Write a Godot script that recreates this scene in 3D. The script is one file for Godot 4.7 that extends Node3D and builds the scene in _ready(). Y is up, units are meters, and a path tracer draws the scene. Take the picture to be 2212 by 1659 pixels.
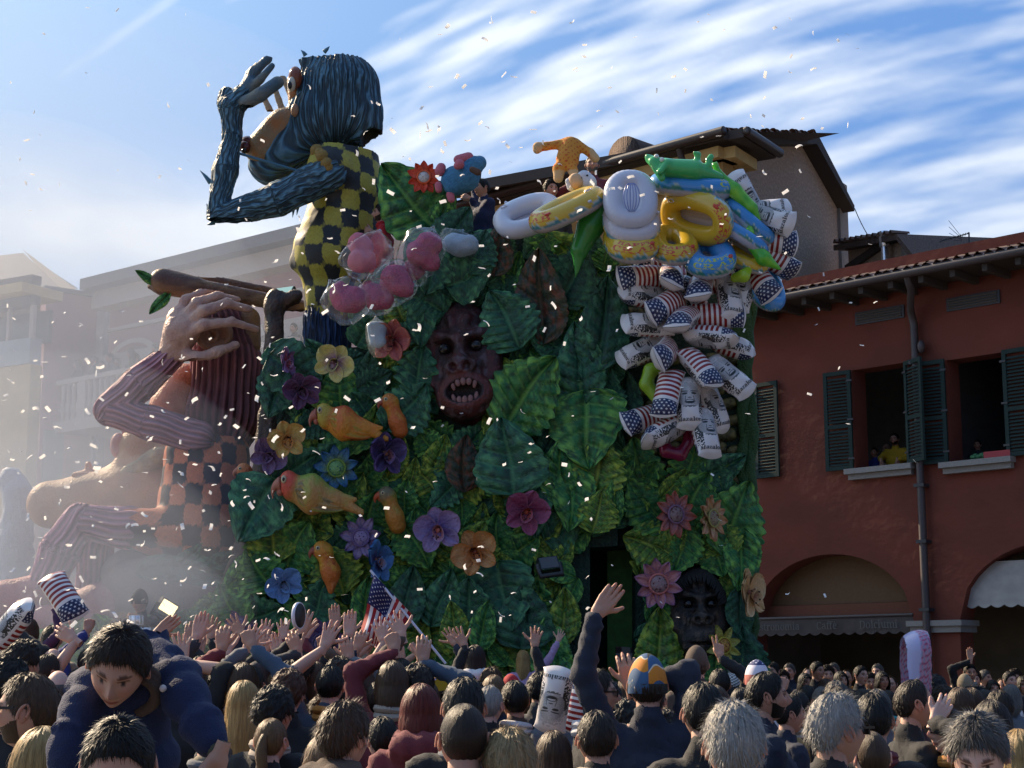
extends Node3D
# A carnival parade float in an Italian square, seen over a crowd. Units are metres, y is up, the camera looks along -z.
# P(u, v, d) turns a place measured on the photograph (2212 wide) and a distance into a point of the scene.
const FOCAL := 3578.0
const EYE := Vector3(0, 1.9, 0)
const TILT := 9.9
var rng := RandomNumberGenerator.new()
var taken := {}
var M := {}
var T := {}

func ray(u: float, v: float) -> Vector3:
	var x := (u - 1106.0) / FOCAL
	var y := -(v - 829.5) / FOCAL
	var c := cos(deg_to_rad(TILT))
	var s := sin(deg_to_rad(TILT))
	return Vector3(x, y * c + s, -(c - y * s))

func P(u: float, v: float, d: float) -> Vector3:
	var r := ray(u, v)
	return EYE + r * (d / -r.z)

# ---------------------------------------------------------------- naming
func numbered(called: String) -> String:
	var k: int = taken.get(called, -1) + 1
	taken[called] = k
	return called if k == 0 else "%s_%03d" % [called, k]

func tag(o: Node, label := "", category := "", group := "", kind := "") -> Node:
	if label: o.set_meta("label", label)
	if category: o.set_meta("category", category)
	if group: o.set_meta("group", group)
	if kind: o.set_meta("kind", kind)
	return o

func thing(called: String, label: String, category: String, at := Vector3.ZERO, turn := 0.0, group := "") -> Node3D:
	var o := Node3D.new()
	o.name = numbered(called)
	add_child(o)
	o.position = at
	o.rotation.y = turn
	tag(o, label, category, group)
	return o

func put(called: String, mesh: Mesh, m: Material, parent: Node = self, at := Transform3D()) -> MeshInstance3D:
	var o := MeshInstance3D.new()
	o.name = numbered(called) if parent == self else called
	o.mesh = mesh
	if m: o.material_override = m
	o.transform = at
	parent.add_child(o, true)
	return o

# ---------------------------------------------------------------- a mesh that is collected piece by piece
class Shape:
	var v := PackedVector3Array()
	var t := PackedVector2Array()
	var c := PackedColorArray()
	var i := PackedInt32Array()
	var tint := Color.WHITE
	func vert(p: Vector3, uv := Vector2.ZERO, col = null) -> int:
		v.append(p); t.append(uv); c.append(tint if col == null else col)
		return v.size() - 1
	func tri(a: int, b: int, d: int) -> void:
		i.append(a); i.append(b); i.append(d)
	func quad(a: Vector3, b: Vector3, d: Vector3, e: Vector3, uv := Rect2(0, 0, 1, 1)) -> void: # clockwise as seen from outside
		var k := v.size()
		vert(a, Vector2(uv.position.x, uv.end.y)); vert(b, uv.position); vert(d, Vector2(uv.end.x, uv.position.y)); vert(e, uv.end)
		tri(k, k + 1, k + 2); tri(k, k + 2, k + 3)
	func box(at: Vector3, size: Vector3, b := Basis()) -> void:
		var h := size / 2.0
		for s in [[0, 1, 2], [1, 2, 0], [2, 0, 1]]:
			for sgn in [-1.0, 1.0]:
				var n := Vector3.ZERO; n[s[0]] = h[s[0]] * sgn
				var a := Vector3.ZERO; a[s[1]] = h[s[1]]
				var d := Vector3.ZERO; d[s[2]] = h[s[2]] * sgn
				quad(at + b * (n - a - d), at + b * (n - a + d), at + b * (n + a + d), at + b * (n + a - d))
	# a sheet of nu x nv cells; f(x, y) with x, y in 0..1 gives the point, g the colour
	func sheet(nu: int, nv: int, f: Callable, wrap := false, g = null, flip := false, skip = null) -> void:
		var k := v.size()
		for y in nv + 1:
			for x in nu + 1:
				var s := Vector2(float(x) / nu, float(y) / nv)
				vert(f.call(s.x, s.y), s, g.call(s.x, s.y) if g != null else null)
		var w := nu + 1
		for y in nv:
			for x in nu:
				if skip != null and skip.call((x + .5) / nu, (y + .5) / nv): continue
				var a := k + y * w + x
				if flip:
					tri(a, a + w, a + 1); tri(a + 1, a + w, a + w + 1)
				else:
					tri(a, a + 1, a + w); tri(a + 1, a + w + 1, a + w)
		if wrap: seams.append([k, nu, nv])
	var seams := []
	func tube(path: PackedVector3Array, radii: PackedFloat32Array, sides := 8, caps := true, squash := 1.0, across := Vector3.ZERO) -> void:
		var k := v.size()
		var last := across
		var n := path.size()
		for q in n:
			var d := (path[mini(q + 1, n - 1)] - path[maxi(q - 1, 0)]).normalized()
			var side := last
			if side == Vector3.ZERO: side = Vector3.UP if absf(d.y) < 0.9 else Vector3.RIGHT
			side = (side - d * side.dot(d)).normalized()
			last = side
			var up := d.cross(side)
			for s in sides + 1:
				var a := TAU * s / sides
				vert(path[q] + (side * cos(a) + up * sin(a) * squash) * radii[q], Vector2(float(s) / sides, float(q) / maxi(n - 1, 1)))
		for q in n - 1:
			for s in sides:
				var a := k + q * (sides + 1) + s
				tri(a, a + sides + 1, a + 1); tri(a + 1, a + sides + 1, a + sides + 2)
		seams.append([k, sides, n - 1])
		if caps:
			for e in [0, n - 1]:
				var m := vert(path[e], Vector2(0.5, 0.0 if e == 0 else 1.0))
				for s in sides:
					var a: int = k + e * (sides + 1) + s
					if e == 0: tri(m, a, a + 1)
					else: tri(m, a + 1, a)
	func rod(a: Vector3, b: Vector3, r: float, sides := 6, r2 := -1.0) -> void:
		tube(PackedVector3Array([a, b]), PackedFloat32Array([r, r if r2 < 0 else r2]), sides)
	func ball(at: Vector3, r: Vector3, nu := 14, nv := 9, b := Basis()) -> void:
		sheet(nu, nv, func(x, y):
			var a: float = x * TAU
			var e: float = (y - 0.5) * PI
			return at + b * (Vector3(cos(a) * cos(e), sin(e), sin(a) * cos(e)) * r), true)
	# an outline in the plane of x and y, given a thickness along z (rounded a little at the rim)
	func slab(outline: PackedVector2Array, z0: float, z1: float, xf := Transform3D(), rim := 0.0) -> void:
		var idx := Geometry2D.triangulate_polygon(outline)
		var cw := Geometry2D.is_polygon_clockwise(outline)
		var rings := [[z1, 0.0]] if rim <= 0 else [[z1, rim], [z1 - rim * .5, 0.0]]
		var front := outline
		if rim > 0:
			var off := Geometry2D.offset_polygon(outline, -rim)
			if off.size() == 1: front = off[0]; idx = Geometry2D.triangulate_polygon(front); cw = Geometry2D.is_polygon_clockwise(front)
		var k := v.size()
		for p in front: vert(xf * Vector3(p.x, p.y, z1), p)
		for q in range(0, idx.size(), 3):
			var a := front[idx[q]]; var b := front[idx[q + 1]]; var d := front[idx[q + 2]]
			if (b - a).cross(d - a) > 0: tri(k + idx[q], k + idx[q + 2], k + idx[q + 1])
			else: tri(k + idx[q], k + idx[q + 1], k + idx[q + 2])
		cw = Geometry2D.is_polygon_clockwise(outline)
		var n := outline.size()
		for q in n:
			var a := outline[q]; var b := outline[(q + 1) % n]
			if cw: var s := a; a = b; b = s
			quad(xf * Vector3(b.x, b.y, z0), xf * Vector3(b.x, b.y, z1 - rim * .5), xf * Vector3(a.x, a.y, z1 - rim * .5), xf * Vector3(a.x, a.y, z0))
	func add(o: Shape, xf := Transform3D()) -> void:
		var k := v.size()
		for q in o.v.size():
			v.append(xf * o.v[q])
		t.append_array(o.t); c.append_array(o.c)
		for q in o.i: i.append(q + k)
		for s in o.seams: seams.append([s[0] + k, s[1], s[2]])
	func normals() -> PackedVector3Array:
		var n := PackedVector3Array()
		n.resize(v.size())
		for q in range(0, i.size(), 3):
			var a := i[q]; var b := i[q + 1]; var d := i[q + 2]
			var m := (v[d] - v[a]).cross(v[b] - v[a])
			n[a] += m; n[b] += m; n[d] += m
		for s in seams:
			for y in s[2] + 1:
				var a: int = s[0] + y * (s[1] + 1)
				var b: int = a + s[1]
				var m := n[a] + n[b]
				n[a] = m; n[b] = m
			for e in [0, s[2]]:
				var a: int = s[0] + e * (s[1] + 1)
				if v[a].distance_squared_to(v[a + s[1] / 2]) < 1e-10:
					var m := Vector3.ZERO
					for x in s[1] + 1: m += n[a + x]
					for x in s[1] + 1: n[a + x] = m
		for q in n.size(): n[q] = n[q].normalized() if n[q].length_squared() > 1e-20 else Vector3.UP
		return n
	func mesh() -> ArrayMesh:
		var a := []
		a.resize(Mesh.ARRAY_MAX)
		a[Mesh.ARRAY_VERTEX] = v; a[Mesh.ARRAY_NORMAL] = normals(); a[Mesh.ARRAY_TEX_UV] = t; a[Mesh.ARRAY_COLOR] = c; a[Mesh.ARRAY_INDEX] = i
		var m := ArrayMesh.new()
		m.add_surface_from_arrays(Mesh.PRIMITIVE_TRIANGLES, a)
		return m

# ---------------------------------------------------------------- a body modelled as a distance field and meshed with surface nets
class Body:
	var lo: Vector3
	var n: Vector3i
	var h: float
	var g := PackedFloat32Array()
	var bones := []
	func _init(a: Vector3, b: Vector3, cell: float) -> void:
		lo = a; h = cell
		n = Vector3i(((b - a) / cell).ceil()) + Vector3i.ONE
		g.resize(n.x * n.y * n.z)
		g.fill(9.0)
	func _span(a: Vector3, b: Vector3, m: float) -> Array:
		var q := ((a.min(b) - Vector3.ONE * m - lo) / h).floor()
		var w := ((a.max(b) + Vector3.ONE * m - lo) / h).ceil()
		return [maxi(int(q.x), 0), maxi(int(q.y), 0), maxi(int(q.z), 0), mini(int(w.x), n.x - 1), mini(int(w.y), n.y - 1), mini(int(w.z), n.z - 1)]
	func cap(a: Vector3, b: Vector3, ra: float, rb: float, k := 0.05, note := true) -> void:
		if note: bones.append([a, b, ra, rb])
		var s := _span(a, b, maxf(ra, rb) + k + h * 2.5)
		var ba := b - a
		var inv := 1.0 / maxf(ba.length_squared(), 1e-9)
		var x0: int = s[0]; var x1: int = s[3]
		for z in range(s[2], s[5] + 1):
			for y in range(s[1], s[4] + 1):
				var q: int = (z * n.y + y) * n.x
				var pa := Vector3(lo.x + x0 * h, lo.y + y * h, lo.z + z * h) - a
				for x in range(x0, x1 + 1):
					var f := clampf(pa.dot(ba) * inv, 0.0, 1.0)
					var d := (pa - ba * f).length() - (ra + (rb - ra) * f)
					var o := g[q + x]
					var e := k - absf(o - d)
					g[q + x] = (d if d < o else o) - (e * e / (4.0 * k) if e > 0.0 else 0.0)
					pa.x += h
	func ell(at: Vector3, r: Vector3, k := 0.05, b := Basis(), cut := false) -> void:
		var big := maxf(r.x, maxf(r.y, r.z))
		if not cut: bones.append([at, at + Vector3(0, .001, 0), big, big])
		var s := _span(at, at, big + k + h * 2.5)
		var bi := b.inverse()
		var small := minf(r.x, minf(r.y, r.z))
		for z in range(s[2], s[5] + 1):
			for y in range(s[1], s[4] + 1):
				var q: int = (z * n.y + y) * n.x
				for x in range(s[0], s[3] + 1):
					var p := (bi * (Vector3(lo.x + x * h, lo.y + y * h, lo.z + z * h) - at)) / r
					var l := p.length()
					var l2 := (p / r).length()
					var d := l * (l - 1.0) / l2 if l2 > 1e-6 else -small
					var o := g[q + x]
					if cut:
						d = -d
						var e := k - absf(o - d)
						g[q + x] = (d if d > o else o) + (e * e / (4.0 * k) if e > 0.0 else 0.0)
					else:
						var e := k - absf(o - d)
						g[q + x] = (d if d < o else o) - (e * e / (4.0 * k) if e > 0.0 else 0.0)
	# col(p, n) colours, disp(p, n) pushes along the normal, turns = how often the texture goes round a bone; keep(p) drops what lies elsewhere
	func mesh(col = null, disp = null, turns := 3.0, along := 1.0, uvs = null) -> ArrayMesh:
		var sx := 1; var sy := n.x; var sz := n.x * n.y
		var id := {}
		var v := PackedVector3Array()
		var skip := h * 2.2
		for z in n.z - 1:
			for y in n.y - 1:
				var q := z * sz + y * sy
				for x in n.x - 1:
					var c := q + x
					var v0 := g[c]
					if v0 > skip or v0 < -skip: continue
					var e := [v0, g[c + 1], g[c + sy], g[c + sy + 1], g[c + sz], g[c + sz + 1], g[c + sz + sy], g[c + sz + sy + 1]]
					var m := 0
					for b in 8:
						if e[b] < 0.0: m += 1
					if m == 0 or m == 8: continue
					var p := Vector3.ZERO
					var w := 0
					for b in [[0, 1], [2, 3], [4, 5], [6, 7], [0, 2], [1, 3], [4, 6], [5, 7], [0, 4], [1, 5], [2, 6], [3, 7]]:
						var e0: float = e[b[0]]; var e1: float = e[b[1]]
						if (e0 < 0.0) != (e1 < 0.0):
							var f := e0 / (e0 - e1)
							var i0: int = b[0]; var i1: int = b[1]
							p += Vector3((i0 & 1) + f * ((i1 & 1) - (i0 & 1)), (i0 >> 1 & 1) + f * ((i1 >> 1 & 1) - (i0 >> 1 & 1)), (i0 >> 2) + f * ((i1 >> 2) - (i0 >> 2)))
							w += 1
					id[c] = v.size()
					v.append(lo + (Vector3(x, y, z) + p / w) * h)
		var ix := PackedInt32Array()
		for c in id:
			var x: int = c % n.x
			var y: int = c / n.x % n.y
			var z: int = c / sz
			var inside: bool = g[c] < 0.0
			for ax in 3:
				var st: int = [sx, sy, sz][ax]
				if (g[c + st] < 0.0) == inside: continue
				if [x, y, z][(ax + 1) % 3] == 0 or [x, y, z][(ax + 2) % 3] == 0: continue
				var s1: int = [sy, sz, sx][ax]
				var s2: int = [sz, sx, sy][ax]
				var a = id.get(c); var b = id.get(c - s1); var d = id.get(c - s1 - s2); var e = id.get(c - s2)
				if a == null or b == null or d == null or e == null: continue
				if inside: ix.append_array([a, d, b, a, e, d])
				else: ix.append_array([a, b, d, a, d, e])
		var nm := PackedVector3Array()
		nm.resize(v.size())
		for q in range(0, ix.size(), 3):
			var m := (v[ix[q + 2]] - v[ix[q]]).cross(v[ix[q + 1]] - v[ix[q]])
			nm[ix[q]] += m; nm[ix[q + 1]] += m; nm[ix[q + 2]] += m
		for q in nm.size(): nm[q] = nm[q].normalized()
		var t := PackedVector2Array()
		t.resize(v.size())
		for q in v.size():
			if uvs != null:
				t[q] = uvs.call(v[q], nm[q])
				continue
			var best := 1e9
			var bone = null
			var f0 := 0.0
			for b in bones:
				var ba: Vector3 = b[1] - b[0]
				var f := clampf((v[q] - b[0]).dot(ba) / maxf(ba.length_squared(), 1e-9), 0.0, 1.0)
				var d: float = (v[q] - b[0] - ba * f).length() - lerpf(b[2], b[3], f)
				if d < best: best = d; bone = b; f0 = f
			if bone != null:
				var ax: Vector3 = (bone[1] - bone[0]).normalized()
				var side := (Vector3.BACK if absf(ax.z) < .8 else Vector3.RIGHT)
				side = (side - ax * side.dot(ax)).normalized()
				var r: Vector3 = v[q] - bone[0]
				t[q] = Vector2(atan2(r.dot(ax.cross(side)), r.dot(side)) / TAU * turns, r.dot(ax) * along)
		if disp != null:
			for q in v.size(): v[q] += nm[q] * disp.call(v[q], nm[q], t[q])
			nm.fill(Vector3.ZERO)
			for q in range(0, ix.size(), 3):
				var m := (v[ix[q + 2]] - v[ix[q]]).cross(v[ix[q + 1]] - v[ix[q]])
				nm[ix[q]] += m; nm[ix[q + 1]] += m; nm[ix[q + 2]] += m
			for q in nm.size(): nm[q] = nm[q].normalized()
		# where the texture wraps round a bone, the far corner gets a copy of its own
		var extra := {}
		for q in range(0, ix.size(), 3):
			var top := maxf(t[ix[q]].x, maxf(t[ix[q + 1]].x, t[ix[q + 2]].x))
			for w in 3:
				var a := ix[q + w]
				if top - t[a].x > turns * 0.5:
					if not extra.has(a):
						extra[a] = v.size()
						v.append(v[a]); nm.append(nm[a]); t.append(t[a] + Vector2(turns, 0))
					ix[q + w] = extra[a]
		var arr := []
		arr.resize(Mesh.ARRAY_MAX)
		if col != null:
			var cs := PackedColorArray()
			cs.resize(v.size())
			for q in v.size(): cs[q] = col.call(v[q], nm[q])
			arr[Mesh.ARRAY_COLOR] = cs
		arr[Mesh.ARRAY_VERTEX] = v; arr[Mesh.ARRAY_NORMAL] = nm; arr[Mesh.ARRAY_TEX_UV] = t; arr[Mesh.ARRAY_INDEX] = ix
		var out := ArrayMesh.new()
		out.add_surface_from_arrays(Mesh.PRIMITIVE_TRIANGLES, arr)
		return out

# ---------------------------------------------------------------- materials
func noise(freq: float, octaves := 4, seed_ := 1, kind := FastNoiseLite.TYPE_SIMPLEX_SMOOTH) -> FastNoiseLite:
	var f := FastNoiseLite.new()
	f.seed = seed_; f.frequency = freq; f.fractal_octaves = octaves; f.noise_type = kind
	return f

func ramp_tex(f: FastNoiseLite, low: float, high: float, size := 512, mid := -1.0) -> NoiseTexture2D:
	var t := NoiseTexture2D.new()
	t.width = size; t.height = size; t.seamless = true; t.noise = f
	var r := Gradient.new()
	r.offsets = PackedFloat32Array([0.0, 1.0]) if mid < 0 else PackedFloat32Array([0.0, mid, 1.0])
	var a := Color(low, low, low).linear_to_srgb(); var b := Color(high, high, high).linear_to_srgb()
	r.colors = PackedColorArray([a, b]) if mid < 0 else PackedColorArray([a, b.lerp(a, .15), b])
	t.color_ramp = r
	return t

func grey(w: int, hgt: int, f: Callable) -> ImageTexture:
	var b := PackedByteArray()
	b.resize(w * hgt)
	for y in hgt:
		for x in w: b[y * w + x] = int(clampf(f.call(x, y), 0, 1) * 255)
	return ImageTexture.create_from_image(Image.create_from_data(w, hgt, false, Image.FORMAT_L8, b))

func mat(c: Color, rough := 0.8, tex: Texture2D = null, scale := 1.0, bump: Texture2D = null, depth := 0.0, tri := true) -> StandardMaterial3D:
	var m := StandardMaterial3D.new()
	m.albedo_color = c.linear_to_srgb()
	m.roughness = rough
	m.albedo_texture = tex
	if bump:
		m.heightmap_enabled = true; m.heightmap_texture = bump; m.heightmap_scale = depth
	if (tex or bump) and tri:
		m.uv1_triplanar = true; m.uv1_scale = Vector3.ONE * scale
	return m

func painted(rough := 0.6, bump: Texture2D = null, depth := 0.0, scale := 1.0, tri := true, tex: Texture2D = null) -> StandardMaterial3D:
	var m := mat(Color.WHITE, rough, tex, scale, bump, depth, tri)
	m.vertex_color_use_as_albedo = true
	return m

func rgb(r: float, g: float, b: float) -> Color: # a real-world base colour, linear
	return Color(r, g, b)

# ---------------------------------------------------------------- sky
var sky_noise := []
func sky_color(x: float, y: float) -> Color: # x: radians to the right of the view, y: radians above the horizon
	var sun := Vector3(-0.866 * 0.829, 0.559, -0.5 * 0.829)
	var dir := Vector3(sin(x) * cos(y), sin(y), -cos(x) * cos(y))
	var off := acos(clampf(dir.dot(sun), -1, 1)) # how far from the sun
	var c := Color(0.30, 0.50, 0.76).lerp(Color(0.105, 0.235, 0.52), smoothstep(0.30, 1.15, off))
	c = c.lerp(Color(0.045, 0.105, 0.27), smoothstep(1.1, 2.2, off))
	var near := 1.0 - smoothstep(0.9, 2.2, off)
	c = c.lerp(Color(0.40, 0.55, 0.76) * lerpf(.5, 1.0, near), exp(-maxf(y - 0.1, 0.0) * 12.0) * 0.8)
	c = c.lerp(Color(0.74, 0.86, 0.95), clampf(exp(-off * off * 3.2) * 1.1, 0, 0.8))
	# cirrus streaks that fan out and rise to the right
	var turn := 0.30 + 0.55 * clampf(0.15 - x, -.2, .5)
	var q := Vector2(x * cos(turn) + (y - .35) * sin(turn), (y - .35) * cos(turn) - x * sin(turn)) * 100.0
	var wob: float = sky_noise[0].get_noise_2d(q.x * 0.6 + 3.0, q.y * 1.0)
	var n1: float = sky_noise[1].get_noise_2d(q.x * 0.42 + wob * 4.0 + 200.0, q.y * 2.3 + wob * 9.0)
	var n2: float = sky_noise[2].get_noise_2d(q.x * 0.55 + wob * 6.0, q.y * 4.4 + wob * 7.0)
	var n3: float = sky_noise[2].get_noise_2d(q.x * 1.3 + 90.0 + wob * 9.0, q.y * 9.0 + wob * 12.0)
	var field: float = sky_noise[3].get_noise_2d(q.x * 0.9 + 171.0, q.y * 1.7 + 66.0)
	var cover := clampf((n1 * 0.70 + n2 * 0.62 + n3 * .5 + field * 0.95 - 0.16 + .14 * clampf(x * 3.0, -1, 1)) * 1.15, 0.0, 1.0)
	var n4: float = sky_noise[2].get_noise_2d(q.x * 0.9 + 300.0 + wob * 8.0, q.y * 10.0 + wob * 26.0)
	cover = clampf(cover * (1.5 - .5 * cover) * (.74 + .45 * n4 + .4 * n3) + .10 * cover, 0, 1) * .95
	# low banks of white
	var bank: float = sky_noise[1].get_noise_2d(x * 130.0, y * 420.0 + wob * 8.0)
	var low := exp(-pow((y - 0.245 + 0.05 * x) / 0.032, 2)) * (0.85 + 0.8 * bank) * (0.25 + 1.0 * clampf(-x * 5.0, 0, 1))
	low = maxf(low, exp(-pow((y - 0.235) / 0.05, 2)) * clampf(0.3 + bank * 1.0, 0, 1) * 0.6)
	cover = clampf(maxf(cover, low * 1.15), 0, 1) * lerpf(.35, 1.0, near)
	return c.lerp(Color(0.72, 0.77, 0.83) * lerpf(.55, 1.0, near), cover * 0.92)

func sky_image() -> Image:
	for k in [[0.012, 3, 5], [0.03, 5, 11], [0.055, 5, 23], [0.011, 2, 41]]:
		sky_noise.append(noise(k[0], k[1], k[2]))
	var W := 4096; var H := 2048
	var small := Image.create(512, 256, false, Image.FORMAT_RGBF)
	for py in 256:
		for px in 512: # column 0 looks ahead, along -z
			small.set_pixel(px, py, sky_color(wrapf((px + .5) / 256.0 * PI, -PI, PI), maxf((0.5 - (py + .5) / 256.0) * PI, 0.0)))
	small.resize(W, H, Image.INTERPOLATE_BILINEAR)
	var w := 340; var y0 := 520; var hh := 490 # the part that the photograph looks at, in full detail
	for side in [0, W - w]:
		var part := Image.create(w, hh, false, Image.FORMAT_RGBF)
		for py in hh:
			for px in w:
				part.set_pixel(px, py, sky_color(wrapf((side + px + .5) / (W / 2.0) * PI, -PI, PI), maxf((0.5 - (y0 + py + .5) / H) * PI, 0.0)))
		small.blit_rect(part, Rect2i(0, 0, w, hh), Vector2i(side, y0))
	return small

func setup() -> void:
	var cam := Camera3D.new()
	cam.name = "camera"
	cam.fov = rad_to_deg(2.0 * atan(829.5 / FOCAL))
	cam.position = EYE
	cam.rotation_degrees = Vector3(TILT, 0, 0)
	cam.far = 900.0
	cam.near = 0.1
	add_child(cam)
	cam.current = true
	var we := WorldEnvironment.new()
	we.name = "world_environment"
	var e := Environment.new()
	e.background_mode = Environment.BG_SKY
	var pm := PanoramaSkyMaterial.new()
	pm.panorama = ImageTexture.create_from_image(sky_image())
	pm.energy_multiplier = 1.0
	e.sky = Sky.new()
	e.sky.sky_material = pm
	e.background_energy_multiplier = 0.73
	e.tonemap_mode = Environment.TONE_MAPPER_LINEAR
	e.tonemap_exposure = 2.0
	e.sdfgi_enabled = true; e.ssao_enabled = true; e.ssil_enabled = true
	e.volumetric_fog_enabled = true
	e.volumetric_fog_density = 0.0
	we.environment = e
	add_child(we)
	var sun := DirectionalLight3D.new()
	sun.name = "sun"
	sun.light_energy = 1.6
	sun.light_color = Color(1.0, 0.90, 0.76)
	sun.light_angular_distance = 0.5
	sun.shadow_enabled = true
	add_child(sun)
	var az := deg_to_rad(45.5); var el := deg_to_rad(34.0) # the sun stands ahead of the camera, to the left
	sun.look_at_from_position(Vector3(-sin(az) * cos(el), sin(el), -cos(az) * cos(el)) * 100.0, Vector3.ZERO)

func textures() -> void:
	T.mottle = ramp_tex(noise(0.012, 5, 3), 0.72, 1.08, 512)
	T.stain = ramp_tex(noise(0.006, 6, 8), 0.55, 1.05, 512)
	T.grain = ramp_tex(noise(0.05, 4, 9), 0.8, 1.05, 256)
	T.rough_bump = ramp_tex(noise(0.03, 5, 17), 0.0, 1.0, 512)
	T.fine_bump = ramp_tex(noise(0.12, 4, 19), 0.0, 1.0, 256)
	T.rubble = ramp_tex(noise(0.035, 5, 27, FastNoiseLite.TYPE_CELLULAR), 0.5, 1.15, 512)
	T.brush = ramp_tex(noise(0.02, 5, 29), 0.6, 1.15, 512)
	# strands that run along v and wave a little: fur, hair, ribbed wool
	var wob := noise(0.02, 3, 33)
	var fine := noise(0.06, 3, 37)
	T.strand = grey(256, 256, func(x, y):
		var e := 0.0
		var cx := cos(x * TAU / 256.0) * 40.0; var sx := sin(x * TAU / 256.0) * 40.0
		var cy := cos(y * TAU / 256.0) * 40.0; var sy := sin(y * TAU / 256.0) * 40.0
		var b: float = wob.get_noise_3d(cx + sy * .5, sx + cy * .5, cy * .7)
		e = 0.5 + 0.5 * sin(x * TAU / 256.0 * 9.0 + b * 7.0 + sin(y * TAU / 256.0 * 2.0) * 0.7)
		return clampf(e * 0.8 + 0.2 * fine.get_noise_3d(cx * 2.0, sx * 2.0, sy * 0.3) + 0.1, 0, 1))
	T.strand_col = grey(256, 256, func(x, y):
		var cx := cos(x * TAU / 256.0) * 40.0; var sx := sin(x * TAU / 256.0) * 40.0
		var cy := cos(y * TAU / 256.0) * 40.0; var sy := sin(y * TAU / 256.0) * 40.0
		var b: float = wob.get_noise_3d(cx + sy * .5, sx + cy * .5, cy * .7)
		var e := 0.5 + 0.5 * sin(x * TAU / 256.0 * 9.0 + b * 7.0 + sin(y * TAU / 256.0 * 2.0) * 0.7)
		return lerpf(0.50, 1.0, pow(e, 1.3)))
	T.hair_col = grey(256, 64, func(x, y): return clampf(.78 + .5 * fine.get_noise_2d(x * 3.0, y * .25), .4, 1.0))
	T.cord_col = grey(256, 256, func(x, y): return 0.72 + .28 * (0.5 + 0.5 * sin(x * TAU / 256.0 * 9.0 + sin(y * TAU / 256.0 * 2.0) * 1.2)))
	T.cord = grey(256, 256, func(x, y): return 0.5 + 0.5 * sin(x * TAU / 256.0 * 9.0 + sin(y * TAU / 256.0 * 2.0) * 1.2))

# ---------------------------------------------------------------- walls and houses
class Wall: # a vertical plane: o on the ground, t along it to the right, n towards the viewer
	var o: Vector3
	var t: Vector3
	var n: Vector3
	func _init(a: Vector3, b: Vector3) -> void:
		o = Vector3(a.x, 0, a.z)
		t = Vector3(b.x - a.x, 0, b.z - a.z).normalized()
		n = Vector3(-t.z, 0, t.x)
		if n.dot(-o) < 0: n = -n
	func at(s: float, y: float, out := 0.0) -> Vector3:
		return o + t * s + Vector3(0, y, 0) + n * out
	func frame(s: float, y: float, out := 0.0) -> Transform3D: # x along, y up, z out
		return Transform3D(Basis(t, Vector3.UP, n), at(s, y, out))

func hit(w: Wall, u: float, v: float, out := 0.0) -> Vector2: # where the sight line meets the wall, as (along, height)
	var r := ray(u, v)
	var k := (w.o + w.n * out - EYE).dot(w.n) / r.dot(w.n)
	var p := EYE + r * k - w.o
	return Vector2(p.dot(w.t), p.y)

# a wall with openings [s0, s1, y0, y1, rise]: rise > 0 makes the top an arch that springs at y1 - rise
func pierced(w: Wall, s0: float, s1: float, y0: float, y1: float, thick: float, holes: Array) -> Shape:
	var m := Shape.new()
	var cuts := [s0, s1]
	for q in holes:
		var k := 20 if q[4] > 0 else 1
		for e in k + 1: cuts.append(lerpf(q[0], q[1], float(e) / k))
	cuts.sort()
	var top := func(q, s):
		if q[4] <= 0: return q[3]
		var x: float = clampf((s - (q[0] + q[1]) / 2.0) / ((q[1] - q[0]) / 2.0), -1, 1)
		return q[3] - q[4] * (1.0 - sqrt(maxf(0.0, 1.0 - x * x)))
	for k in cuts.size() - 1:
		var a: float = cuts[k]; var b: float = cuts[k + 1]
		if b - a < 1e-4 or a < s0 - 1e-4 or b > s1 + 1e-4: continue
		var here := holes.filter(func(q): return q[0] < b - 1e-4 and q[1] > a + 1e-4)
		here.sort_custom(func(p, q): return p[2] < q[2])
		var fa := y0; var fb := y0
		var spans := []
		for q in here:
			spans.append([fa, fb, q[2], q[2]])
			fa = top.call(q, a); fb = top.call(q, b)
			for back in [0.0, thick]: pass
			m.quad(w.at(a, fa, -thick), w.at(a, fa), w.at(b, fb), w.at(b, fb, -thick))
			m.quad(w.at(a, q[2]), w.at(a, q[2], -thick), w.at(b, q[2], -thick), w.at(b, q[2]))
		spans.append([fa, fb, y1, y1])
		for sp in spans:
			if sp[2] - sp[0] < 1e-4 and sp[3] - sp[1] < 1e-4: continue
			m.quad(w.at(a, sp[0]), w.at(a, sp[2]), w.at(b, sp[3]), w.at(b, sp[1]))
			m.quad(w.at(b, sp[1], -thick), w.at(b, sp[3], -thick), w.at(a, sp[2], -thick), w.at(a, sp[0], -thick))
	for q in holes:
		var t: float = q[3] - q[4]
		m.quad(w.at(q[0], q[2], -thick), w.at(q[0], t, -thick), w.at(q[0], t), w.at(q[0], q[2]))
		m.quad(w.at(q[1], q[2]), w.at(q[1], t), w.at(q[1], t, -thick), w.at(q[1], q[2], -thick))
	return m

func wbox(w: Wall, s0: float, s1: float, y0: float, y1: float, o0: float, o1: float) -> Shape:
	var m := Shape.new()
	m.box(w.at((s0 + s1) / 2, (y0 + y1) / 2, (o0 + o1) / 2), Vector3(s1 - s0, y1 - y0, o1 - o0), Basis(w.t, Vector3.UP, w.n))
	return m

func wtube(w: Wall, pts: Array, r: float, sides := 8) -> Shape:
	var p := PackedVector3Array(); var rr := PackedFloat32Array()
	for q in pts: p.append(w.at(q[0], q[1], q[2])); rr.append(r)
	var m := Shape.new()
	m.tube(p, rr, sides)
	return m

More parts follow.
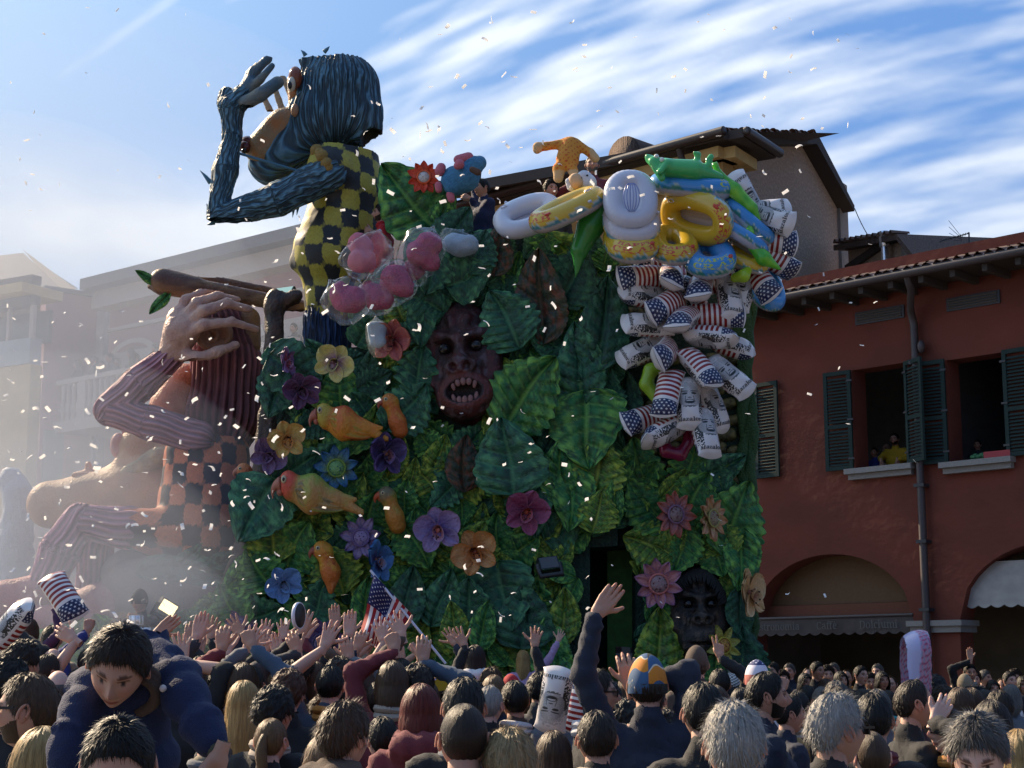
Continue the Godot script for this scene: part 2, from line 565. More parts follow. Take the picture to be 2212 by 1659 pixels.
func shutter(parent: Node, w: Wall, s: float, y: float, wide: float, high: float, hinge_right: bool, open: float) -> void:
	# hangs on its hinge; open = 0 lies flat on the wall, 90 stands out from it
	var root := Node3D.new()
	root.name = "shutter"
	parent.add_child(root, true)
	var turn := deg_to_rad(open) * (-1.0 if hinge_right else 1.0)
	root.transform = w.frame(s, y, 0.06) * Transform3D(Basis(Vector3.UP, turn), Vector3.ZERO)
	var dir := 1.0 if hinge_right else -1.0
	var f := Shape.new()
	var b := 0.075
	for x in [b / 2, wide - b / 2]: f.box(Vector3(x * dir, high / 2, 0), Vector3(b, high, 0.045))
	for q in [b / 2, high * 0.44, high - b / 2]: f.box(Vector3(wide / 2 * dir, q, 0), Vector3(wide - 2 * b - .002, b, 0.044))
	put("frame", f.mesh(), M.shutter, root)
	var sl := Shape.new()
	sl.box(Vector3.ZERO, Vector3(wide - 2 * b - 0.006, 0.055, 0.008), Basis(Vector3.RIGHT, deg_to_rad(-38)))
	var sm := sl.mesh()
	var k := 0
	var yy := b + 0.03
	while yy < high - b - 0.02:
		if absf(yy - high * 0.44) > b * 0.5 + 0.02: put("slat", sm, M.shutter, root, Transform3D(Basis(), Vector3(wide / 2 * dir, yy, 0)))
		yy += 0.062
	var hb := Shape.new()
	for q in [0.2, high * .5, high - 0.2]: hb.box(Vector3(0.02 * dir, q, 0.03), Vector3(0.12, 0.035, 0.012))
	put("hinge", hb.mesh(), M.dark_metal, root)

func rolltile() -> Shape: # one curved roof tile, convex side up, running along z
	var m := Shape.new()
	m.sheet(7, 1, func(x, y):
		var a: float = PI * (1.0 - x)
		var r: float = 0.095 - 0.02 * y
		return Vector3(cos(a) * r, sin(a) * r * 0.95, (y - 0.5) * 0.45), false, null, true)
	m.sheet(7, 1, func(x, y):
		var a: float = PI * (1.0 - x)
		var r: float = 0.08 - 0.02 * y
		return Vector3(cos(a) * r, sin(a) * r * 0.95, (y - 0.5) * 0.45))
	return m

func ground() -> void:
	var g := PlaneMesh.new()
	g.size = Vector2(900, 900)
	tag(put("ground", g, M.paving, self, Transform3D(Basis(), Vector3(0, 0, -100))), "grey stone paving of the square", "", "", "structure")

func red_house() -> void:
	var w := Wall.new(P(1660, 1455, 32.0), P(2212, 1455, 28.3))
	var h := thing("red_house", "dark red two storey house with arcade, green shutters and tiled eaves", "house", w.o)
	var L := Transform3D(Basis(), -w.o)
	var left := hit(w, 1500, 1300).x
	var right := hit(w, 2212, 1300).x + 7.0
	var a1 := hit(w, 1627, 1344); var a1r := hit(w, 1975, 1344); var crown := hit(w, 1777, 1198).y
	var a2 := hit(w, 2073, 1344)
	var holes := [[a1.x, a1r.x, 0.0, crown, crown - a1r.y], [a2.x, a2.x + a1r.x - a1.x, 0.0, crown, crown - a1r.y]]
	var wins := []
	for q in [[1848, 1966, 790, 1014], [2053, 2180, 768, 1000]]:
		var lo := hit(w, q[0], q[3]); var hi := hit(w, q[1], q[3]); var t := hit(w, (q[0] + q[1]) / 2.0, q[2])
		wins.append([lo.x, hi.x, lo.y, t.y, 0.0])
	var w3 := hit(w, 1638, 1032).x
	wins.append([w3 - (wins[0][1] - wins[0][0]), w3, wins[0][2], wins[0][3], 0.0])
	var topy := hit(w, 1700, 668).y
	put("wall", pierced(w, left, right, 0, topy + 0.6, 0.45, holes + wins).mesh(), M.red_wall, h, L)
	# the sides, the back and the arcade's inner wall close the house
	var inner := Shape.new()
	for q in [wbox(w, left, left + .3, 0, topy + .5, -9, -.452), wbox(w, right - .3, right, 0, topy + .5, -9, -.452), wbox(w, left + .302, right - .302, 0, topy + .5, -9, -8.7), wbox(w, left + .302, right - .302, crown + .45, crown + .7, -8.698, -.452)]:
		inner.add(q)
	put("side_wall", inner.mesh(), M.plain_wall, h, L)
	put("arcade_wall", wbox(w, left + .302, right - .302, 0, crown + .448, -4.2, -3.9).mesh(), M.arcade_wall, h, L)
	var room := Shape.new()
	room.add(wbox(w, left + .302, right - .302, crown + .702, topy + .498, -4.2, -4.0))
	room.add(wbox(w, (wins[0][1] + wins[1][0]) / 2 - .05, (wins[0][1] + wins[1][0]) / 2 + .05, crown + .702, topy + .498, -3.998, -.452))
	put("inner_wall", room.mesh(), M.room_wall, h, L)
	for q in wins.slice(0, 2):
		var sill := Shape.new()
		sill.add(wbox(w, q[0] - .13, q[1] + .13, q[2] - .10, q[2] - .002, .002, .20))
		sill.add(wbox(w, q[0] - .09, q[1] + .09, q[2] - .20, q[2] - .102, .002, .12))
		put("window_sill", sill.mesh(), M.pale_stone, h, L)
	# shutters
	var hw: float = (wins[0][1] - wins[0][0]) / 2.0
	var hh: float = wins[0][3] - wins[0][2]
	var sub := Node3D.new()
	shutter(h, w, wins[0][0], wins[0][2], hw, hh, false, 4.0)
	shutter(h, w, wins[0][1], wins[0][2], hw, hh, true, 28.0)
	shutter(h, w, wins[1][0], wins[1][2], hw, hh, false, 4.0)
	shutter(h, w, wins[1][1], wins[1][2], hw, hh, true, 4.0)
	shutter(h, w, wins[2][1], wins[2][2], hw, hh, true, 4.0)
	for c in h.get_children():
		if String(c.name).begins_with("shutter"): c.position -= w.o
	# vents below the eaves
	for q in [[1849, 1955, 690, 666, 1], [2046, 2162, 660, 640, 1]]:
		var a := hit(w, q[0], q[2]); var b := hit(w, q[1], q[2])
		var vent := Node3D.new(); vent.name = "vent"; h.add_child(vent, true)
		put("frame", wbox(w, a.x, b.x, a.y - .12, a.y + .12, .002, .03).mesh(), M.dark_metal, vent, L)
		var sl := Shape.new(); sl.box(Vector3.ZERO, Vector3(b.x - a.x - .1, .02, .03), Basis(Vector3.RIGHT, -.6)); var slm := sl.mesh()
		for k in 4: put("louvre", slm, M.vent, vent, L * w.frame((a.x + b.x) / 2, a.y - .075 + k * .05, .045))
	# eaves: soffit, gutter, tiles
	var over := 0.85
	var ey := hit(w, 1900, 605, over).y
	var soffit := Shape.new()
	soffit.add(wbox(w, left, right, ey - .05, ey, -.5, over))
	put("soffit", soffit.mesh(), M.dark_wood, h, L)
	var raf := Shape.new(); raf.box(Vector3.ZERO, Vector3(.1, .13, over - .02)); var rafm := raf.mesh()
	var s := left + .3
	while s < right:
		put("rafter", rafm, M.dark_wood, h, L * w.frame(s, ey - .118, over / 2))
		s += .62
	put("gutter", wtube(w, [[left, ey + .02, over + .07], [right, ey + .02, over + .07]], .085, 10).mesh(), M.gutter, h, L)
	var slope := deg_to_rad(17.0)
	var roof := Shape.new()
	roof.quad(w.at(left, ey + .06, over + .02), w.at(left, ey + .06 + 5.2 * tan(slope), over - 5.2), w.at(right, ey + .06 + 5.2 * tan(slope), over - 5.2), w.at(right, ey + .06, over + .02))
	roof.quad(w.at(right, ey + .06 + 5.2 * tan(slope), over - 5.2), w.at(left, ey + .06 + 5.2 * tan(slope), over - 5.2), w.at(left, ey + .06, over - 10.4), w.at(right, ey + .06, over - 10.4))
	put("roof", roof.mesh(), M.roof, h, L)
	var tm := rolltile().mesh()
	s = left + .1
	var k := 0
	while s < right:
		for row in 3:
			var f := w.frame(s + rng.randf_range(-.012, .012), ey + .10 + row * .36 * tan(slope) + rng.randf_range(-.006, .006), over - .08 - row * .36)
			put("tile", tm, [M.tile, M.tile_b, M.tile_c][(k * 7 + row * 5 + k / 3) % 3], h, L * f * Transform3D(Basis(Vector3.RIGHT, slope) * Basis(Vector3.UP, PI + rng.randf_range(-.05, .05)), Vector3.ZERO))
		s += .2
		k += 1
	# downpipe
	var d0 := hit(w, 1949, 612, over); var d1 := hit(w, 1975, 690, .1); var d2 := hit(w, 2010, 1345, .1)
	put("downpipe", wtube(w, [[d0.x + .1, ey - .02, over], [d0.x + .1, ey - .25, over - .12], [d1.x, d1.y + .15, .22], [d1.x, d1.y - .1, .12], [d1.x, (d1.y + d2.y) / 2, .12], [d1.x, 0.3, .12]], .07).mesh(), M.gutter, h, L)
	var br := Shape.new()
	for y in [d1.y - .8, 5.2, 4.2, 3.0]: br.add(wbox(w, d1.x - .1, d1.x + .1, y - .03, y + .03, .002, .2))
	put("pipe_bracket", br.mesh(), M.dark_metal, h, L)
	var bulb := Shape.new(); bulb.ball(w.at(d1.x + .14, hit(w, 1990, 752).y, .14), Vector3(.07, .12, .07))
	put("pipe_bulb", bulb.mesh(), M.gutter, h, L)
	# pillar capitals
	for q in [[a1r.x - .05, a2.x + .05]]:
		var cap := Shape.new()
		cap.add(wbox(w, q[0], q[1], a1r.y - .19, a1r.y - .08, -.5, .07))
		cap.add(wbox(w, q[0] - .05, q[1] + .05, a1r.y - .078, a1r.y + .02, -.5, .12))
		put("capital", cap.mesh(), M.pale_stone, h, L)
	# beams over the shop fronts
	put("beam", wbox(w, a1.x - .2, a1r.x + .2, hit(w, 1800, 1334).y, hit(w, 1800, 1303).y, -.6, -.4).mesh(), M.beam, h, L)
	put("lunette", wbox(w, a1.x - .2, a1r.x + .2, hit(w, 1800, 1302).y, crown + .1, -.58, -.5).mesh(), M.lunette, h, L)
	var shopw := Shape.new()
	for q in [[2.2, 3.4], [4.4, 5.3]]: shopw.add(wbox(w, a2.x + q[0] - 1.2, a2.x + q[1] - 1.2, 0, 2.5, -3.898, -3.86))
	put("shop_door", shopw.mesh(), M.shop_wood, h, L)
	# awnings hang in the arches
	awning(w, a1.x + .05, a1r.x - .02, hit(w, 1800, 1336).y, hit(w, 1800, 1372).y, .0, M.awning_dark, "faded grey shop awning with pale lettering in the left arch", true)
	awning(w, a2.x + .05, a2.x + a1r.x - a1.x, hit(w, 2150, 1215).y, hit(w, 2150, 1312).y, -.15, M.awning_white, "plain off white awning hanging in the arch at the edge", false)
	# a window box of red and green on the second sill
	var wb := thing("flower_box", "small red and green planter on the second window sill", "planter", w.at(wins[1][0] + .95, wins[1][2], .02))
	var bx := Shape.new(); bx.box(Vector3(0, .06, 0), Vector3(.5, .12, .14), Basis(w.t, Vector3.UP, w.n)); put("box", bx.mesh(), M.red_plain, wb)
	var gr := Shape.new()
	for q in 14: gr.ball(w.t * rng.randf_range(-.5, -.28) + Vector3(0, rng.randf_range(.03, .1), rng.randf_range(-.04, .04)), Vector3(.05, .04, .05), 6, 4)
	put("leaves", gr.mesh(), M.leaf_green, wb)

func awning(w: Wall, s0: float, s1: float, y1: float, y0: float, out: float, m: Material, label: String, lettered: bool) -> void:
	var o := thing("awning", label, "awning", w.at((s0 + s1) / 2, y0, out))
	var L := Transform3D(Basis(), -o.position)
	var sh := Shape.new()
	var n := 14
	var len_ := s1 - s0
	for side in [0.0, -0.012]:
		sh.sheet(n * 8, 3, func(x, y):
			var drop: float = 0.0 if y > .4 else 0.05 * (1.0 - absf(sin(x * PI * n))) * (1.0 - y / .4)
			return w.at(s0 + x * len_, lerpf(y0, y1, y) + drop * 1.0, out + side + 0.03 * sin(x * 9.0 + y) * (1.0 - y)), false, null, side == 0.0)
	put("valance", sh.mesh(), m, o, L)
	if not lettered:
		put("canopy", wbox(w, s0, s1, y1 + .002, y1 + .03, out - 1.2, out).mesh(), m, o, L)
		return
	put("bar", wtube(w, [[s0, y1 + .03, out], [s1, y1 + .03, out]], .03).mesh(), M.gutter, o, L)
	for q in [["Gastronomia", .14], ["Caffè", .48], ["Dolciumi", .80]]:
		var tm := TextMesh.new()
		tm.text = q[0]
		var f := SystemFont.new(); f.font_names = PackedStringArray(["Droid Serif"]); f.font_italic = true
		tm.font = f; tm.font_size = 32; tm.pixel_size = 0.0058; tm.depth = 0.006
		put("lettering", tm, M.lettering, o, L * w.frame(s0 + q[1] * len_, (y0 + y1) / 2 + .02, out + .055))

func tall_house() -> void:
	# ochre front that runs away to the left, rough stone gable that faces us
	var c := P(1590, 1455, 36.0)
	var front := Wall.new(P(900, 1455, 43.0), c)
	var side := Wall.new(c, P(1826, 1455, 41.5))
	var h := thing("ochre_house", "tall ochre house with overhanging eaves and bare rubble gable wall", "house", c * Vector3(1, 0, 1))
	var L := Transform3D(Basis(), -h.position)
	var s1 := (c - front.o).dot(front.t)
	var ey := hit(front, 1560, 330).y
	put("wall", wbox(front, -3, s1 - .002, 0, ey, -.4, 0).mesh(), M.ochre, h, L)
	var far := hit(side, 1826, 500).x
	var ridge := hit(side, 1762, 296); var low := hit(side, 1826, 415)
	var poly := PackedVector2Array([Vector2(.0, 0), Vector2(.0, ey + .1), Vector2(.1, hit(side, 1600, 296).y), ridge, low, Vector2(far, 0)])
	var g := Shape.new()
	g.slab(poly, -.4, 0, Transform3D(Basis(side.t, Vector3.UP, side.n), side.o))
	put("gable_wall", g.mesh(), M.rubble, h, L)
	var pil := Shape.new(); pil.add(wbox(side, hit(side, 1810, 500).x, far + .03, 0, low.y + .15, .003, .08))
	put("corner_strip", pil.mesh(), M.plaster_grey, h, L)
	# the roof of the gable: slabs with an edge of tiles
	var rf := Shape.new()
	var fr := Transform3D(Basis(side.t, Vector3.UP, side.n), side.o)
	var e0 := hit(side, 1578, 287, .4); var e1 := hit(side, 1768, 292, .4); var e2 := hit(side, 1846, 444, .4)
	rf.slab(PackedVector2Array([e0, e1, e2, e2 + Vector2(-.02, -.16), e1 + Vector2(-.12, -.26), e0 + Vector2(0, -.26)]), -8, .4, fr)
	put("roof", rf.mesh(), M.dark_wood, h, L)
	var tm := rolltile().mesh()
	for k in 18:
		var f := (k + .5) / 18.0
		var p := e0.lerp(e1, f)
		put("tile", tm, [M.tile, M.tile_b, M.tile_c][k % 3], h, L * fr * Transform3D(Basis(Vector3.UP, PI / 2 + .1 * sin(k * 3.0)), Vector3(p.x, p.y + .02 * sin(k * 5.0), .3)))
	for k in 22:
		var p := e1.lerp(e2, (k + .5) / 22.0)
		put("tile", tm, [M.tile_b, M.tile, M.tile_c][k % 3], h, L * fr * Transform3D(Basis(Vector3.BACK, (e2 - e1).angle()) * Basis(Vector3.UP, PI / 2), Vector3(p.x, p.y, .28)))
	# the eaves of the front
	var ov := 0.9
	var eav := Shape.new()
	var lip0 := hit(front, 1000, 446, ov); var lip := hit(front, 1562, 283, ov)
	var yl := lip.y
	eav.add(wbox(front, -3, lip.x + .0, yl - .16, yl - .02, -.3, ov))
	put("soffit", eav.mesh(), M.dark_wood, h, L)
	put("gutter", wtube(front, [[-3, yl - .04, ov + .1], [lip.x + .1, yl - .04, ov + .1]], .11, 10).mesh(), M.gutter_brown, h, L)
	put("cornice", wbox(front, -3, s1 + .25, yl - .42, yl - .162, -.2, ov * .62).mesh(), M.ochre_pale, h, L)
	put("frieze", wbox(front, -3, s1 + .1, yl - .75, yl - .422, -.2, ov * .22).mesh(), M.ochre, h, L)
	var ret := Shape.new() # the eaves turn the corner for a short way
	ret.add(wbox(side, -.85, .95, yl - .16, yl + .04, -.6, .85))
	put("eaves_return", ret.mesh(), M.dark_wood, h, L)
	put("cornice_return", wbox(side, -.4, .8, yl - .42, yl - .162, -.3, .45).mesh(), M.ochre_pale, h, L)
	put("gutter_return", wtube(side, [[-.85, yl - .04, .93], [1.0, yl - .04, .93]], .11, 10).mesh(), M.gutter_brown, h, L)
	var pier := Shape.new(); pier.add(wbox(front, s1 - .75, s1 + .12, 0, yl - .76, -.35, .16))
	put("corner_pier", pier.mesh(), M.orange_wall, h, L)
	var rr := Shape.new()
	rr.quad(front.at(-3, yl, ov), front.at(-3, yl + 1.6, ov - 5), front.at(lip.x - .2, yl + 1.2, ov - 5), front.at(lip.x, yl, ov))
	put("front_roof", rr.mesh(), M.roof, h, L)
	var dm := Shape.new() # small round dormer
	var dp := hit(front, 1376, 318, -.2)
	dm.tube(PackedVector3Array([front.at(dp.x, dp.y - .35, -1.4), front.at(dp.x, dp.y - .35, .3)]), PackedFloat32Array([.5, .5]), 18)
	put("dormer", dm.mesh(), M.roof, h, L)
	var pipe := Shape.new()
	var q0 := hit(front, 1490, 320, .5)
	pipe.tube(PackedVector3Array([front.at(q0.x, yl - .1, ov), front.at(q0.x, yl - .5, ov * .8), front.at(q0.x + .1, yl - .9, .2), front.at(q0.x + .1, 1, .2)]), PackedFloat32Array([.08, .08, .08, .08]), 8)
	put("downpipe", pipe.mesh(), M.gutter_brown, h, L)

func small_house() -> void:
	var w := Wall.new(P(1830, 1455, 42.0), P(2002, 1455, 37.0))
	var h := thing("back_house", "low brown house with tiled gable behind the red eaves", "house", w.o)
	var L := Transform3D(Basis(), -w.o)
	var a := hit(w, 1832, 540); var b := hit(w, 1968, 521); var c := hit(w, 2004, 566)
	var fr := Transform3D(Basis(w.t, Vector3.UP, w.n), w.o)
	var g := Shape.new(); g.slab(PackedVector2Array([Vector2(a.x, 0), a, b, c, Vector2(c.x, 0)]), -4, 0, fr)
	put("wall", g.mesh(), M.rubble, h, L)
	var r := Shape.new(); r.slab(PackedVector2Array([a + Vector2(-.1, .0), a + Vector2(-.1, .14), b + Vector2(0, .16), c + Vector2(.15, .05), c + Vector2(.1, -.1), b + Vector2(0, .02)]), -4, .35, fr)
	put("roof", r.mesh(), M.roof, h, L)
	var tm := rolltile().mesh()
	for k in 11:
		var p := a.lerp(b, (k + .5) / 11.0)
		put("tile", tm, [M.tile, M.tile_b, M.tile_c][k % 3], h, L * fr * Transform3D(Basis(Vector3.UP, PI), Vector3(p.x, p.y + .17, .2)))
	put("lintel", wbox(w, hit(w, 1832, 560).x, hit(w, 1925, 560).x, hit(w, 1832, 590).y, hit(w, 1832, 574).y, .002, .1).mesh(), M.dark_wood, h, L)
	put("corner_strip", wbox(w, hit(w, 1953, 560).x, hit(w, 1969, 560).x, 0, b.y - .05, .003, .07).mesh(), M.plaster_grey, h, L)
	var fl := hit(w, 1935, 590)
	var flue := thing("flue", "shiny steel flue pipe standing above the low brown house", "flue", w.at(fl.x, fl.y - 1, .25))
	var s := Shape.new()
	var top := hit(w, 1936, 482, .25).y
	s.rod(Vector3.ZERO, Vector3(0, top - flue.position.y - .35, 0), .085, 12)
	put("pipe", s.mesh(), M.steel, flue)
	var s2 := Shape.new()
	s2.rod(Vector3(0, top - flue.position.y - .36, 0), Vector3(0, top - flue.position.y, 0), .125, 12)
	put("cowl", s2.mesh(), M.steel, flue)
	var an := thing("aerial", "thin television aerial on a mast above the red roof", "aerial", P(2093, 556, 34.0))
	var ms := Shape.new(); ms.rod(Vector3(0, -1.2, 0), P(2093, 502, 34.0) - an.position, .018, 5)
	put("mast", ms.mesh(), M.dark_metal, an)
	var bm := Shape.new()
	var b0 := P(2030, 521, 34.0) - an.position; var b1 := P(2093, 504, 34.0) - an.position
	bm.rod(b0, b1, .012, 4)
	for k in 12:
		var p := b0.lerp(b1, k / 12.0); bm.rod(p - Vector3(0, .0, .15), p + Vector3(0, .0, .15), .006, 3)
	for k in 4: bm.rod(b1 + Vector3(-.1, -.03 - .03 * k, -.2), b1 + Vector3(-.35, .35 - .14 * k, -.25), .006, 3)
	put("boom", bm.mesh(), M.dark_metal, an)
	var cb := Shape.new()
	var path := PackedVector3Array(); var rad := PackedFloat32Array()
	for k in 13:
		var f := k / 12.0
		path.append(P(1846, 450, 41.0).lerp(P(1930, 548, 40.0), f) + Vector3(0, -1.4 * f * (1 - f), 0)); rad.append(.012)
	cb.tube(path, rad, 4)
	tag(put("cable", cb.mesh(), M.dark_metal), "thin cable sagging from the gable eaves to the low roof", "cable")

func left_houses() -> void:
	var w := Wall.new(P(204, 1455, 44.5), P(900, 1455, 37.0))
	var h := thing("pink_house", "hazy pink house with pale cornices and a long balcony of people", "house", w.o)
	var L := Transform3D(Basis(), -w.o)
	var top := hit(w, 204, 655).y
	var R := hit(w, 900, 800).x
	var aw := hit(w, 290, 745)
	var door := [hit(w, 92, 930), hit(w, 134, 1050)]
	put("wall", pierced(w, 0, R, 0, top, .4, [[aw.x - .75, aw.x + .75, aw.y - 2.9, aw.y, .35]]).mesh(), M.pink_wall, h, L)
	put("side_wall", wbox(w, R - .3, R, 0, top - .3, -7, -.402).mesh(), M.pink_wall, h, L)
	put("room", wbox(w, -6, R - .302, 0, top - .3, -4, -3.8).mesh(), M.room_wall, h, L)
	put("cornice", wbox(w, -.1, R, top - .35, top + .12, 0.002, .55).mesh(), M.cornice, h, L)
	put("roof_edge", wbox(w, -.1, R, top + .122, top + .42, -.3, .95).mesh(), M.slate, h, L)
	put("string_course", wbox(w, 0, R, top - 2.15, top - 1.6, .002, .16).mesh(), M.cornice, h, L)
	put("string_course", wbox(w, 0, R, top - .95, top - .85, .002, .1).mesh(), M.cornice, h, L)
	var ar := Shape.new()
	for k in 12:
		var a := PI * k / 12.0; var b := PI * (k + 1) / 12.0
		var f := func(t, r): return w.at(aw.x + cos(t) * r, aw.y - .35 + sin(t) * r * .5, .06)
		ar.quad(f.call(a, .8), f.call(a, 1.05), f.call(b, 1.05), f.call(b, .8))
	put("window_arch", ar.mesh(), M.cornice, h, L)
	# end wall on the left
	var e := Wall.new(P(60, 1455, 43.4), P(204, 1455, 44.48))
	put("end_wall", wbox(e, 0, hit(e, 204, 800).x - .002, 0, hit(e, 130, 632).y, -.4, 0).mesh(), M.pink_wall, h, L)
	put("roof_edge", wbox(e, -.1, hit(e, 204, 800).x, hit(e, 130, 632).y + .002, hit(e, 130, 632).y + .12, -.4, .1).mesh(), M.slate, h, L)
	var ds := Shape.new(); ds.add(wbox(e, hit(e, 92, 990).x, hit(e, 134, 990).x, hit(e, 110, 1050).y, hit(e, 110, 930).y, .002, .06))
	put("shutter", ds.mesh(), M.teal, h, L)
	put("downpipe", wbox(e, hit(e, 199, 990).x, hit(e, 205, 990).x, 0, hit(e, 110, 890).y, .002, .1).mesh(), M.slate, h, L)
	# balcony
	var out := 1.3
	var b0 := hit(w, 40, 885, out); var b1 := hit(w, 640, 752, out)
	var floor_y := hit(w, 250, 893, out).y
	var rail_y := floor_y + 1.12
	var s0 := b0.x; var s1 := b1.x
	var bal := Node3D.new(); bal.name = "balcony"; h.add_child(bal, true)
	put("balcony_floor", wbox(w, s0, s1, floor_y - .3, floor_y, 0.002, out + .1).mesh(), M.cornice, bal, L)
	put("rail", wbox(w, s0, s1, rail_y - .12, rail_y, out - .12, out + .1).mesh(), M.cornice, bal, L)
	var bs := Shape.new()
	var pr := PackedVector3Array(); var rr := PackedFloat32Array()
	for q in [[0, .07], [.08, .07], [.14, .045], [.34, .085], [.55, .05], [.85, .06], [1.0, .07]]:
		pr.append(Vector3(0, q[0] * 0.98, 0)); rr.append(q[1])
	bs.tube(pr, rr, 8)
	var bm := bs.mesh()
	var s := s0 + .15
	var k := 0
	while s < s1:
		if k % 12 == 0: put("pier", wbox(w, s - .16, s + .16, floor_y, rail_y - .122, out - .16, out + .08).mesh(), M.cornice, bal, L)
		else: put("baluster", bm, M.cornice, bal, L * w.frame(s, floor_y, out - .02))
		s += .235
		k += 1
	# people on the balcony
	balcony = [w, s0, s1, floor_y, out]
	# roof of the house behind, terrace house on the far left
	var gr := thing("grey_roof_house", "grey hipped roof showing above the pink end wall", "house", P(0, 1455, 52.0) * Vector3(1, 0, 1))
	var rs := Shape.new()
	var pts := PackedVector3Array([P(-160, 570, 54), P(50, 546, 52), P(163, 624, 47), P(150, 640, 47), P(-160, 640, 47)])
	rs.quad(pts[4] - gr.position, pts[0] - gr.position, pts[1] - gr.position, pts[3] - gr.position)
	rs.quad(pts[1] - gr.position, P(60, 552, 60) - gr.position, P(170, 624, 55) - gr.position, pts[2] - gr.position)
	rs.quad(pts[3] - gr.position + Vector3(0, -.25, 0), pts[1] - gr.position + Vector3(0, .1, .0), pts[2] - gr.position, pts[2] - gr.position + Vector3(0, -.25, 0))
	put("roof", rs.mesh(), M.slate, gr)
	var rb := Shape.new(); rb.box(Vector3(-1.5, 6.5, .5), Vector3(10, 13, 5)); put("wall", rb.mesh(), M.plaster_grey, gr)
	var tw := Wall.new(P(-120, 1455, 39.5), P(70, 1455, 38.0))
	var th := thing("terrace_house", "pale terrace house at the left edge with pergola and glazed balcony", "house", tw.o)
	var TL := Transform3D(Basis(), -tw.o)
	var rt := hit(tw, 66, 800).x
	var y_o := hit(tw, 30, 790).y; var y_g := hit(tw, 30, 735).y; var y_p := hit(tw, 30, 665).y
	put("wall", wbox(tw, 0, rt, 0, y_o, -.35, 0).mesh(), M.ochre_pale, th, TL)
	put("parapet", wbox(tw, 0, rt - .002, y_o + .002, y_g, -.3, .05).mesh(), M.pale_blue, th, TL)
	put("post", wbox(tw, hit(tw, 14, 700).x, hit(tw, 19, 700).x, y_g, y_p, -.1, .0).mesh(), M.cornice, th, TL)
	put("post", wbox(tw, rt - .12, rt, y_g, y_p, -.1, .0).mesh(), M.cornice, th, TL)
	for q in [y_p, y_p + .5]: put("beam", wbox(tw, 0, rt, q, q + .22, -.2, .1).mesh(), M.dark_wood, th, TL)
	put("pergola_roof", wbox(tw, 0, rt, y_p + .25, y_p + .48, -.9, .4).mesh(), M.ochre_pale, th, TL)
	put("glass_wall", wbox(tw, 0, rt - .1, y_g + .002, y_p, -.7, -.6).mesh(), M.dark_glass, th, TL)

var balcony := []

func town_materials() -> void:
	M.paving = mat(rgb(.16, .15, .14), .85, T.mottle, .4)
	M.red_wall = mat(rgb(.195, .046, .026), .9, T.stain, .22, T.rough_bump, .8)
	M.plain_wall = mat(rgb(.3, .25, .2), .9, T.stain, .3)
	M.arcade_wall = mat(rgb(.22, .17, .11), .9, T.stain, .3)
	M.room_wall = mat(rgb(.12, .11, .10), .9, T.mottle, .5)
	M.pale_stone = mat(rgb(.27, .255, .235), .85, T.grain, 1.5)
	M.shutter = mat(rgb(.009, .030, .026), .85, T.grain, 1.2)
	M.dark_metal = mat(rgb(.03, .03, .035), .5)
	M.vent = mat(rgb(.10, .085, .075), .7)
	M.dark_wood = mat(rgb(.055, .042, .035), .85, T.grain, 1.0)
	M.gutter = mat(rgb(.065, .05, .05), .5)
	M.gutter_brown = mat(rgb(.05, .035, .03), .45)
	M.roof = mat(rgb(.12, .075, .055), .9, T.rubble, 1.2, T.rough_bump, 3.0)
	M.tile = mat(rgb(.20, .11, .075), .9, T.mottle, 2.0)
	M.tile_b = mat(rgb(.14, .09, .07), .9, T.mottle, 2.0)
	M.tile_c = mat(rgb(.25, .16, .11), .9, T.mottle, 2.0)
	M.beam = mat(rgb(.18, .06, .03), .8, T.grain, .8)
	M.lunette = mat(rgb(.15, .085, .04), .85, T.grain, 1.0)
	M.shop_wood = mat(rgb(.16, .05, .03), .6, T.grain, 1.0)
	M.awning_dark = mat(rgb(.085, .07, .065), .9, T.mottle, 1.0)
	M.awning_white = mat(rgb(.42, .40, .37), .9, T.mottle, .6)
	M.lettering = mat(rgb(.12, .115, .105), .8)
	M.red_plain = mat(rgb(.35, .03, .04), .6)
	M.leaf_green = mat(rgb(.03, .13, .05), .7)
	M.ochre = mat(rgb(.46, .27, .09), .9, T.stain, .2, T.fine_bump, .4)
	M.ochre_pale = mat(rgb(.62, .44, .18), .9, T.mottle, .4)
	M.orange_wall = mat(rgb(.5, .2, .08), .9, T.stain, .4)
	M.rubble = mat(rgb(.50, .36, .26), .95, T.rubble, .8, T.rubble, 7.0)
	M.plaster_grey = mat(rgb(.32, .28, .24), .9, T.stain, .5)
	M.steel = mat(rgb(.75, .75, .76), .25); M.steel.metallic = .9
	M.pink_wall = mat(rgb(.40, .17, .175), .9, T.stain, .15)
	M.cornice = mat(rgb(.45, .38, .33), .85, T.grain, 1.0)
	M.slate = mat(rgb(.10, .11, .13), .8, T.mottle, 1.0)
	M.teal = mat(rgb(.03, .14, .15), .7)
	M.pale_blue = mat(rgb(.35, .4, .42), .7, T.mottle, .4)
	M.dark_glass = mat(rgb(.05, .07, .08), .2)

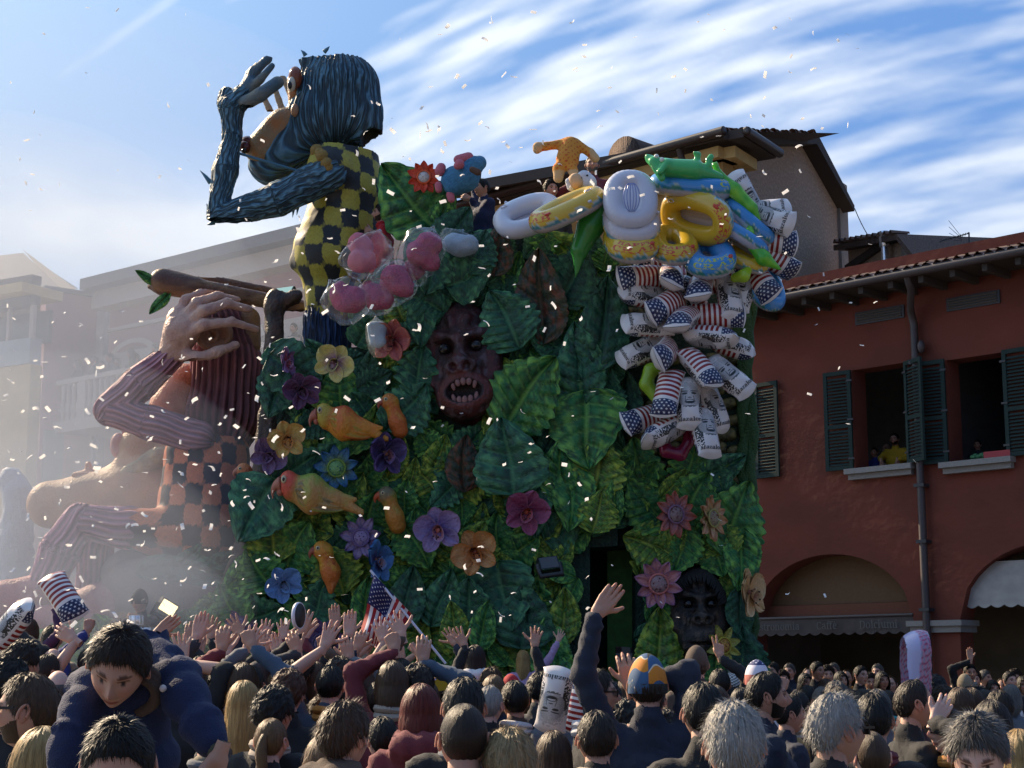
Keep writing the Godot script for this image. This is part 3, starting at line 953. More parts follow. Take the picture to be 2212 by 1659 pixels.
# ---------------------------------------------------------------- the float: leaves, flowers, birds, faces
func leaf_mesh(kind: int, pal: int, sd: int) -> ArrayMesh:
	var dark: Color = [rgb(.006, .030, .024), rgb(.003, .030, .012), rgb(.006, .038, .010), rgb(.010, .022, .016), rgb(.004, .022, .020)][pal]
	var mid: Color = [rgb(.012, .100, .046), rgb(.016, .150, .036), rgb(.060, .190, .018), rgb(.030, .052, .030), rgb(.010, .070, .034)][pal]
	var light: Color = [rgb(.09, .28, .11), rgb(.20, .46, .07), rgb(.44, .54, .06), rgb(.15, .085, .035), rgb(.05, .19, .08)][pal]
	var f := noise(1.0, 3, sd)
	var veins: float = [7, 8, 9, 6, 6][kind]
	var wide: float = [.33, .42, .20, .50, .40][kind]
	var half := func(y):
		var w: float = pow(sin(PI * pow(clampf(y, 0.0005, 1), 0.72 if kind != 2 else 0.9)), 0.75) * wide
		if kind == 3: w = pow(sin(PI * pow(clampf(y, 0.0005, 1), 0.58)), 0.7) * wide
		return w
	var pos := func(a, b):
		var x: float = a * 2.0 - 1.0
		var y: float = b
		var ax := absf(x)
		var e: float = (y - ax * 0.16) * veins
		var w: float = half.call(y)
		var tooth := 0.0
		if kind == 1: tooth = 0.24 * pow(absf(sin(e * PI)), 0.7)
		elif kind == 4: tooth = 0.48 * pow(absf(sin(e * PI)), 0.6)
		elif kind == 0: tooth = 0.07 * absf(sin(e * PI * 2.0))
		else: tooth = 0.09 * absf(sin(e * PI + 1.0))
		w *= 1.0 - 0.24 * 0.5 + tooth - (0.2 if kind == 4 else 0.0)
		var puff := absf(sin(e * PI))
		var z := 0.10 * ax * (1.0 - ax * 0.75) + 0.055 * pow(puff, .6) * smoothstep(0.0, 0.25, ax) * (1.0 - ax * 0.5) - 0.028 * exp(-ax * ax * 260.0) + 0.03 * sin(y * 9.0 + x * 2.0 + sd)
		z += 0.02 * f.get_noise_2d(x * 2.2, y * 3.0 + 7.0) - 0.10 * y * y + 0.04 * x * sin(sd * 1.7)
		return Vector3(x * w + 0.03 * sin(y * 4.0 + sd), y, z + 0.06)
	var col := func(a, b):
		var x: float = a * 2.0 - 1.0
		var ax := absf(x)
		var e: float = (b - ax * 0.16) * veins
		var n1: float = f.get_noise_2d(x * 3.1, b * 5.0)
		var n2: float = f.get_noise_2d(x * 9.0 + 40.0, b * 4.0 - e * 1.2)
		var s := absf(sin(e * PI))
		var vein := maxf(exp(-ax * ax * 700.0), exp(-pow((1.0 - s) * 1.0, 2) * 0.0) * pow(1.0 - s, 5.0) * smoothstep(0.02, .1, ax))
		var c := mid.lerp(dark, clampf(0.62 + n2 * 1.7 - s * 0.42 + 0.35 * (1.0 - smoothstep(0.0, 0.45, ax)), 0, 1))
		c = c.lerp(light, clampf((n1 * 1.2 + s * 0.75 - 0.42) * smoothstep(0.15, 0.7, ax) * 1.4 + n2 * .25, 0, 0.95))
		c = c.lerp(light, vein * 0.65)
		if pal == 3 and n1 > 0.12: c = c.lerp(rgb(.16, .045, .02), clampf((n1 - .12) * 3.0, 0, .8))
		return c
	var m := Shape.new()
	m.sheet(22, 40, pos, false, col)
	m.sheet(10, 20, func(a, b): return pos.call(a, b) - Vector3(0, 0, 0.025), false, func(a, b): return dark, true)
	return m.mesh()

var leaves := {}
var spare := {}
var thick := false
func leaf(parent: Node, at: Vector3, size: float, turn: float, kind: int, pal: int, lean := 0.15, yaw := 0.0, base := Vector3.ZERO, wide := 1.0) -> void:
	var key := "%d %d %d" % [kind, pal, int(absf(turn * 7.0)) % 2]
	if not leaves.has(key): leaves[key] = leaf_mesh(kind, pal, 11 + kind * 7 + pal * 3 + int(absf(turn * 7.0)) % 2)
	var b := Basis(Vector3.UP, yaw) * Basis(Vector3.BACK, -deg_to_rad(turn)) * Basis(Vector3.RIGHT, lean)
	b = b.scaled_local(Vector3(size * wide, size, size * .8))
	var xf := Transform3D(b, at - base - b.y * 0.5)
	if thick:
		if not spare.has(key): spare[key] = []
		spare[key].append(xf)
	else: put("leaf", leaves[key], M.paint, parent, xf)

func petal(w: float, l: float, cup: float, inner: Color, outer: Color, rim: Color, point := 0.0, sd := 0) -> ArrayMesh:
	var m := Shape.new()
	var f := noise(1.0, 3, 50 + sd)
	var pos := func(a, b):
		var x: float = a * 2.0 - 1.0
		var y: float = b
		var hw: float = pow(sin(PI * clampf(pow(y, lerpf(1.25, 0.75, point)) * 0.96 + .02, 0, 1)), lerpf(0.55, 0.95, point)) * w
		var z := cup * (y * y * 1.1 - .15) + cup * 0.55 * x * x * sin(PI * y) + 0.04 * l * sin(x * 5.0 + sd) * y - 0.05 * l * exp(-x * x * 30.0)
		return Vector3(x * hw, y * l, z)
	var col := func(a, b):
		var x: float = absf(a * 2.0 - 1.0)
		var c := inner.lerp(outer, clampf(smoothstep(0.12, 0.75, b) + .25 * f.get_noise_2d(a * 6.0, b * 2.0), 0, 1))
		c = c.lerp(rim, smoothstep(0.72, 1.0, maxf(x, b)) * 0.8)
		return c * (0.9 + 0.25 * f.get_noise_2d(a * 16.0, b * 3.0))
	m.sheet(10, 10, pos, false, col)
	m.sheet(10, 10, func(a, b): return pos.call(a, b) - Vector3(0, 0, 0.02), false, func(a, b): return outer, true)
	return m.mesh()

func dome(r: float, high: float, c: Color, spot: Color, sd := 0, spots := 14) -> ArrayMesh:
	var m := Shape.new()
	var g := RandomNumberGenerator.new(); g.seed = 70 + sd
	m.sheet(18, 8, func(a, b):
		var e: float = b * PI * .5
		return Vector3(cos(a * TAU) * r * sin(e), sin(a * TAU) * r * sin(e), cos(e) * high), true, func(a, b): return c * (1.15 - .35 * b + .1 * sin(a * 40.0)))
	m.tint = spot
	for k in spots:
		var a := g.randf() * TAU; var q := sqrt(g.randf()) * .75
		var e := q * PI * .5
		m.ball(Vector3(cos(a) * r * sin(e), sin(a) * r * sin(e), cos(e) * high), Vector3.ONE * r * g.randf_range(.06, .11), 6, 4)
	m.tint = Color.WHITE
	return m.mesh()

func orchid(parent: Node, called: String, label: String, at: Vector3, size: float, turn: float, yaw: float, pitch: float, inner: Color, outer: Color, rim: Color, lip: Color, base: Vector3, sd := 0) -> void:
	var o := Node3D.new(); o.name = called; parent.add_child(o, true)
	o.set_meta("label", label)
	o.transform = Transform3D(Basis(Vector3.UP, yaw) * Basis(Vector3.RIGHT, pitch) * Basis(Vector3.BACK, deg_to_rad(turn)), at - base)
	var s := size / 2.0
	var g := RandomNumberGenerator.new(); g.seed = 90 + sd
	for q in [[0, .36, .92, .10], [72 + g.randf_range(-9, 9), .52, .98, .24], [-72 + g.randf_range(-9, 9), .52, .98, .24], [142 + g.randf_range(-8, 8), .34, .95, .12], [-142 + g.randf_range(-8, 8), .34, .95, .12]]:
		put("petal", petal(s * q[1], s * q[2], s * q[3], inner, outer, rim, .15, sd + int(q[0])), M.paint, o, Transform3D(Basis(Vector3.BACK, deg_to_rad(q[0])), Vector3(0, 0, .02 + .00035 * absf(q[0]))))
	var cup := Shape.new()
	cup.sheet(14, 7, func(a, b):
		var e: float = b * 1.0
		var r := s * (.10 + .24 * e)
		return Vector3(cos(a * TAU) * r * .72, sin(a * TAU) * r - s * .12 * e, s * (.10 + .34 * e * (1.0 + .25 * cos(a * TAU * 3.0)))), true, func(a, b): return lip.lerp(rim, b * b))
	cup.tint = rgb(.02, .012, .012)
	for k in 12:
		var a := g.randf() * TAU; var e := g.randf_range(.1, .9)
		cup.ball(Vector3(cos(a) * s * (.10 + .22 * e) * .72, sin(a) * s * (.10 + .22 * e) - s * .12 * e, s * (.13 + .34 * e)), Vector3.ONE * s * .035, 6, 4)
	put("lip", cup.mesh(), M.paint, o)
	put("centre", dome(s * .14, s * .16, lip, rgb(.03, .015, .015), sd, 7), M.paint, o, Transform3D(Basis(), Vector3(0, 0, s * .12)))

func daisy(parent: Node, called: String, label: String, at: Vector3, size: float, n: int, yaw: float, turn: float, inner: Color, outer: Color, rim: Color, mid: Color, spot: Color, base: Vector3, sd := 0, wide := .25) -> void:
	var o := Node3D.new(); o.name = called; parent.add_child(o, true)
	o.set_meta("label", label)
	o.transform = Transform3D(Basis(Vector3.UP, yaw) * Basis(Vector3.BACK, deg_to_rad(turn)), at - base)
	var s := size / 2.0
	var pm := petal(s * wide, s * .86, s * .10, inner, outer, rim, .7, sd)
	var pm2 := petal(s * wide * .9, s * .80, s * .16, inner, outer, rim, .7, sd + 3)
	for k in n:
		put("petal", pm if k % 2 == 0 else pm2, M.paint, o, Transform3D(Basis(Vector3.BACK, TAU * k / n + .08 * sin(k * 5.0)) , Vector3(0, 0, .02 + .012 * (k % 3))) * Transform3D(Basis(), Vector3(0, s * .14, 0)))
	put("centre", dome(s * .36, s * .22, mid, spot, sd, 16), M.paint, o, Transform3D(Basis(), Vector3(0, 0, .035)))
	var ring := Shape.new()
	ring.sheet(20, 6, func(a, b): return Vector3(cos(a * TAU) * (s * .37 + s * .045 * cos(b * TAU)), sin(a * TAU) * (s * .37 + s * .045 * cos(b * TAU)), .06 + s * .045 * sin(b * TAU)), true, func(a, b): return inner)
	put("ring", ring.mesh(), M.paint, o)

# a painted papier-mache parrot; k turns the picture measurements into metres, everything local to its middle
func parrot(parent: Node, called: String, label: String, at: Vector3, base: Vector3, size: float, pose: int, top: Color, under: Color, face: Color, beak: Color, wing_a: Color, wing_b: Color, flip := 1.0) -> void:
	var o := Node3D.new(); o.name = called; parent.add_child(o, true)
	o.set_meta("label", label)
	o.position = at - base
	if pose == 0: o.scale = Vector3(.98, 1.4, 1.2)
	var f := noise(3.0, 3, 5)
	var S := size
	var V := func(x, y, z): return Vector3(x * S * flip, y * S, z * S)
	# pose 0: whole bird seen from its left; 1: head and neck looking out of the leaves; 2: bust that hangs down
	var head: Vector3; var b: Body
	if pose == 0:
		b = Body.new(V.call(-.75 * flip, -.5, -.3), V.call(.95 * flip, .5, .35), S * .028)
		head = V.call(-.46, .10, .05)
		b.cap(head, head + V.call(.03, -.02, 0), S * .155, S * .15, S * .06)
		b.cap(V.call(-.38, .03, 0), V.call(-.05, -.03, 0), S * .15, S * .23, S * .12)
		b.cap(V.call(-.05, -.03, 0), V.call(.36, -.10, 0), S * .23, S * .12, S * .12)
		b.cap(V.call(.3, -.08, 0), V.call(.82, -.25, -.02), S * .10, S * .045, S * .08)
		b.cap(V.call(.3, -.04, .02), V.call(.72, -.10, .03), S * .07, S * .03, S * .04)
	else:
		b = Body.new(V.call(-.4 * flip, -.75, -.3), V.call(.45 * flip, .45, .35), S * .03)
		head = V.call(-.08, .2, .05)
		b.cap(head, head + V.call(.04, -.02, 0), S * .2, S * .19, S * .06)
		b.cap(head + V.call(.05, -.08, 0), V.call(.12, -.30, 0), S * .16, S * .20, S * .1)
		if pose == 2: b.cap(V.call(.10, -.25, 0), V.call(.12, -.68, .0), S * .2, S * .07, S * .1)
		else: b.cap(V.call(.12, -.30, 0), V.call(.18, -.5, -.05), S * .20, S * .2, S * .1)
	var bm := b.mesh(func(p, n):
		var q: float = f.get_noise_3dv(p / S * 1.2)
		var h := clampf((p.y / S - head.y / S) * 2.5 + 1.0 + q * .8, 0, 1)
		var c := under.lerp(top, clampf(p.y / S * 3.0 + .45 + q * .8, 0, 1)) if pose == 0 else under.lerp(top, clampf(p.y / S * 2.2 + .5 + q, 0, 1))
		var d: float = (p - head).length() / S
		return c.lerp(face, clampf((.24 - d) * 14.0, 0, 1)))
	put("body", bm, M.paint, o)
	var bk := Shape.new() # a hooked beak
	var bp := PackedVector3Array(); var br := PackedFloat32Array()
	var hw := S * (.10 if pose == 0 else .12)
	for k in 7:
		var t := k / 6.0
		bp.append(head + Vector3(-(.11 + .15 * sin(t * 1.9)) * S * flip, (-.01 - .16 * t * t - .02 * t) * S, .03 * S)); br.append(hw * (1.0 - t * .93))
	bk.tube(bp, br, 9)
	bk.ball(head + Vector3(-.13 * S * flip, -.11 * S, .03 * S), Vector3(.06, .05, .05) * S)
	put("beak", bk.mesh(), M[beak_mat(beak)], o)
	var ey := Shape.new()
	var ec := head + Vector3(-.05 * S * flip, .03 * S, .15 * S) if pose == 0 else head + Vector3(-.07 * S * flip, .02 * S, .19 * S)
	ey.tint = rgb(.45, .38, .22); ey.ball(ec, Vector3(.05, .05, .03) * S)
	ey.tint = rgb(.01, .01, .01); ey.ball(ec + Vector3(0, 0, .014 * S), Vector3(.028, .028, .022) * S)
	put("eye", ey.mesh(), M.gloss_paint, o)
	if pose == 0:
		for side in [1.0, -1.0]:
			var w := Shape.new()
			w.sheet(14, 22, func(a, bb):
				var y: float = (a - .5)
				var x: float = bb
				var hh: float = .19 * pow(sin(PI * clampf(pow(x, .6) * .97 + .02, 0, 1)), .6)
				return V.call(-.30 + x * .88, -.0 - x * .17 + y * 2.0 * hh, side * (.235 - .22 * x * x - .30 * y * y * (1.0 - x * .6) + .012 * sin(y * 30.0 + x * 4.0))), false, func(a, bb):
				var st := 0.5 + 0.5 * sin((a - .5) * 24.0 * (1.0 - bb * .35) + bb * 5.0)
				return wing_a.lerp(wing_b, st * .9) if absf(a - .5) < .44 else top, side * flip < 0)
			put("wing", w.mesh(), M.paint, o)
	elif pose == 2:
		var w := Shape.new()
		w.sheet(10, 14, func(a, bb):
			var x: float = a - .5
			return V.call(.16 + x * .3 * sin(PI * clampf(pow(bb, .7), .02, .98)), -.06 - bb * .66, .20 - .1 * bb - .3 * x * x), false, func(a, bb): return wing_a.lerp(wing_b, clampf(bb + .3 * sin(a * 20.0), 0, 1)), flip > 0)
		put("wing", w.mesh(), M.paint, o)

func beak_mat(c: Color) -> String:
	var key := "beak %.3f %.3f %.3f" % [c.r, c.g, c.b]
	if not M.has(key): M[key] = mat(c, .5)
	return key

func ape_face(parent: Node, called: String, label: String, xf: Transform3D, dark: Color, mid: Color, light: Color, tooth_c: Color, open: bool) -> void:
	var o := Node3D.new(); o.name = called; parent.add_child(o, true)
	o.set_meta("label", label)
	o.transform = xf
	var b := Body.new(Vector3(-.62, -.95, -.3), Vector3(.62, .95, .75), .022)
	b.ell(Vector3(0, .05, -.1), Vector3(.46, .82, .36), .05)
	for s in [-1.0, 1.0]:
		b.cap(Vector3(.36 * s, .40, .14), Vector3(.05 * s, .30, .30), .09, .075, .07)
		b.cap(Vector3(.38 * s, .30, .05), Vector3(.36 * s, -.2, .12), .09, .12, .12)
		b.cap(Vector3(.10 * s, .60, .16), Vector3(.03 * s, .34, .27), .06, .045, .05)
	b.ell(Vector3(-.19, .2, .36), Vector3(.13, .11, .16), .05, Basis(), true)
	b.ell(Vector3(.19, .2, .36), Vector3(.13, .11, .16), .05, Basis(), true)
	for s in [-1.0, 1.0]:
		b.cap(Vector3(.28 * s, .11, .17), Vector3(.10 * s, .09, .25), .035, .03, .04)
		b.cap(Vector3(.24 * s, .02, .18), Vector3(.13 * s, -.16, .30), .05, .06, .06)
	b.cap(Vector3(0, .27, .26), Vector3(0, .02, .36), .06, .09, .07)
	b.ell(Vector3(0, -.07, .40), Vector3(.20, .12, .13), .06)
	for s in [-1.0, 1.0]: b.ell(Vector3(.085 * s, -.09, .52), Vector3(.062, .055, .10), .02, Basis(Vector3.BACK, .35 * s), true)
	b.ell(Vector3(0, -.42, .20), Vector3(.36, .32, .30), .10)
	for k in 3: b.cap(Vector3(-.16, .10 - k * .05, .33 + k * .02), Vector3(.16, .10 - k * .05, .33 + k * .02), .012, .012, .02)
	if open:
		b.ell(Vector3(.02, -.40, .50), Vector3(.23, .15, .24), .03, Basis(), true)
		var last := Vector3.ZERO
		for k in 15:
			var a := TAU * k / 14.0
			var p := Vector3(.02 + cos(a) * .27, -.40 + sin(a) * .185, .42 - .12 * absf(cos(a)))
			if k: b.cap(last, p, .05, .05, .03)
			last = p
	else:
		b.cap(Vector3(-.28, -.44, .30), Vector3(.28, -.44, .30), .055, .055, .05)
		b.ell(Vector3(0, -.50, .52), Vector3(.30, .03, .16), .02, Basis(), true)
		b.cap(Vector3(-.24, -.58, .32), Vector3(.24, -.58, .32), .06, .06, .05)
	var f := noise(5.0, 4, 61)
	put("face", b.mesh(func(p, n):
		var q: float = f.get_noise_3dv(p)
		var c := dark.lerp(mid, clampf(.5 + q * 1.6, 0, 1))
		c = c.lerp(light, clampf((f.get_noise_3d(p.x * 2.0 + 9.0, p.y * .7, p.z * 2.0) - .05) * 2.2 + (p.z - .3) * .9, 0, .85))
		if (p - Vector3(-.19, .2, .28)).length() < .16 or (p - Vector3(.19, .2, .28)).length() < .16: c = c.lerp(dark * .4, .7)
		if open and Vector2((p.x - .02) / .24, (p.y + .40) / .16).length() < 1.0: c = rgb(.012, .004, .004)
		elif absf(Vector2((p.x - .02) / .27, (p.y + .40) / .185).length() - 1.0) < .28: c = c.lerp(rgb(.13, .025, .02), .6 if open else .0)
		return c), M.paint, o)
	for s in [-1.0, 1.0]:
		var e := Shape.new()
		e.tint = rgb(.014, .010, .009); e.ball(Vector3(.19 * s, .2, .235), Vector3(.078, .075, .06))
		e.tint = rgb(.006, .006, .006); e.ball(Vector3(.19 * s + .01, .195, .272), Vector3(.042, .042, .03))
		put("eye", e.mesh(), M.gloss_paint, o)
	if open:
		for row in 2:
			for k in 7:
				var a := (k - 3) / 3.0
				var t := Shape.new()
				t.ball(Vector3.ZERO, Vector3(.036 if k != 1 and k != 5 else .03, .055 if k != 1 and k != 5 else .08, .028), 8, 6)
				put("tooth", t.mesh(), M[beak_mat(tooth_c)], o, Transform3D(Basis(Vector3.BACK, -.25 * a), Vector3(.02 + a * .2, -.40 + (1.0 if row == 0 else -1.0) * (.12 - .05 * a * a), .44 - .10 * a * a)))

const FD := 19.6 # how far the leafy front of the float stands
func at_front(u: float, v: float, out := 0.0) -> Vector3:
	return P(u, v, FD - out)

func outline(pts: Array, d: float, base: Vector3) -> PackedVector2Array:
	var o := PackedVector2Array()
	for q in pts:
		var p := P(q[0], q[1], d) - base
		o.append(Vector2(p.x, maxf(p.y, 0.0)))
	return o

func parade_float() -> void:
	var base := P(1000, 1455, FD + 1.5) * Vector3(1, 0, 1)
	var h := thing("parade_float", "tall leafy carnival float covered in painted leaves, flowers, parrots and ape faces", "parade float", base)
	var z0 := -(FD + .0) - base.z
	# the carcass behind the leaves: main front, and the panel to the right of the doorway, each with real depth
	var main := Shape.new()
	main.slab(outline([[615, 745], [650, 752], [772, 748], [780, 640], [900, 540], [990, 500], [1090, 488], [1180, 520], [1335, 565], [1335, 1178], [1275, 1182], [1275, 1790], [380, 1790], [385, 1350], [470, 1310], [545, 1225], [585, 1120], [610, 1000], [590, 870]], FD, base), z0 - 3.2, z0 - .05)
	put("main_panel", main.mesh(), M.panel, h)
	var side := Shape.new()
	side.slab(outline([[1337, 560], [1600, 560], [1628, 640], [1622, 780], [1630, 950], [1622, 1100], [1630, 1250], [1618, 1400], [1622, 1790], [1374, 1790], [1374, 1180], [1337, 1180]], FD + .25, base), z0 - 3.0, z0 - .28)
	put("side_panel", side.mesh(), M.panel, h)
	var dr := Shape.new()
	dr.slab(outline([[1312, 1184], [1373, 1184], [1373, 1790], [1312, 1790]], FD + .9, base), z0 - 1.0, z0 - .9)
	put("door_board", dr.mesh(), M.door_green, h)
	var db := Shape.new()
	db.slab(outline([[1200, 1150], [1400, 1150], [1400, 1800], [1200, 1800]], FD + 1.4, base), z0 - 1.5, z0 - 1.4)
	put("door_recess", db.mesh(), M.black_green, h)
	var po := Shape.new(); po.slab(outline([[1330, 1396], [1380, 1400], [1380, 1450], [1330, 1446]], FD + .85, base), z0 - .89, z0 - .86)
	put("notice", po.mesh(), M.notice, h)
	# painted stonework in the side panel, stone by stone
	var row := 0
	var y := 575.0
	var g := RandomNumberGenerator.new(); g.seed = 5
	var stones := []
	for k in 4:
		var st := Body.new(Vector3(-.16, -.13, -.1), Vector3(.16, .13, .1), .022)
		st.cap(Vector3(-.07, .01 * k - .02, 0), Vector3(.07, .02 - .01 * k, 0), .062, .07, .03)
		st.cap(Vector3(-.075, -.03, 0), Vector3(.075, -.025, 0), .05, .045, .03)
		var ff := noise(9.0, 3, 80 + k)
		stones.append(st.mesh(func(p, n): return rgb(.035, .035, .012).lerp(rgb(.17, .15, .045), clampf(.45 + ff.get_noise_3dv(p) * 1.6, 0, 1)), func(p, n, t): return .012 * ff.get_noise_3dv(p * 2.0)))
	while y < 1060:
		var x := 1345.0 + (22 if row % 2 else 0)
		while x < 1612:
			if not (y < 830 and x < 1560 and x > 1360 and row % 3 != 0):
				put("stone", stones[g.randi() % 4], M.paint, h, Transform3D(Basis(Vector3.BACK, g.randf_range(-.12, .12)).scaled(Vector3(g.randf_range(.95, 1.15), g.randf_range(.95, 1.2), 1.0)), P(x, y, FD + .27) - base))
			x += 50
		y += 33
		row += 1
	# the leaves: first the great ones that can be told apart, then the thicket
	var big := [[1168, 640, 240, 2, 0, 3, .22], [1092, 690, 165, -28, 1, 0, .3], [1142, 850, 225, 38, 1, 1, .34], [1098, 985, 190, -6, 3, 0, .4], [1003, 1000, 170, 3, 0, 3, .22],
		[1030, 545, 110, 20, 1, 4, .3], [985, 560, 120, -18, 0, 0, .28], [1075, 540, 120, 12, 0, 3, .26], [905, 650, 130, -70, 1, 0, .28], [1015, 598, 110, 70, 3, 0, .3], [935, 590, 110, 200, 4, 0, .3],
		[1300, 700, 240, 5, 0, 4, .2], [1250, 790, 220, -8, 0, 0, .2], [1235, 600, 150, 25, 1, 4, .2], [1268, 930, 200, 175, 3, 1, .25], [1290, 1010, 190, 4, 1, 2, .22], [1235, 1075, 210, 188, 0, 1, .22], [1290, 1105, 130, 10, 1, 2, .26],
		[905, 800, 130, 14, 4, 0, .25], [880, 880, 150, 40, 1, 0, .25], [912, 700, 130, 185, 0, 0, .3], [912, 560, 110, -40, 3, 0, .25], [1210, 1020, 200, 6, 0, 1, .2], [1155, 1095, 190, 178, 0, 0, .22],
		[640, 800, 150, 120, 3, 4, .25], [600, 850, 130, 200, 3, 4, .2], [640, 1010, 150, 60, 3, 0, .25], [555, 1105, 215, 212, 3, 0, .45], [700, 1000, 140, 40, 4, 0, .2], [760, 940, 140, 100, 3, 1, .2], [740, 1050, 130, 60, 1, 1, .2],
		[585, 1150, 180, -12, 1, 2, .22], [560, 1230, 150, -30, 1, 1, .25], [640, 1180, 170, 30, 1, 1, .2], [720, 1230, 160, -25, 1, 2, .2], [790, 1300, 150, 10, 0, 1, .2], [880, 1290, 190, 8, 0, 4, .2], [955, 1290, 180, 18, 0, 0, .22], [900, 1180, 150, 150, 1, 1, .2],
		[1010, 1310, 170, 5, 1, 0, .25], [1090, 1290, 210, 170, 3, 0, .22], [980, 1350, 140, -12, 0, 2, .3], [1045, 1350, 150, 16, 0, 1, .3], [1130, 1330, 190, 4, 3, 4, .25], [1190, 1400, 200, 2, 0, 1, .2], [1215, 1330, 170, 3, 0, 2, .2], [1212, 1460, 170, -4, 0, 1, .2],
		[430, 1350, 140, -60, 1, 1, .3], [500, 1310, 150, -35, 1, 1, .3], [560, 1330, 150, 70, 1, 0, .25], [395, 1355, 110, 12, 0, 1, .35], [620, 1330, 130, -40, 4, 1, .25], [690, 1300, 140, 20, 4, 0, .25],
		[1400, 1090, 180, -40, 1, 1, .1], [1500, 1080, 170, 30, 1, 1, .1], [1590, 1120, 220, 20, 1, 1, .12], [1400, 1180, 150, -70, 1, 2, .12], [1380, 1010, 170, -10, 1, 1, .1], [1490, 1000, 130, 15, 4, 1, .1], [1560, 1010, 150, 60, 0, 0, .1], [1470, 1190, 140, 200, 1, 1, .12], [1540, 1190, 150, 160, 1, 1, .1],
		[1600, 1210, 170, 190, 0, 1, .15], [1420, 1390, 200, 3, 0, 2, .1], [1400, 1470, 180, -5, 0, 1, .1], [1600, 1330, 150, 175, 0, 4, .1], [1600, 1420, 170, 5, 1, 4, .12], [1345, 870, 190, -4, 0, 4, .1], [1330, 1080, 150, 0, 2, 1, .2],
		[880, 425, 190, -42, 3, 1, -.5], [960, 455, 120, 15, 2, 1, -.5], [985, 490, 110, 40, 3, 4, -.3]]
	for q in big:
		if q[1] > 990 and q[0] < 1320: q[2] *= .74
		elif q[0] > 1320: q[2] *= .80
		elif q[1] > 600: q[2] *= .9
		var d: float = FD - q[6] + (.2 if q[0] > 1340 else 0.0)
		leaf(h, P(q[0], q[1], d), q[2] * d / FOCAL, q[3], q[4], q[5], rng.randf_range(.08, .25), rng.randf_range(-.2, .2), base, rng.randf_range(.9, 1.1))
	var left_edge := func(v): # where the thicket ends on the left
		for q in [[735, 615], [870, 588], [1000, 612], [1120, 588], [1225, 548], [1310, 475], [1350, 400]]:
			if v <= q[0]: return q[1]
		return 385.0
	var count := 0
	var order := []
	var v := 540.0
	var rowk := 0
	while v < 1560.0:
		var u: float = 390.0 + (32 if rowk % 2 else 0)
		while u < 1640.0:
			var uu := u + rng.randf_range(-16, 16); var vv := v + rng.randf_range(-16, 16)
			var ok: bool = uu > left_edge.call(vv) + 12 and (vv > (770.0 if uu < 785 else 740 - (uu - 615) * .60) or uu > 1000)
			if Vector2((uu - 1005) / 85.0, (vv - 790) / 160.0).length() < 1.0: ok = false
			if uu > 1250 and uu < 1395 and vv > 1125: ok = false
			if uu > 1598: ok = false
			if uu > 1335 and vv < 1000 and not (uu > 1600): ok = false
			if Vector2((uu - 1507) / 75.0, (vv - 1330) / 120.0).length() < 1.0: ok = false
			if ok:
				var right := uu > 1335
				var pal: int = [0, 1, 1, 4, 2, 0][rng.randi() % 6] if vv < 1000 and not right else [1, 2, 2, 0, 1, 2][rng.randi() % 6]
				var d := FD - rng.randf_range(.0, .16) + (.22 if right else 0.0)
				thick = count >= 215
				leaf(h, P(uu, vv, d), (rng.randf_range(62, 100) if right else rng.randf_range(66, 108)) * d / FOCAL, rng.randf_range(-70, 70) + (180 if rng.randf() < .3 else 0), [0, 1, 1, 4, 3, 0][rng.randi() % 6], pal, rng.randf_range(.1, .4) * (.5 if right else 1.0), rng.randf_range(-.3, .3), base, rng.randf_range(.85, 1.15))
				count += 1
			u += 44
		v += 41
		rowk += 1
	thick = false
	for key in spare:
		var mm := MultiMesh.new()
		mm.transform_format = MultiMesh.TRANSFORM_3D
		mm.mesh = leaves[key]
		mm.instance_count = spare[key].size()
		for k in spare[key].size(): mm.set_instance_transform(k, spare[key][k])
		var mi := MultiMeshInstance3D.new()
		mi.name = "small_leaves"
		mi.multimesh = mm
		mi.material_override = M.paint
		h.add_child(mi, true)
		mi.set_meta("kind", "stuff")
	# vines and the brown trunk at the left
	var vine := Shape.new()
	for k in 5:
		var p := PackedVector3Array(); var r := PackedFloat32Array()
		for s in 22:
			var t := s / 21.0
			p.append(P(1618 + 10 * sin(t * 19.0 + k * 2.0) - k * 5 + 6 * k * t, lerpf(590, 1480, t), FD + .22) - base); r.append(.055 + .03 * sin(t * 37.0 + k))
		vine.tube(p, r, 7)
	put("vine", vine.mesh(), M.vine, h)
	var tr := Body.new(P(480, 1350, FD + .9) - base, P(660, 600, FD - .2) - base, .045)
	tr.cap(P(594, 640, FD + .3) - base, P(590, 900, FD + .3) - base, .10, .15, .05)
	tr.cap(P(590, 900, FD + .3) - base, P(560, 1090, FD + .35) - base, .17, .15, .08)
	tr.cap(P(560, 1090, FD + .35) - base, P(528, 1230, FD + .4) - base, .15, .2, .08)
	tr.cap(P(528, 1230, FD + .4) - base, P(500, 1330, FD + .4) - base, .2, .3, .08)
	tr.cap(P(592, 660, FD + .3) - base, P(640, 640, FD + .3) - base, .12, .09, .08)
	var tf := noise(6.0, 4, 71)
	put("trunk", tr.mesh(func(p, n): return rgb(.018, .010, .007).lerp(rgb(.075, .038, .022), clampf(.45 + tf.get_noise_3d(p.x * 2.5, p.y * .4, p.z * 2.5) * 1.5, 0, 1)), func(p, n, t): return .03 * tf.get_noise_3d(p.x * 2.0, p.y * .3, p.z * 2.0)), M.paint, h)
	# faces
	ape_face(h, "orangutan_face", "dark red shouting ape face framed by big leaves", Transform3D(Basis(Vector3.UP, -.12) * Basis(Vector3.BACK, .10).scaled_local(Vector3(.98, .93, .9)), at_front(1003, 790, .10) - base), rgb(.022, .005, .005), rgb(.075, .014, .012), rgb(.115, .075, .085), rgb(.22, .10, .085), true)
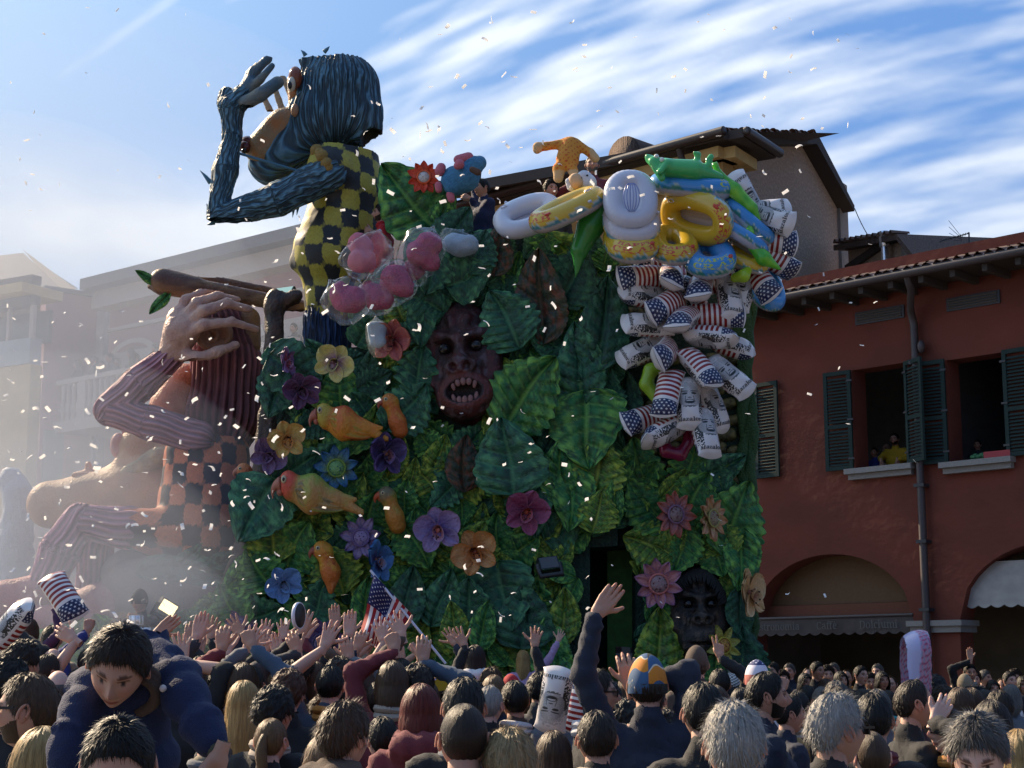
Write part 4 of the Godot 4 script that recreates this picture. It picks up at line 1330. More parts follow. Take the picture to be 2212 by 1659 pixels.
	ape_face(h, "gorilla_face", "black gorilla face low on the right beside the pink flower", Transform3D(Basis(Vector3.UP, .1).scaled_local(Vector3(.72, .66, .6)), P(1507, 1330, FD + .18) - base), rgb(.008, .006, .005), rgb(.028, .019, .013), rgb(.10, .068, .045), rgb(.3, .25, .2), false)
	var hair := Shape.new() # the gorilla's fringe
	for k in 46:
		var a := lerpf(.10, .90, k / 45.0) * PI
		var c0 := P(1507, 1330, FD + .15) - base
		var dir := Vector3(cos(a) * .36, sin(a) * .56, 0)
		hair.tube(PackedVector3Array([c0 + dir * 1.0 + Vector3(0, 0, -.02), c0 + dir * .94 + Vector3(0, 0, .10), c0 + dir * .70 + Vector3(.012 * sin(k * 4.0), 0, .19)]), PackedFloat32Array([.022, .026, .004]), 5)
	put("fringe", hair.mesh(), M.black_fur, h)
	# flowers
	var F := func(u, v, out): return P(u, v, FD - out)
	var px := FD / FOCAL
	orchid(h, "orchid", "cream and pink orchid with dark brown heart", F.call(723, 785, .42), 92 * px, -30, 0, .1, rgb(.30, .14, .24), rgb(.58, .50, .13), rgb(.62, .56, .22), rgb(.07, .02, .03), base, 1)
	orchid(h, "orchid", "dark purple orchid left of the orange parrot", F.call(650, 845, .42), 88 * px, 20, .3, .1, rgb(.03, .006, .02), rgb(.085, .022, .07), rgb(.16, .06, .15), rgb(.02, .004, .012), base, 2)
	orchid(h, "orchid", "coral red orchid below the pink bags", F.call(850, 735, .5), 100 * px, -15, -.4, .2, rgb(.20, .03, .035), rgb(.36, .085, .085), rgb(.50, .16, .10), rgb(.15, .03, .02), base, 3)
	orchid(h, "orchid", "yellow orange orchid at the left edge of the leaves", F.call(617, 950, .5), 88 * px, 15, .35, .1, rgb(.50, .22, .04), rgb(.58, .40, .10), rgb(.62, .28, .08), rgb(.25, .10, .03), base, 4)
	orchid(h, "orchid", "mauve orchid half hidden behind the yellow orange one", F.call(580, 985, .35), 84 * px, -40, .2, .1, rgb(.07, .03, .12), rgb(.17, .10, .22), rgb(.25, .16, .28), rgb(.05, .02, .06), base, 5)
	orchid(h, "orchid", "nearly black purple orchid under the orange parrot's tail", F.call(828, 980, .46), 102 * px, 5, .75, .1, rgb(.012, .006, .03), rgb(.045, .022, .10), rgb(.14, .09, .26), rgb(.22, .08, .04), base, 6)
	orchid(h, "orchid", "pink and violet orchid seen edge on by the trunk", F.call(613, 782, .40), 72 * px, 0, 1.2, .0, rgb(.35, .06, .08), rgb(.22, .12, .30), rgb(.34, .22, .38), rgb(.4, .08, .05), base, 7)
	orchid(h, "orchid", "lilac orchid with spotted pink lip", F.call(948, 1145, .42), 108 * px, 12, -.1, .1, rgb(.10, .06, .24), rgb(.26, .18, .36), rgb(.32, .20, .32), rgb(.42, .14, .11), base, 8)
	orchid(h, "orchid", "orange orchid low in the middle of the front", F.call(1028, 1192, .45), 106 * px, 25, -.15, .1, rgb(.45, .14, .03), rgb(.50, .25, .085), rgb(.52, .18, .03), rgb(.22, .05, .02), base, 9)
	orchid(h, "orchid", "magenta orchid with glowing orange heart", F.call(1135, 1105, .42), 104 * px, -20, .2, .2, rgb(.14, .015, .05), rgb(.27, .045, .11), rgb(.34, .10, .17), rgb(.40, .07, .03), base, 10)
	orchid(h, "orchid", "blue orchid seen edge on above the flag", F.call(808, 1212, .5), 98 * px, 0, 1.1, .0, rgb(.05, .03, .10), rgb(.07, .19, .42), rgb(.10, .26, .50), rgb(.42, .15, .08), base, 11)
	orchid(h, "lily", "pale blue lily low on the left of the leaves", F.call(612, 1262, .4), 84 * px, 30, .2, .1, rgb(.10, .16, .30), rgb(.10, .22, .46), rgb(.14, .28, .52), rgb(.10, .14, .2), base, 12)
	orchid(h, "orchid", "peach orchid on the right edge of the side panel", P(1612, 1283, FD - .2), 118 * px, 10, 1.0, .0, rgb(.58, .30, .10), rgb(.66, .40, .18), rgb(.68, .46, .22), rgb(.30, .10, .06), base, 13)
	orchid(h, "orchid", "small pale pink and yellow flower by the musician", P(268, 1348, FD - .2), 58 * px, 10, .1, .1, rgb(.4, .2, .15), rgb(.5, .33, .24), rgb(.55, .38, .2), rgb(.3, .2, .05), base, 14)
	daisy(h, "sun_flower", "bright red orange sun shaped flower with white centre above the leaves", P(916, 385, FD + .35), 80 * px, 10, 0, 0, rgb(.75, .12, .03), rgb(.72, .065, .02), rgb(.70, .05, .02), rgb(.55, .50, .45), rgb(.5, .45, .4), base, 1)
	daisy(h, "daisy", "blue flower with yellow green heart", F.call(727, 1012, .36), 100 * px, 9, .1, 8, rgb(.16, .26, .04), rgb(.03, .14, .28), rgb(.01, .06, .20), rgb(.14, .30, .10), rgb(.04, .14, .12), base, 2)
	daisy(h, "daisy", "lilac star flower above the blue orchid", F.call(783, 1162, .36), 96 * px, 9, -.25, 4, rgb(.14, .09, .22), rgb(.26, .19, .33), rgb(.05, .02, .14), rgb(.22, .16, .30), rgb(.08, .05, .14), base, 3)
	daisy(h, "daisy", "large dark purple flower just above the raised hands", F.call(697, 1390, .36), 108 * px, 9, 0, 14, rgb(.07, .04, .11), rgb(.11, .055, .16), rgb(.05, .02, .10), rgb(.12, .09, .17), rgb(.05, .03, .08), base, 4)
	daisy(h, "daisy", "purple flower low on the left behind the hands", F.call(520, 1345, .3), 70 * px, 8, .2, 0, rgb(.08, .04, .14), rgb(.14, .07, .2), rgb(.06, .03, .12), rgb(.14, .09, .2), rgb(.05, .03, .08), base, 9)
	daisy(h, "daisy", "salmon pink flower, upper left on the side panel", P(1455, 1112, FD - .22), 102 * px, 11, .45, 0, rgb(.24, .13, .20), rgb(.46, .16, .12), rgb(.60, .12, .05), rgb(.26, .17, .16), rgb(.14, .02, .02), base, 5, .22)
	daisy(h, "daisy", "yellow and salmon flower seen from the side on the side panel", P(1533, 1120, FD - .22), 100 * px, 11, .85, 0, rgb(.34, .30, .09), rgb(.55, .30, .15), rgb(.60, .24, .10), rgb(.26, .20, .12), rgb(.2, .03, .02), base, 6, .22)
	daisy(h, "daisy", "big pink flower beside the gorilla's brow", P(1420, 1262, FD - .12), 112 * px, 10, .2, 6, rgb(.52, .16, .13), rgb(.50, .20, .20), rgb(.25, .12, .30), rgb(.30, .18, .18), rgb(.12, .03, .03), base, 7, .24)
	daisy(h, "daisy", "yellow green flower by the gorilla's mouth", P(1558, 1395, FD - .12), 92 * px, 8, .5, 20, rgb(.40, .32, .03), rgb(.42, .40, .08), rgb(.36, .36, .08), rgb(.4, .2, .03), rgb(.2, .05, .02), base, 8, .2)
	# parrots
	parrot(h, "parrot", "plump orange and yellow parrot with striped wing facing left", F.call(748, 910, .5), base, 108 * px, 0, rgb(.50, .085, .025), rgb(.55, .22, .02), rgb(.40, .30, .04), rgb(.32, .09, .05), rgb(.55, .20, .02), rgb(.34, .25, .03))
	parrot(h, "parrot", "orange parrot head looking out beside the red ape face", F.call(848, 885, .35), base, 88 * px, 1, rgb(.52, .24, .02), rgb(.50, .12, .02), rgb(.42, .10, .03), rgb(.28, .06, .03), rgb(.3, .1, .02), rgb(.3, .1, .02))
	parrot(h, "parrot", "parrot with red head and olive tan striped wing", F.call(680, 1062, .55), base, 124 * px, 0, rgb(.24, .32, .05), rgb(.44, .22, .06), rgb(.55, .08, .04), rgb(.36, .12, .07), rgb(.42, .26, .08), rgb(.14, .12, .06))
	parrot(h, "parrot", "red parrot head looking left at the float's left edge", P(533, 1032, FD - .1), base, 80 * px, 1, rgb(.52, .12, .05), rgb(.54, .10, .05), rgb(.48, .20, .05), rgb(.36, .13, .08), rgb(.3, .1, .02), rgb(.3, .1, .02))
	parrot(h, "parrot", "blue, red and yellow parrot head in the middle leaves", F.call(842, 1088, .35), base, 92 * px, 1, rgb(.24, .21, .02), rgb(.42, .17, .02), rgb(.10, .07, .10), rgb(.42, .07, .02), rgb(.3, .1, .02), rgb(.3, .1, .02))
	parrot(h, "parrot", "yellow and orange parrot bust with hanging tail", F.call(704, 1208, .38), base, 98 * px, 2, rgb(.56, .32, .02), rgb(.52, .14, .02), rgb(.52, .15, .02), rgb(.26, .06, .03), rgb(.50, .10, .02), rgb(.5, .16, .03))
	# platform and rail behind the top edge, deck at the left for the seated figures
	var deck := Shape.new()
	deck.box(P(300, 1400, FD + 2.2) * Vector3(1, 0, 1) + Vector3(0, 2.1, 0) - base, Vector3(4.6, .25, 4.2))
	put("deck", deck.mesh(), M.panel, h)
	var skirt := Shape.new()
	skirt.slab(outline([[0, 1395], [130, 1375], [250, 1365], [384, 1352], [384, 1800], [-250, 1800], [-250, 1400]], FD - .1, base), z0 - .15, z0 + .1)
	put("skirt", skirt.mesh(), M.panel, h)
	for q in [[60, 1390, 100, -50], [150, 1380, 110, 30], [230, 1375, 110, -30], [310, 1372, 110, 50], [360, 1365, 100, -10], [20, 1400, 100, 60], [100, 1420, 110, 5], [200, 1420, 110, -20], [300, 1420, 110, 20]]:
		leaf(h, P(q[0], q[1], FD - .25), q[2] * px, q[3], 1, 1, .2, .1, base)

func float_materials() -> void:
	M.paint = painted(.55, T.rough_bump, 1.2, 1.6)
	M.gloss_paint = painted(.15)
	M.panel = mat(rgb(.010, .034, .020), .8, T.brush, 1.0, T.rough_bump, 2.0)
	M.door_green = mat(rgb(.05, .17, .025), .7, T.brush, .6)
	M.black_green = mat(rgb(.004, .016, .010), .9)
	M.vine = mat(rgb(.025, .085, .018), .7, T.brush, 2.0, T.rough_bump, 1.5)
	M.black_fur = mat(rgb(.014, .011, .009), .7)
	var im := Image.create(64, 64, false, Image.FORMAT_RGB8)
	im.fill(Color(.55, .53, .5))
	var nf := noise(.09, 4, 91)
	for y in 64:
		for x in 64:
			if y > 8 and y < 50 and x > 3 and x < 61:
				var q := nf.get_noise_2d(x, y)
				im.set_pixel(x, y, Color(.16, .09, .08).lerp(Color(.42, .3, .26), clampf(q * 2.5, 0, 1)))
			elif y >= 54 and y < 58 and x > 8 and x < 52 and (x / 3) % 4 != 0: im.set_pixel(x, y, Color(.3, .28, .27))
	M.notice = mat(Color.WHITE, .6, ImageTexture.create_from_image(im), 1.0, null, 0, false)

# ---------------------------------------------------------------- the giant papier-mache figures
func checks(a: Color, b: Color) -> ImageTexture: # two by two painted squares with brushed edges
	var im := Image.create(256, 256, false, Image.FORMAT_RGB8)
	var f := noise(.03, 3, 101)
	var g := noise(.09, 3, 102)
	for y in 256:
		for x in 256:
			var cx := cos(x * TAU / 256.0) * 41.0; var sx := sin(x * TAU / 256.0) * 41.0
			var cy := cos(y * TAU / 256.0) * 41.0; var sy := sin(y * TAU / 256.0) * 41.0
			var w: float = f.get_noise_3d(cx + cy * .7, sx + sy * .7, cy - sx)
			var q: float = g.get_noise_3d(cx + cy * .7, sx + sy * .7, cy - sx)
			var s := sin((x / 128.0 + w * .16) * PI) * sin((y / 128.0 + w * .14) * PI)
			var c := a.lerp(b, clampf(.5 + s * 9.0, 0, 1)) * (1.0 + .45 * q)
			im.set_pixel(x, y, Color(c.r, c.g, c.b).linear_to_srgb())
	return ImageTexture.create_from_image(im)

func finger(b: Body, pts: Array, r0: float, r1: float, k := .03) -> void:
	for q in pts.size() - 1:
		var n := float(pts.size() - 1)
		b.cap(pts[q], pts[q + 1], lerpf(r0, r1, q / n), lerpf(r0, r1, (q + 1) / n), k)

func blue_ape() -> void:
	var D := 20.9
	var base := P(720, 745, D)
	base.y = 0
	var h := thing("blue_ape_figure", "giant blue furry ape sculpture in yellow and black checked shirt, chin raised", "sculpture", base)
	var Q := func(u, v, z = 0.0): return P(u, v, D - z) - base
	var m := D / FOCAL
	# head under a cap of fur
	var b := Body.new(Q.call(500, 440, -.75), Q.call(860, 85, .8), .032)
	b.cap(Q.call(742, 195), Q.call(752, 245), 82 * m, 76 * m, .1)
	b.cap(Q.call(700, 190), Q.call(690, 240), 62 * m, 66 * m, .15)
	b.cap(Q.call(690, 270), Q.call(610, 325), 66 * m, 52 * m, .2)
	b.cap(Q.call(610, 325), Q.call(572, 350), 52 * m, 38 * m, .12)
	b.cap(Q.call(585, 372), Q.call(600, 350), 28 * m, 40 * m, .15)
	b.cap(Q.call(668, 130, .1), Q.call(740, 125, .1), 22 * m, 30 * m, .10)
	b.cap(Q.call(655, 118, .1), Q.call(690, 135, .1), 12 * m, 20 * m, .05)
	b.cap(Q.call(780, 250, .1), Q.call(800, 300, .1), 46 * m, 30 * m, .1)
	b.ell(Q.call(805, 305, .12), Vector3(26, 30, 40) * m, .02, Basis(), true)
	var crown: Vector3 = Q.call(725, 240)
	var hole: Vector3 = Q.call(805, 305, .05)
	var wf := noise(2.2, 3, 111)
	put("head", b.mesh(func(p, n): return rgb(.012, .008, .006) if (p - hole).length() < .20 else rgb(.075, .185, .265) * (1.0 + .5 * wf.get_noise_3dv(p)),
		func(p, n, t): return .014 * sin(atan2(p.x - crown.x, p.z - crown.z) * 34.0 + 4.0 * wf.get_noise_3d(p.x, p.y * .6, p.z) + .8 * sin(p.y * 6.0)), 6.0, 1.0,
		func(p, n): return Vector2(atan2(p.x - crown.x, p.z - crown.z) / TAU * 6.0, p.y * .5)), M.fur_paint, h)
	# the bare face, nose, eye
	var fb := Body.new(Q.call(505, 420, -.5), Q.call(690, 120, .75), .028)
	fb.cap(Q.call(612, 268, .1), Q.call(568, 322, .1), 36 * m, 40 * m, .08)
	fb.cap(Q.call(640, 255, .14), Q.call(600, 285, .12), 20 * m, 34 * m, .08)
	fb.cap(Q.call(640, 175, .1), Q.call(644, 225, .1), 21 * m, 22 * m, .08)
	put("face", fb.mesh(func(p, n):
		var q: float = wf.get_noise_3dv(p * 1.6)
		return rgb(.26, .17, .085).lerp(rgb(.36, .14, .035), clampf(.4 + q * 2.2, 0, 1)).lerp(rgb(.10, .05, .03), clampf((p.z - .75) * 3.0, 0, .5))), M.paint, h)
	var ns := Shape.new()
	ns.tint = rgb(.10, .022, .018)
	ns.ball(Q.call(537, 312, .1), Vector3(20, 17, 34) * m); ns.ball(Q.call(529, 318, .26), Vector3(14, 14, 16) * m)
	ns.tint = rgb(.02, .008, .006); ns.ball(Q.call(528, 326, .34), Vector3(7, 7, 8) * m)
	put("nose", ns.mesh(), M.gloss_paint, h)
	var ey := Shape.new()
	ey.tint = rgb(.22, .06, .025); ey.ball(Q.call(638, 168, .30), Vector3(16, 26, 22) * m)
	ey.tint = rgb(.55, .50, .38); ey.ball(Q.call(630, 182, .42), Vector3(9, 17, 14) * m)
	ey.tint = rgb(.02, .02, .02); ey.ball(Q.call(626, 184, .50), Vector3(5, 9, 8) * m)
	put("eye", ey.mesh(), M.gloss_paint, h)
	var lip := Shape.new()
	lip.tint = rgb(.36, .20, .12); lip.ball(Q.call(637, 238, .36), Vector3(9, 15, 14) * m)
	put("cheek", lip.mesh(), M.paint, h)
	# the raised arm and hand
	var a := Body.new(Q.call(430, 510, -.1), Q.call(760, 95, 1.1), .03)
	a.cap(Q.call(712, 375, .55), Q.call(600, 430, .62), 40 * m, 35 * m, .08)
	a.cap(Q.call(600, 430, .62), Q.call(475, 470, .62), 35 * m, 25 * m, .08)
	a.cap(Q.call(468, 462, .62), Q.call(487, 370, .55), 21 * m, 27 * m, .05)
	a.cap(Q.call(487, 370, .55), Q.call(502, 290, .5), 27 * m, 19 * m, .06)
	a.cap(Q.call(502, 290, .5), Q.call(500, 232, .5), 20 * m, 27 * m, .06)
	a.cap(Q.call(500, 232, .5), Q.call(528, 205, .5), 27 * m, 24 * m, .05)
	a.cap(Q.call(482, 225, .45), Q.call(490, 205, .45), 14 * m, 18 * m, .05)
	put("arm", a.mesh(func(p, n): return rgb(.095, .22, .30) * (1.0 + .5 * wf.get_noise_3dv(p)), func(p, n, t): return .010 * sin(t.x * TAU * 5.0 + 5.0 * wf.get_noise_3dv(p * 1.2)), 2.0, .9), M.fur_paint, h)
	var hd := Body.new(Q.call(475, 260, .1), Q.call(640, 95, 1.0), .024)
	hd.cap(Q.call(515, 225, .5), Q.call(540, 185, .5), 22 * m, 20 * m, .05)
	finger(hd, [Q.call(535, 190, .45), Q.call(549, 155, .5), Q.call(578, 128, .5), Q.call(587, 111, .5)], 15 * m, 6 * m, .04)
	finger(hd, [Q.call(542, 192, .55), Q.call(562, 172, .6), Q.call(588, 142, .6)], 11 * m, 7 * m, .03)
	finger(hd, [Q.call(532, 222, .62), Q.call(562, 205, .7), Q.call(600, 178, .7)], 16 * m, 14 * m, .04)
	finger(hd, [Q.call(530, 188, .35), Q.call(540, 160, .3), Q.call(556, 140, .3)], 12 * m, 7 * m, .03)
	put("hand", hd.mesh(func(p, n): return rgb(.14, .15, .13).lerp(rgb(.05, .10, .14), clampf(.45 + 1.6 * wf.get_noise_3dv(p * 1.4), 0, 1))), M.paint, h)
	# fingers of the far hand behind the muzzle
	var fh := Body.new(Q.call(560, 270, -.9), Q.call(660, 140, .1), .024)
	for q in [[[572, 215], [580, 232], [596, 262]], [[596, 198], [602, 215], [612, 245]], [[610, 165], [618, 180], [632, 215]]]:
		finger(fh, [Q.call(q[0][0], q[0][1], -.35), Q.call(q[1][0], q[1][1], -.35), Q.call(q[2][0], q[2][1], -.35)], 7 * m, 8 * m, .02)
	fh.cap(Q.call(596, 262, -.35), Q.call(640, 232, -.4), 10 * m, 14 * m, .03)
	put("far_hand", fh.mesh(func(p, n): return rgb(.32, .24, .15)), M.paint, h)
	# spiky tufts and the steel stay
	var tf := Shape.new()
	for q in [[455, 395, 432, 368], [462, 480, 447, 486], [452, 455, 446, 440], [505, 300, 515, 292], [636, 425, 632, 470], [645, 425, 641, 465], [628, 430, 622, 455], [660, 120, 650, 108], [700, 112, 712, 100], [560, 430, 545, 440]]:
		tf.tube(PackedVector3Array([Q.call(q[0], q[1], .5), Q.call((q[0] + q[2]) / 2.0 + 1, (q[1] + q[3]) / 2.0, .52), Q.call(q[2], q[3], .5)]), PackedFloat32Array([6 * m, 4 * m, .5 * m]), 6)
	put("tuft", tf.mesh(), M.blue_fur, h)
	var st := Shape.new(); st.rod(Q.call(505, 328, .5), Q.call(640, 368, .4), 3.0 * m, 8)
	put("stay", st.mesh(), M.blue_fur, h)
	# shirt
	var s := Body.new(Q.call(590, 720, -.9), Q.call(860, 285, 1.0), .035)
	s.cap(Q.call(748, 350), Q.call(752, 420), 74 * m, 78 * m, .2)
	s.cap(Q.call(752, 420), Q.call(738, 500), 78 * m, 84 * m, .15)
	s.cap(Q.call(735, 500), Q.call(722, 545), 84 * m, 92 * m, .1)
	s.cap(Q.call(712, 600), Q.call(708, 690), 62 * m, 48 * m, .08)
	s.cap(Q.call(640, 568, .0), Q.call(700, 560, .2), 16 * m, 40 * m, .1)
	s.cap(Q.call(720, 345, .3), Q.call(712, 365, .45), 50 * m, 52 * m, .12)
	var sc: Vector3 = Q.call(735, 480)
	put("shirt", s.mesh(null, func(p, n, t): return .012 * wf.get_noise_3dv(p * 1.5), 6.0, 1.0, func(p, n):
		return Vector2(atan2(p.x - sc.x, p.z - sc.z) / TAU * 7.0 + .35, p.y / .50 + .15 * (p.x - sc.x))), M.checks_yellow, h)
	var cu := Shape.new()
	for k in 26:
		var an := TAU * k / 26.0
		var c0: Vector3 = Q.call(709, 362, .48)
		var ax := (Vector3(-.75, -.42, .15)).normalized()
		var sd := ax.cross(Vector3.BACK).normalized(); var up := ax.cross(sd)
		var d := sd * cos(an) + up * sin(an)
		cu.ball(c0 + ax * .05 + d * 43 * m, Vector3(.075, .075, .075) * (1.0 + .25 * sin(k * 4.0)), 7, 5)
	put("cuff", cu.mesh(), M.mustard, h)
	# legs
	var l := Body.new(Q.call(630, 1000, -.7), Q.call(800, 650, .7), .035)
	l.cap(Q.call(706, 690), Q.call(706, 800), 50 * m, 52 * m, .05)
	l.cap(Q.call(706, 800), Q.call(700, 980), 52 * m, 46 * m, .05)
	put("leg", l.mesh(func(p, n): return rgb(.018, .055, .15) * (1.0 + .5 * wf.get_noise_3dv(p)), func(p, n, t): return .02 * sin(t.x * TAU * 6.0 + 3.0 * wf.get_noise_3dv(p)), 4.0, .5), M.fur_paint, h)
	var sp := Body.new(Q.call(660, 1500, -.6), Q.call(760, 960, .6), .06)
	sp.cap(Q.call(706, 970), Q.call(706, 1480), .22, .3, .02)
	put("support", sp.mesh(), M.dark_wood, h)

func red_ape() -> void:
	var D := 21.3
	var base := P(440, 1400, D); base.y = 0
	var h := thing("red_ape_figure", "giant seated mauve ape sculpture in red and black checks covering its eye with a hand", "sculpture", base)
	var Q := func(u, v, z = 0.0): return P(u, v, D - z) - base
	var m := D / FOCAL
	var wf := noise(2.2, 3, 121)
	# hair that hangs in cords
	var b := Body.new(Q.call(380, 1000, -.8), Q.call(590, 640, .8), .03)
	b.cap(Q.call(478, 715), Q.call(490, 790), 66 * m, 70 * m, .1)
	b.cap(Q.call(490, 790), Q.call(482, 900), 74 * m, 80 * m, .1)
	b.cap(Q.call(478, 900), Q.call(470, 945), 78 * m, 66 * m, .1)
	put("hair", b.mesh(func(p, n): return rgb(.25, .085, .085) * (1.0 + .5 * wf.get_noise_3dv(p)), func(p, n, t): return .022 * sin(t.x * TAU * 9.0 + 1.0 * wf.get_noise_3d(p.x, p.y * .35, p.z)), 3.0, .35), M.cord_paint, h)
	var fa := Body.new(Q.call(500, 800, -.6), Q.call(580, 640, .6), .028)
	fa.cap(Q.call(536, 690, .05), Q.call(540, 745, .05), 27 * m, 24 * m, .08)
	fa.cap(Q.call(532, 760, .1), Q.call(548, 775, .1), 12 * m, 10 * m, .06)
	put("face", fa.mesh(func(p, n): return rgb(.22, .11, .05).lerp(rgb(.30, .15, .06), .5 + wf.get_noise_3dv(p))), M.paint, h)
	# the ear, a deep shell
	var e := Body.new(Q.call(415, 770, .2), Q.call(510, 675, .95), .022)
	e.ell(Q.call(462, 722, .5), Vector3(42, 38, 26) * m, .03)
	e.ell(Q.call(462, 722, .64), Vector3(33, 29, 26) * m, .02, Basis(), true)
	var last: Vector3
	for k in 22:
		var t := k / 21.0
		var an := t * TAU * 1.55 + .5
		var r := lerpf(26, 6, t)
		var p: Vector3 = Q.call(456 + cos(an) * r, 726 + sin(an) * r * .9, .52 - .0 * t)
		if k: e.cap(last, p, 5 * m, 5 * m, .01)
		last = p
	put("ear", e.mesh(func(p, n): return rgb(.24, .09, .05).lerp(rgb(.40, .24, .14), clampf((p.z - .52) * 4.0 + .3, 0, 1))), M.paint, h)
	# hand over the brow: knuckled fingers
	var hd := Body.new(Q.call(335, 800, .1), Q.call(570, 600, 1.25), .026)
	hd.cap(Q.call(372, 765, .62), Q.call(392, 715, .72), 30 * m, 36 * m, .1)
	hd.cap(Q.call(392, 715, .72), Q.call(388, 690, .68), 36 * m, 28 * m, .08)
	finger(hd, [Q.call(385, 690, .65), Q.call(402, 650, .68), Q.call(440, 632, .62), Q.call(478, 628, .5)], 15 * m, 8 * m, .04)
	finger(hd, [Q.call(395, 695, .75), Q.call(425, 655, .82), Q.call(470, 640, .72), Q.call(512, 648, .6)], 15 * m, 8 * m, .04)
	finger(hd, [Q.call(402, 705, .8), Q.call(440, 672, .9), Q.call(490, 655, .8), Q.call(538, 668, .68)], 15 * m, 8 * m, .04)
	finger(hd, [Q.call(405, 720, .82), Q.call(440, 702, .95), Q.call(500, 695, .85), Q.call(556, 712, .7)], 14 * m, 7 * m, .04)
	finger(hd, [Q.call(395, 765, .7), Q.call(430, 775, .82), Q.call(470, 760, .8), Q.call(510, 745, .72)], 15 * m, 9 * m, .05)
	put("hand", hd.mesh(func(p, n): return rgb(.46, .26, .20).lerp(rgb(.56, .34, .25), clampf(.5 + 1.8 * wf.get_noise_3dv(p * 1.7), 0, 1)), func(p, n, t): return .012 * wf.get_noise_3dv(p * 4.0)), M.paint, h)
	# arm
	var a := Body.new(Q.call(190, 985, .1), Q.call(470, 745, 1.2), .03)
	a.cap(Q.call(368, 770, .62), Q.call(300, 830, .6), 28 * m, 35 * m, .06)
	a.cap(Q.call(300, 830, .6), Q.call(238, 885, .6), 35 * m, 33 * m, .06)
	a.cap(Q.call(238, 885, .6), Q.call(330, 915, .62), 33 * m, 34 * m, .04)
	a.cap(Q.call(330, 915, .62), Q.call(430, 945, .6), 36 * m, 34 * m, .06)
	put("arm", a.mesh(func(p, n): return rgb(.56, .27, .30) * (1.0 + .35 * wf.get_noise_3dv(p)), func(p, n, t): return .016 * sin(t.x * TAU * 5.0 + 1.6 * sin(t.y * 8.0) + 1.5 * wf.get_noise_3dv(p)), 2.0, .8), M.cord_paint, h)
	# bare shoulder
	var sh := Body.new(Q.call(300, 930, -.7), Q.call(470, 760, .7), .035)
	sh.cap(Q.call(400, 830, -.05), Q.call(372, 880, .0), 46 * m, 50 * m, .1)
	put("shoulder", sh.mesh(func(p, n): return rgb(.62, .22, .11).lerp(rgb(.42, .11, .05), clampf(.4 + wf.get_noise_3dv(p) * 1.5, 0, 1))), M.paint, h)
	# checked body and thigh
	var s := Body.new(Q.call(210, 1290, -1.1), Q.call(570, 930, 1.1), .038)
	s.cap(Q.call(448, 990, .1), Q.call(440, 1090, .1), 92 * m, 94 * m, .1)
	s.cap(Q.call(440, 1090, .1), Q.call(440, 1180, .1), 94 * m, 96 * m, .1)
	s.cap(Q.call(420, 1165, .35), Q.call(280, 1140, .5), 62 * m, 44 * m, .12)
	var sc: Vector3 = Q.call(440, 1090, .1)
	put("checked_shirt", s.mesh(null, func(p, n, t): return .012 * wf.get_noise_3dv(p * 1.5), 6.0, 1.0, func(p, n):
		return Vector2(atan2(p.x - sc.x, p.z - sc.z) / TAU * 8.0 + .3, p.y / .53)), M.checks_red, h)
	# legs with cords of wool
	var l := Body.new(Q.call(30, 1330, .0), Q.call(300, 1060, 1.3), .032)
	l.cap(Q.call(275, 1140, .52), Q.call(180, 1128, .62), 45 * m, 34 * m, .06)
	l.cap(Q.call(172, 1122, .62), Q.call(130, 1190, .6), 34 * m, 40 * m, .04)
	l.cap(Q.call(130, 1190, .6), Q.call(98, 1262, .58), 40 * m, 34 * m, .06)
	put("leg", l.mesh(func(p, n): return rgb(.62, .29, .34) * (1.0 + .3 * wf.get_noise_3dv(p)), func(p, n, t): return .018 * sin(t.x * TAU * 5.0 + 1.4 * sin(t.y * 7.0) + 1.5 * wf.get_noise_3dv(p)), 2.0, .8), M.cord_paint, h)
	var l2 := Body.new(Q.call(130, 1340, -.5), Q.call(280, 1090, .6), .032)
	l2.cap(Q.call(215, 1120, .05), Q.call(196, 1290, .05), 38 * m, 32 * m, .05)
	put("leg", l2.mesh(func(p, n): return rgb(.46, .14, .20) * (1.0 + .3 * wf.get_noise_3dv(p)), func(p, n, t): return .018 * sin(t.x * TAU * 5.0 + 1.4 * sin(t.y * 6.0)), 2.0, .8), M.cord_paint, h)
	for q in [[[95, 1275, .55], [10, 1300, .6], [-60, 1330, .6], 38, 44], [[150, 1330, .2], [220, 1310, .3], [285, 1330, .3], 46, 30], [[60, 1345, .9], [150, 1350, .9], [200, 1352, .9], 36, 26]]:
		var ft := Body.new(Q.call(-140, 1400, -.5), Q.call(350, 1230, 1.4), .04)
		ft.cap(Q.call(q[0][0], q[0][1], q[0][2]), Q.call(q[1][0], q[1][1], q[1][2]), q[3] * m, (q[3] + 4) * m, .1)
		ft.cap(Q.call(q[1][0], q[1][1], q[1][2]), Q.call(q[2][0], q[2][1], q[2][2]), (q[3] + 2) * m, q[4] * m, .1)
		put("foot", ft.mesh(func(p, n): return rgb(.55, .15, .17).lerp(rgb(.40, .12, .10), clampf(.5 + wf.get_noise_3dv(p), 0, 1))), M.paint, h)
	# seat, cloth belt, logs overhead
	var r := Body.new(Q.call(190, 1420, -1.3), Q.call(570, 1160, 1.2), .06)
	r.cap(Q.call(290, 1250, .2), Q.call(330, 1310, .3), 70 * m, 80 * m, .2)
	r.cap(Q.call(400, 1270, .1), Q.call(520, 1290, .1), 74 * m, 66 * m, .2)
	r.cap(Q.call(300, 1380, .1), Q.call(520, 1380, .1), 74 * m, 74 * m, .2)
	put("seat_rock", r.mesh(func(p, n): return rgb(.22, .12, .07).lerp(rgb(.10, .07, .06), clampf(.5 + wf.get_noise_3dv(p) * 1.4, 0, 1)), func(p, n, t): return .05 * wf.get_noise_3dv(p)), M.paint, h)
